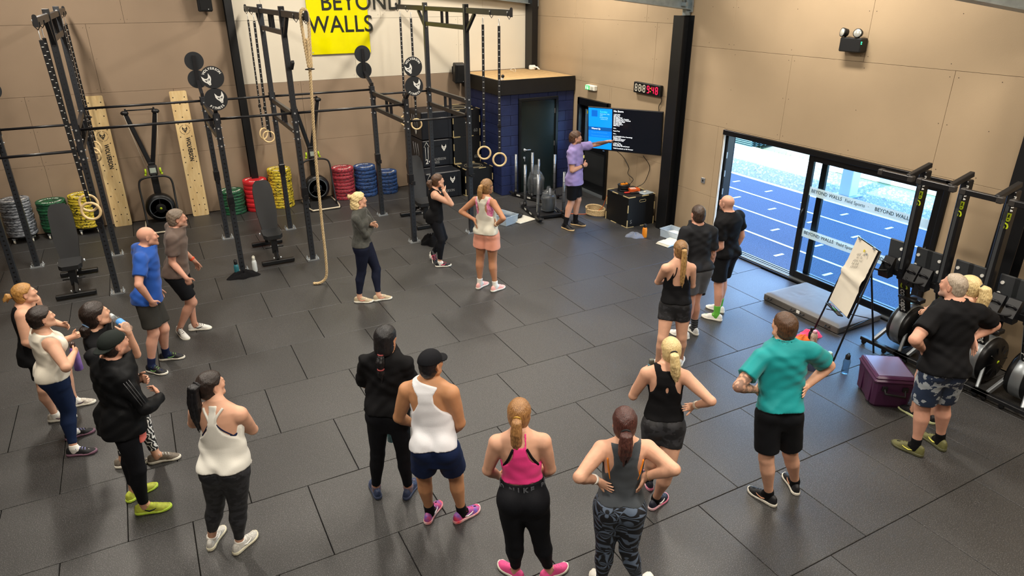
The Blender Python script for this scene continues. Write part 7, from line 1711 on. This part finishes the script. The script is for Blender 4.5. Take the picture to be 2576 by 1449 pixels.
def pony(F, m, tie, length, r=.034, base=(0, -.10, .03), out=.05, n=9, seed=1, sway=0., name='ponytail', tip=.4):
    p0 = F.hp(*base); bk = -F.H[1]; bk = nrm(np.array([bk[0], bk[1], 0])); dn = np.array([0, 0, -1.]); sd = F.H[0]
    pts = [p0, p0+bk*out*.8+dn*.01, p0+bk*out+dn*length*.35+sd*sway*.3, p0+bk*out*.85+dn*length*.7+sd*sway*.7, p0+bk*out*.7+dn*length+sd*sway]
    return F.tail(m, pts, [r*.72, r*.95, r*1.1, r, r*tip], n=n, seed=seed, name=name, tie=tie)
FRONT_T = ([.20, .235, .262, .30, .35], [.2, .082, .066, .058, .055])

def p_teal():
    F = Fig(PEOPLE['teal'], look=(5.4, 10., 1.6), tone=SK_l, arm=1.08, build=1.02)
    F.hand('L', 'flat', spread=.5); F.hand('R', 'flat', spread=.3)
    def tattoo(s, V, col, tint):
        e, w = s.J['eL'], s.J['wL']; a = s.J['sL']+(e-s.J['sL'])*.6
        d = np.minimum(np.linalg.norm(V-e, axis=1), np.minimum(np.linalg.norm(V-(e+w)/2, axis=1), np.linalg.norm(V-a, axis=1))); q = (np.sin(V[:, 0]*95+2*np.sin(V[:, 2]*70))*np.sin(V[:, 2]*88+2*np.sin(V[:, 1]*75)) > -.1)
        tint((d < .08)*q*1., '#3b3a3c', .6)
    F.body('man in a bright teal t-shirt and black shorts with hands on hips', paint=tattoo)
    F.hair(H_brown, .016, nape=-.075)
    F.shirt('t_shirt', cloth('teal', '#128a8c', .6), hem=.02, sleeve=.62)
    F.shorts(cloth('shorts_black', '#17181b', .6), waist=.06, frac=.80, flare=.022)
    for q in 'RL': F.sock(q, C_blk, .045); F.shoe(q, SH_k, SO_w, L_blk, mat('shoe_copper', '#b98364', .5))
def p_pinktop():
    F = Fig(PEOPLE['pinktop'], tone=SK_l, arm=1.22, build=1.08, leg=1.08)
    F.hand('L', 'relaxed'); F.hand('R', 'relaxed')
    F.body('woman in a bright pink crop top and black leggings seen from behind')
    hm = hair_mat('#6b4526', '#a97d4c'); F.hair(hm, .014); pony(F, hm, mat('gold_clip', '#b08a3e', .35, metal=.6), .24, .036, out=.06)
    F.top('crop_top', cloth('pink', '#e0387f', .65), hem=.10, top_b=([.15, .18, .21, .24, .27, .35], [.2, .085, .050, .034, .028, .03]), top_f=([.2, .235, .26, .35], [.2, .07, .045, .035]), scoop_b=.285, neckw=.026)
    for sg in (-1, 1): F.strip('bra_strap', C_blk, [(sg*.074, -1, .185), (sg*.05, -1, .235), (sg*.030, -1, .28)], .009)
    F.leggings(C_blk2, waist=.100, off=.0055); waist_text(F, 'NO PRO NIKE PRO NI', .077, .052, mat('band_grey', '#55585e', .7))
    for q in 'RL': F.shoe(q, mat('shoe_pink', '#e0508c', .6), SO_w, mat('lace_pink', '#e87aa6', .7))
def p_greyLS():
    F = Fig(PEOPLE['greyLS'], tone=SK_l, vox=.011, look=(8, 8.8, 1.55))
    F.hand('L', 'relaxed'); F.hand('R', 'relaxed')
    F.body('blonde woman in a dark grey long-sleeved top with folded arms')
    F.hair(H_lblond, .016, nape=-.11, extra=[ell(F.hp(0, -.055, -.08), F.H, np.array([.080, .060, .085])*F.k, .03, 'x')], wr=.004)
    F.tail(H_lblond, [F.hp(0, -.10, .075), F.hp(0, -.14, .08), F.hp(.01, -.155, .06)], [.02, .028, .02], n=6, name='hair_knot')
    F.shirt('long_sleeved_top', cloth('grey_marl', '#3b3c38', .8, col2='#4b4b46', vs=40), hem=.02, long=True, loose=.002, off=.006, wr=.002)
    F.leggings(cloth('navy_leg', '#1b1f30', .7), waist=.05)
    for q in 'RL': F.shoe(q, mat('shoe_sand', '#a8997e', .6, var=.2, vscale=60), SO_w, mat('lace_cream', '#d8cdb8', .7), mat('shoe_coral', '#d98b78', .5))
def p_bun():
    F = Fig(PEOPLE['bun'], tone=SK_l, build=1.16, arm=1.35, leg=1.12, vox=.011, head_pitch=4)
    F.hand('R', 'relaxed'); F.hand('L', 'relaxed'); F.body('woman with a strawberry blonde bun in a black vest behind the others at left')
    hm = hair_mat('#7a5424', '#b98a4c'); F.hair(hm, .013); F.tail(hm, [F.hp(0, -.10, .02), F.hp(.0, -.15, .03), F.hp(.0, -.19, .0)], [.022, .032, .024], n=7, name='hair_bun', tie=T_blk)
    F.top('vest_top', C_blk, hem=-.05, top_f=([.2, .24, .27, .35], [.2, .085, .075, .07]), top_b=([.2, .24, .27, .35], [.2, .080, .070, .068]), flare=.01, loose=.008)
    F.shorts(C_blk2, waist=.0, frac=.72, flare=.015)
    for q in 'RL': F.sock(q, C_white, .03); F.shoe(q, mat('shoe_stone', '#b9b2a6', .6, var=.3, vscale=40), SO_w, L_wht, mat('shoe_plum', '#4b3a48', .5))
def p_whitetank():
    F = Fig(PEOPLE['whitetank'], tone=SK_l, build=1.12, arm=1.28, leg=1.10, vox=.0105, head_pitch=4)
    F.hand('R', 'grip'); F.hand('L', 'grip'); F.body('short haired person in a cream sleeveless top holding a purple bottle')
    F.hair(H_dark, .020, nape=-.06, wr=.002, vol=(1.0, 1.02, 1.04))
    F.top('sleeveless_top', cloth('cream', '#d9d2c2', .75), hem=.025, top_f=([.19, .22, .26, .35], [.2, .095, .085, .08]), top_b=([.19, .22, .26, .35], [.2, .092, .085, .08]), scoop_f=.285, neckw=.03, loose=.010, wr=.003, off=.009)
    F.leggings(cloth('navy_leggings', '#1d2a48', .65), waist=.085)
    for q in 'RL': F.sock(q, C_white, .03); F.shoe(q, SH_k, mat('sole_plum', '#7d5a6c', .6), mat('lace_lilac', '#9d9bd8', .7))
    w, d, n_, th, k = F.hands['R']; c = w+d*.085*k+n_*.035*k
    held('drink_bottle', c+np.array([0, 0, -.21]), c+np.array([0, 0, .075]), .036, mat('purple_bottle', '#6b4aa0', .45, var=.25, vscale=6, col2='#a98ad0'), mat('smoke_lid', '#3a2d2a', .25), 'purple fade bottle in the hands of the cream top person')
def p_drinker():
    F = Fig(PEOPLE['drinker'], tone=SK_l, arm=1.0, vox=.0105, head_pitch=6)
    mouth = F.hp(0, .100, -.056); w = F.J['wR']; tgt = mouth*.62+w*.38+np.array([0, 0, .03]); F.J['tR'] = w+nrm(np.array([-.02, .02, .16])+(mouth-w)*.25)*.105*F.S
    F.hand('R', 'grip', palm=mouth-w); F.hand('L', 'relaxed')
    def tat(s, V, col, tint):
        e, sh = s.J['eR'], s.J['sR']; c = e+(sh-e)*.10; d = V-c; tint((np.linalg.norm(d, axis=1) < .035)*(np.sin(d[:, 2]*300) > .2)*1., '#3a3634', .7)
    F.body('dark haired woman in black drinking from a clear water bottle', paint=tat)
    F.hair(H_dark, .015, nape=-.09); F.tail(H_dark, [F.hp(0, -.085, -.05), F.hp(.0, -.12, -.075), F.hp(.0, -.125, -.12), F.hp(0, -.09, -.22), F.hp(0, -.08, -.32)], [.034, .042, .040, .026, .012], n=8, name='low_bun', tie=mat('blue_scrunchie', '#7fa0c8', .7))
    F.shirt('t_shirt', C_blk, hem=-.02, sleeve=.30, neck=.030, loose=.004)
    F.leggings(waves('zebra_print', '#101114', '#d8d8d4', 11, 9, .62, (.6, .3, .2), 1.6), waist=.03, name='patterned_leggings')
    for q in 'RL': F.shoe(q, mat('shoe_taupe', '#6d6459', .6, var=.3, vscale=60), SO_w, L_wht)
    w, d, n_, th, k = F.hands['R']; c = w+d*.085*k+n_*.035*k; ax = nrm(mouth-c); held('water_bottle', c-ax*.10, mouth+F.H[1]*.004, .030, mat('clear_water', '#c9d6da', .08, trans=.9, ior=1.2, alpha=.6), mat('clear_neck', '#d8e0e2', .1, alpha=.6), 'small clear plastic water bottle at the drinking woman\'s mouth', mid=mat('blue_label', '#4f8fd0', .5))
def p_jacket():
    F = Fig(PEOPLE['jacket'], tone='#c4927a', build=1.12, belly=.012, vox=.0105, head_pitch=6)
    F.hand('R', 'relaxed'); F.hand('L', 'relaxed'); F.body('bearded man in a black track jacket and backward cap with lime shoes', stubble=('#3a2a22', .65))
    F.hair(H_dark, .006, nape=-.085); c = F.cap(cloth('cap_green_black', '#1f2422', .8), brim=-1); F.shirt('track_jacket', cloth('jacket_black', '#101113', .55), hem=-.035, long=True, loose=.016, off=.010, wr=.005, flare=.012, collar=.03)
    sh, e = F.J['sR'], F.J['eR']; out = nrm(np.cross(e-sh, F.T[1])); out = out if out@F.T[0] > 0 else -out
    for k in range(3):
        o_ = nrm(F.T[0]+F.T[1]*(-.25+.25*k)*1.2)*.0345*F.S*1.0
        MB().tube([Vector(sh+(e-sh)*t+nrm(o_-nrm(e-sh)*(o_@nrm(e-sh)))*(.0345*F.S*(1.14-.25*t)+.0085)-F.root) for t in (.08, .3, .55, .85)], .0035, 5).build('sleeve_stripe', mat('stripe_grey', '#3c3d40', .5), F.obj, local=True)
    F.strip('reflective_piping', mat('piping_silver', '#9a9a90', .3, metal=.4), [(-.055, -1, .19), (-.048, -1, .225), (-.043, -1, .26)], .003).location.y -= .0
    F.top('undershirt', cloth('salmon', '#d0675c', .7), hem=-.085, top_f=([-.2, .0, .02, .35], [.2, .2, .001, .001]), top_b=([-.2, .0, .02, .35], [.2, .2, .001, .001]), loose=.006, notr=True, bust=False, scoop_f=.4, scoop_b=.4, extra=lambda a, b_, h: -(b_-.02))
    F.leggings(C_blk2, waist=.02, ankle=.06)
    for q in 'RL': F.shoe(q, mat('shoe_lime', '#a9b23c', .6, var=.25, vscale=40), mat('sole_lime', '#b9d645', .55), mat('lace_lime', '#c9d84a', .6), SH_k)
def p_brownT():
    F = Fig(PEOPLE['brownT'], tone='#bf8d76', vox=.0115, look=(8.2, 9.5, 1.6))
    F.hand('R', 'relaxed'); F.hand('L', 'relaxed'); F.body('smiling man in a taupe t-shirt and black shorts walking at left', stubble=('#7d6a5c', .5), brow='#5a4a3a')
    F.hair(hair_mat('#4a3f34', '#857564'), .018, nape=-.075, wr=.002); F.shirt('t_shirt', cloth('taupe', '#5f5048', .75), hem=-.015, sleeve=.60, loose=.005); F.shorts(cloth('shorts_black', '#17181b', .6), waist=.03, frac=.78, flare=.015)
    F.wristband('L', mat('orange_band', '#e0502a', .5), .025); F.shoe('L', SH_w, SO_w, L_blk, SH_k); F.shoe('R', SH_w, SO_w, L_blk, SH_k, pitch=10)
def p_blueT():
    F = Fig(PEOPLE['blueT'], tone='#c8957e', vox=.011, look=(8.2, 9.0, 1.6))
    F.hand('R', 'relaxed'); F.hand('L', 'relaxed')
    def shaved(s, V, col, tint):
        X = (V-s.hd)@s.H.T/s.k; tint(np.clip((.055-X[:, 1])/.03, 0, 1)*np.clip((X[:, 2]+.06)/.02, 0, 1)*np.clip((.06-X[:, 2])/.03, 0, 1), '#8a6a58', .35)
    F.body('bald man in a royal blue t-shirt and charcoal shorts at left', stubble=('#8a5f48', .5), paint=shaved)
    F.shirt('t_shirt', cloth('royal_blue', '#1f4c9c', .75), hem=-.035, sleeve=.66, loose=.010, wr=.004); F.shorts(cloth('shorts_charcoal', '#33322f', .75), waist=.02, frac=.80, flare=.026)
    for q in 'RL': F.sock(q, C_navy, .10); F.shoe(q, SH_k, SO_w, mat('lace_green', '#7fae5a', .7), mat('shoe_green', '#6a9a5a', .5))
def p_longpony():
    F = Fig(PEOPLE['longpony'], tone=SK_l, arm=1.22, build=1.06, leg=1.08, look=(6.5, 8.2, 1.5))
    F.hand('R', 'relaxed'); F.hand('L', 'relaxed'); F.body('woman with a long black ponytail in a loose white vest and folded arms')
    F.hair(H_dark, .014); pony(F, H_black, T_blk, .36, .042, base=(0, -.095, .06), out=.055, n=11, sway=-.03, tip=.5)
    F.top('loose_vest', cloth('offwhite', '#d3d1c8', .75), hem=.015, top_b=([.12, .155, .19, .22, .25, .30, .35], [.2, .10, .055, .030, .020, .018, .02]), top_f=([.2, .24, .27, .35], [.2, .06, .045, .04]), loose=.012, flare=.014, wr=.006, off=.009, scoop_b=.33)
    F.top('sports_bra', C_navy, hem=.12, off=.005, top_b=([.15, .175, .19, .35], [.2, .2, .001, .001]), top_f=([.15, .22, .24, .35], [.2, .2, .001, .001]), notr=True)
    for sg in (-1, 1): F.strip('bra_strap', C_navy, [(sg*.072, -1, .18), (sg*.035, -1, .225), (sg*.012, -1, .265), (sg*.03, -1, .30)], .005)
    for sg in (-1, 1): F.strip('shoulder_strap', cloth('offwhite', '#d3d1c8', .75), [(sg*.010, -1, .245), (sg*.020, -1, .28), (sg*.036, -1, .305), (sg*.045, -1, .318)], .009)
    F.leggings(K_camo, waist=.05)
    for q in 'RL': F.sock(q, C_white, .02); F.shoe(q, mat('shoe_grey_knit', '#b4b2ab', .65, var=.2, vscale=70), mat('sole_cream', '#cbc6ad', .6), L_wht, SH_w)
def p_braid():
    F = Fig(PEOPLE['braid'], tone='#b98462', leg=.92); F.hand('R', 'grip'); F.hand('L', 'grip'); F.body('woman with a black braid in a loose black t-shirt and leggings')
    F.hair(H_black, .016, nape=-.10, extra=[ell(F.hp(0, -.05, -.07), F.H, np.array([.062, .055, .06])*F.k, .03, 'x')])
    b0 = F.hp(0, -.085, -.085); dn = np.array([0, 0, -1.]); bk = -F.H[1]*np.array([1, 1, 0]); pts = [b0+bk*.02+dn*.03*i+bk*.012*min(i, 2) for i in range(8)]
    F.tail(H_black, pts, [.022, .030, .036, .030, .022, .030, .026, .012], n=6, name='braid'); m = MB()
    for j in (0, 4): m.tube([Vector(pts[j])+Vector((.024*math.cos(t), .024*math.sin(t), 0)) for t in np.linspace(0, 2*PI, 13)[:-1]], .006, 6, closed=True)
    m.build('hair_tie', mat('tie_red', '#8c3a3a', .7), F.obj)
    F.shirt('t_shirt', C_blk, hem=.03, sleeve=.85, loose=.016, off=.011, wr=.005, flare=.008); F.leggings(C_blk2, waist=.06, ankle=.065)
    for q in 'RL': F.sock(q, cloth('mauve_sock', '#6a5a62'), .02); F.shoe(q, mat('shoe_navy', '#2a3550', .55, var=.2, vscale=40), mat('sole_navy', '#39435c', .6), mat('lace_navy', '#2a3044', .7))
    held('drink_bottle', (1.375, 4.79, .42), (1.385, 4.795, .72), .042, mat('teal_print_bottle', '#2f6a74', .4, var=.3, vscale=30, col2='#7fb6bc'), M_bk, 'teal printed bottle held low by the braided woman')
def p_captank():
    F = Fig(PEOPLE['captank'], tone='#b8855f', arm=1.12, build=.98, look=(8.2, 8.2, 1.6)); F.hand('R', 'relaxed'); F.hand('L', 'relaxed'); F.body('man in a black cap, white racerback vest and navy shorts')
    F.hair(H_black, .008, nape=-.085); c = F.cap(cloth('cap_black', '#15161a', .8), brim=1)
    F.top('racerback_vest', cloth('vest_white', '#d9dade', .55), hem=.02, top_b=([.13, .165, .20, .235, .27, .31, .35], [.2, .098, .060, .036, .034, .060, .085]), loose=.006, flare=.006, wr=.003, off=.009, scoop_b=.33, neckw=.03)
    F.shorts(cloth('shorts_navy', '#1b2748', .6), waist=.06, frac=.68, flare=.024)
    for q in 'RL': F.sock(q, C_blk, .075); F.shoe(q, mat('shoe_blue_red', '#2a5fb8', .5, col2='#d03a4c', var=.3, vscale=16), mat('sole_redwhite', '#e0dcd8', .5, col2='#d0404c', var=.2, vscale=10), mat('lace_red', '#d8304a', .6), SH_w)
def p_greytank():
    F = Fig(PEOPLE['greytank'], tone=SK_l, arm=1.22, build=1.04, leg=1.06); F.hand('R', 'flat', spread=.3); F.hand('L', 'flat', spread=.3); F.body('woman in a charcoal racerback vest and leaf print leggings, hands on back')
    hm = hair_mat('#2a1512', '#55302a'); F.hair(hm, .014); pony(F, hm, T_blk, .20, .042, base=(0, -.10, .0), out=.06, n=10, tip=.6)
    F.top('racerback_vest', cloth('vest_charcoal', '#3e4348', .8), hem=.05, top_b=([.13, .165, .20, .24, .28, .35], [.2, .082, .058, .048, .052, .07]), off=.008)
    for sg in (-1, 1): F.strip('bra_strap', mat('strap_orange', '#e8861f', .6), [(sg*.056, -1, .165), (sg*.066, -1, .21), (sg*.074, -1, .262)], .006)
    F.leggings(leaf_mat(), waist=.075, name='leaf_leggings'); F.leggings(C_blk2, waist=.0755, off=.0065, name='waistband') if False else None
    F.wristband('L', mat('watch_white', '#dedbd2', .5), .028); F.wristband('R', mat('band_brown', '#8a6a4a', .5), .006, name='bracelet')
    for q in 'RL': F.shoe(q, SH_w, SO_w, L_wht)
def p_blacktank():
    F = Fig(PEOPLE['blacktank'], tone=SK_l, arm=1.15, build=1.04, leg=1.04); F.hand('R', 'flat', spread=.2); F.hand('L', 'grip'); F.body('blonde ponytailed woman in a black racerback vest with one hand on hip')
    F.hair(H_lblond, .013); pony(F, H_lblond, T_blk, .24, .036, base=(0, -.10, .035), out=.06, n=10, sway=.03)
    F.top('racerback_vest', C_blk, hem=.04, top_b=([.13, .165, .20, .24, .28, .35], [.2, .088, .060, .046, .048, .07]), off=.008, extra=lambda a, b_, h: np.where(b_ < 0, .012-np.sqrt((a*1.6-.012)**2+((h-.215)*.65)**2), -1.))
    F.shorts(K_camo, waist=.07, frac=.42, flare=.0, tight=True); F.wristband('R', mat('bracelet_cream', '#d9cfbd', .5), .03, name='bracelet')
    for q in 'RL': F.sock(q, C_blk, .03); F.shoe(q, mat('shoe_navy2', '#1d2130', .6), mat('sole_pinkwhite', '#e2dcd8', .5, col2='#d65a86', var=.2, vscale=9), L_blk, L_wht)
    w, d, n_, th, k = F.hands['L']; c = w+d*.085*k+n_*.035*k; held('drink_bottle', c+np.array([0, 0, -.14]), c+np.array([0, 0, .11]), .036, mat('teal_smoke_bottle', '#3a6f7c', .3), mat('grey_lid', '#55584f', .4), 'teal bottle with a grey lid held by the blonde ponytailed woman')
def p_camoman():
    F = Fig(PEOPLE['camoman'], look=(6.0, 10., 1.6), tone='#c8957e', build=1.10, arm=1.12, leg=1.08, belly=.01); F.hand('L', 'flat', spread=.5); F.hand('R', 'flat', spread=.2)
    F.body('large grey haired man in a black t-shirt and blue camouflage shorts', stubble=('#8d7f74', .5)); F.hair(hair_mat('#7d6f60', '#b3a491'), .007, nape=-.085, y_shift=-.03)
    F.shirt('t_shirt', C_blk, hem=-.025, sleeve=.62, loose=.010, wr=.004); F.shorts(camo_mat('camo_blue', '#24324c', '#aab2b8', 13, .54, (1, 1, 1)), waist=.03, frac=.81, flare=.030)
    for q in 'RL': F.sock(q, C_blk, .075); F.shoe(q, mat('shoe_olive', '#5d5c35', .6, var=.15, vscale=40), mat('sole_olive', '#4a4a30', .6), mat('lace_olive', '#4c4b2c', .6), mat('swoosh_yellow', '#d4cf5a', .5), hi=.01)
def p_blondehid():
    F = Fig(PEOPLE['blondehid'], look=(6.0, 10, 1.5), tone=SK_l); F.hand('R', 'relaxed'); F.hand('L', 'relaxed'); F.body('blonde woman hidden behind the man in camouflage shorts'); F.hair(H_lblond, .014); pony(F, H_lblond, T_blk, .24, .05, base=(0, -.095, .04), out=.07, n=11, tip=.6)
    F.top('vest_top', C_blk, hem=-.03); F.shorts(C_blk2, frac=.45, flare=.0, tight=True)
    for q in 'RL': F.shoe(q, SH_k, mat('sole_pale_lime', '#cfd6a0', .6), L_blk)
def p_ponycamo():
    F = Fig(PEOPLE['ponycamo'], tone=SK_l, arm=1.08); F.hand('R', 'relaxed'); F.hand('L', 'relaxed'); F.body('woman with a long light brown ponytail in a black open back vest and camouflage shorts')
    F.hair(H_mid, .013); pony(F, hair_mat('#5f4426', '#c29a5e'), T_blk, .40, .030, base=(0, -.10, .05), out=.045, n=9, sway=.01, tip=.6)
    F.top('open_back_vest', C_blk, hem=.03, top_b=([.10, .135, .17, .21, .25, .30, .35], [.2, .095, .080, .060, .045, .035, .03]), off=.008, loose=.006, scoop_b=.16, neckw=.05, flare=.006)
    F.strip('shoulder_strap', C_blk, [(-.068, -1, .17), (-.03, -1, .245), (-.018, -1, .30)], .006); F.strip('shoulder_strap', C_blk, [(.068, -1, .17), (.03, -1, .245), (.018, -1, .30)], .006)
    F.shorts(K_camo, waist=.06, frac=.42, flare=.004, tight=True)
    for q in 'RL': F.shoe(q, SH_w, SO_w, L_wht)
def p_greyT():
    F = Fig(PEOPLE['greyT'], look=(7.0, 10.2, 1.6), tone='#bf8d76', arm=1.05, vox=.0105); F.hand('R', 'grip'); F.hand('L', 'relaxed')
    def tat(s, V, col, tint):
        e, w = s.J['eR'], s.J['wR']; d = np.minimum(np.linalg.norm(V-e, axis=1), np.linalg.norm(V-(e*.7+w*.3), axis=1)); tint((d < .07)*(np.sin(V[:, 2]*110+3*np.sin(V[:, 0]*80)) > 0)*1., '#3f3a3a', .55)
    F.body('man in a dark grey t-shirt and grey shorts holding a black bottle', paint=tat); F.hair(hair_mat('#1c1512', '#4a382c'), .008, nape=-.08)
    F.shirt('t_shirt', cloth('darkgrey', '#222326', .75), hem=.02, sleeve=.66, loose=.006, wr=.004); F.shorts(cloth('shorts_grey', '#4a4c50', .7), waist=.06, frac=.66, flare=.018)
    for q in 'RL': F.sock(q, waves('striped_sock', '#17181a', '#4e5054', 9, 0, .5, (0, PI/2, 0)), .14); F.shoe(q, SH_w, SO_w, L_wht)
    w, d, n_, th, k = F.hands['R']; c = w+d*.085*k+n_*.03*k; held('drink_bottle', c+np.array([0, 0, -.27]), c+np.array([0, 0, .03]), .038, M_black_rub, M_bk, 'tall black bottle hanging from the hand of the dark grey shirted man')
def p_bald():
    F = Fig(PEOPLE['bald'], look=(6.0, 10., 1.6), tone='#c8957e', build=1.06, belly=.012, vox=.0105); F.hand('L', 'relaxed'); F.hand('R', 'relaxed')
    def shaved(s, V, col, tint):
        X = (V-s.hd)@s.H.T/s.k; tint(np.clip((.05-X[:, 1])/.03, 0, 1)*np.clip((X[:, 2]+.07)/.02, 0, 1)*np.clip((.075-X[:, 2])/.03, 0, 1), '#6f5648', .40)
    F.body('bald bearded man in black with lime green socks by the glass door', stubble=('#2c211c', .75), paint=shaved); F.shirt('t_shirt', C_blk, hem=.005, sleeve=.62, loose=.010, wr=.004); F.shorts(cloth('shorts_black', '#17181b', .6), waist=.05, frac=.84, flare=.022)
    for q in 'RL': F.sock(q, cloth('sock_green', '#5fae3c', .7), .12); F.shoe(q, SH_w, SO_w, L_wht)
def p_chin():
    F = Fig(PEOPLE['chin'], tone=SK_l, arm=1.18, build=1.06, vox=.0115, look=(8.2, 9.6, 1.5)); ck = F.hp(.03, .075, -.095); w = F.J['wR']; F.J['tR'] = w+nrm(ck-w)*.105*F.S
    F.hand('R', 'relaxed', palm=F.hd-w); F.hand('L', 'relaxed'); F.body('woman in a black vest touching her chin beside the rig'); F.hair(H_brown, .014); pony(F, H_brown, T_blk, .12, .040, base=(0, -.095, .02), out=.06, n=8, tip=.7)
    F.top('vest_top', C_blk, hem=-.025, top_b=([.2, .235, .27, .35], [.2, .080, .072, .07]), top_f=([.2, .235, .27, .35], [.2, .080, .070, .068]), loose=.005, scoop_b=.31); F.leggings(C_blk2, waist=.03)
    F.sock('R', C_white, .02); F.sock('L', C_white, .02); F.shoe('R', SH_k, SO_w, mat('lace_pinkred', '#d04a6a', .6), mat('shoe_pinkred', '#d04a6a', .5)); F.shoe('L', SH_k, SO_w, mat('lace_pinkred', '#d04a6a', .6), mat('shoe_pinkred', '#d04a6a', .5), pitch=45)
def p_pinkshorts():
    F = Fig(PEOPLE['pinkshorts'], tone=SK_t, vox=.011); F.hand('R', 'flat', spread=.2); F.hand('L', 'flat', spread=.2); F.body('tanned woman in a pale grey vest and peach shorts with hands on hips'); F.hair(H_mid, .014); pony(F, hair_mat('#6b4a2a', '#b48a52'), None, .20, .032, base=(-.02, -.10, .05), out=.055, sway=-.02)
    F.top('racerback_vest', cloth('vest_pale', '#c2bdae', .75), hem=.01, top_b=([.12, .15, .18, .22, .26, .30, .35], [.2, .086, .046, .030, .034, .055, .075]), loose=.004, wr=.004, off=.009); F.top('sports_bra', cloth('bra_pink', '#c73a7c', .6, col2='#e2a0b8', vs=45, var=.1), hem=.11, off=.0055, top_b=([.14, .17, .20, .26, .35], [.2, .095, .088, .078, .07]), top_f=FRONT_T, scoop_b=.19, neckw=.055)
    F.shorts(cloth('shorts_peach', '#e0987f', .65), waist=.05, frac=.52, flare=.028)
    for q in 'RL': F.sock(q, C_white, .07); F.shoe(q, mat('shoe_rose', '#e0a49c', .6), SO_w, mat('lace_rose', '#c8b2c0', .6)); 
    F.wristband('R', mat('bangle', '#d9c9a8', .4), .008, name='bracelet')
def p_coach():
    F = Fig(PEOPLE['coach'], tone='#c4937a', vox=.0115, look=(8.4, 9.2, 1.5)); w = F.J['wL']; F.hand('L', 'fist', palm=np.array([0, 0, -1.]), point=True); F.hand('R', 'fist'); F.body('coach in a lavender t-shirt pointing at the television', stubble=('#2a1c15', .8), brow='#2f2018')
    F.hair(H_brown, .022, nape=-.07, wr=.002); glasses(F); F.shirt('t_shirt', cloth('lavender', '#8d7fb4', .75), hem=-.06, sleeve=.62, loose=.010, wr=.004); MB().box(Vector(F.tp(-.045, .075, .215))-Vector(F.root), (.03, .012, .05)).build('chest_print', mat('print_yellow', '#d8cf7a', .7), F.obj, local=True)
    F.shorts(cloth('shorts_black', '#17181b', .6), waist=.0, frac=.84, flare=.018); F.wristband('R', SH_k, .035)
    for q in 'RL': F.sock(q, C_blk, .13); F.shoe(q, SH_k, SO_g, L_blk)
ALL = dict(coach=p_coach, greyLS=p_greyLS, chin=p_chin, pinkshorts=p_pinkshorts, brownT=p_brownT, blueT=p_blueT, bun=p_bun, whitetank=p_whitetank, drinker=p_drinker, jacket=p_jacket, longpony=p_longpony, braid=p_braid, captank=p_captank,
           pinktop=p_pinktop, greytank=p_greytank, blacktank=p_blacktank, teal=p_teal, camoman=p_camoman, blondehid=p_blondehid, ponycamo=p_ponycamo, greyT=p_greyT, bald=p_bald)
for _k, _fn in ALL.items(): _fn()
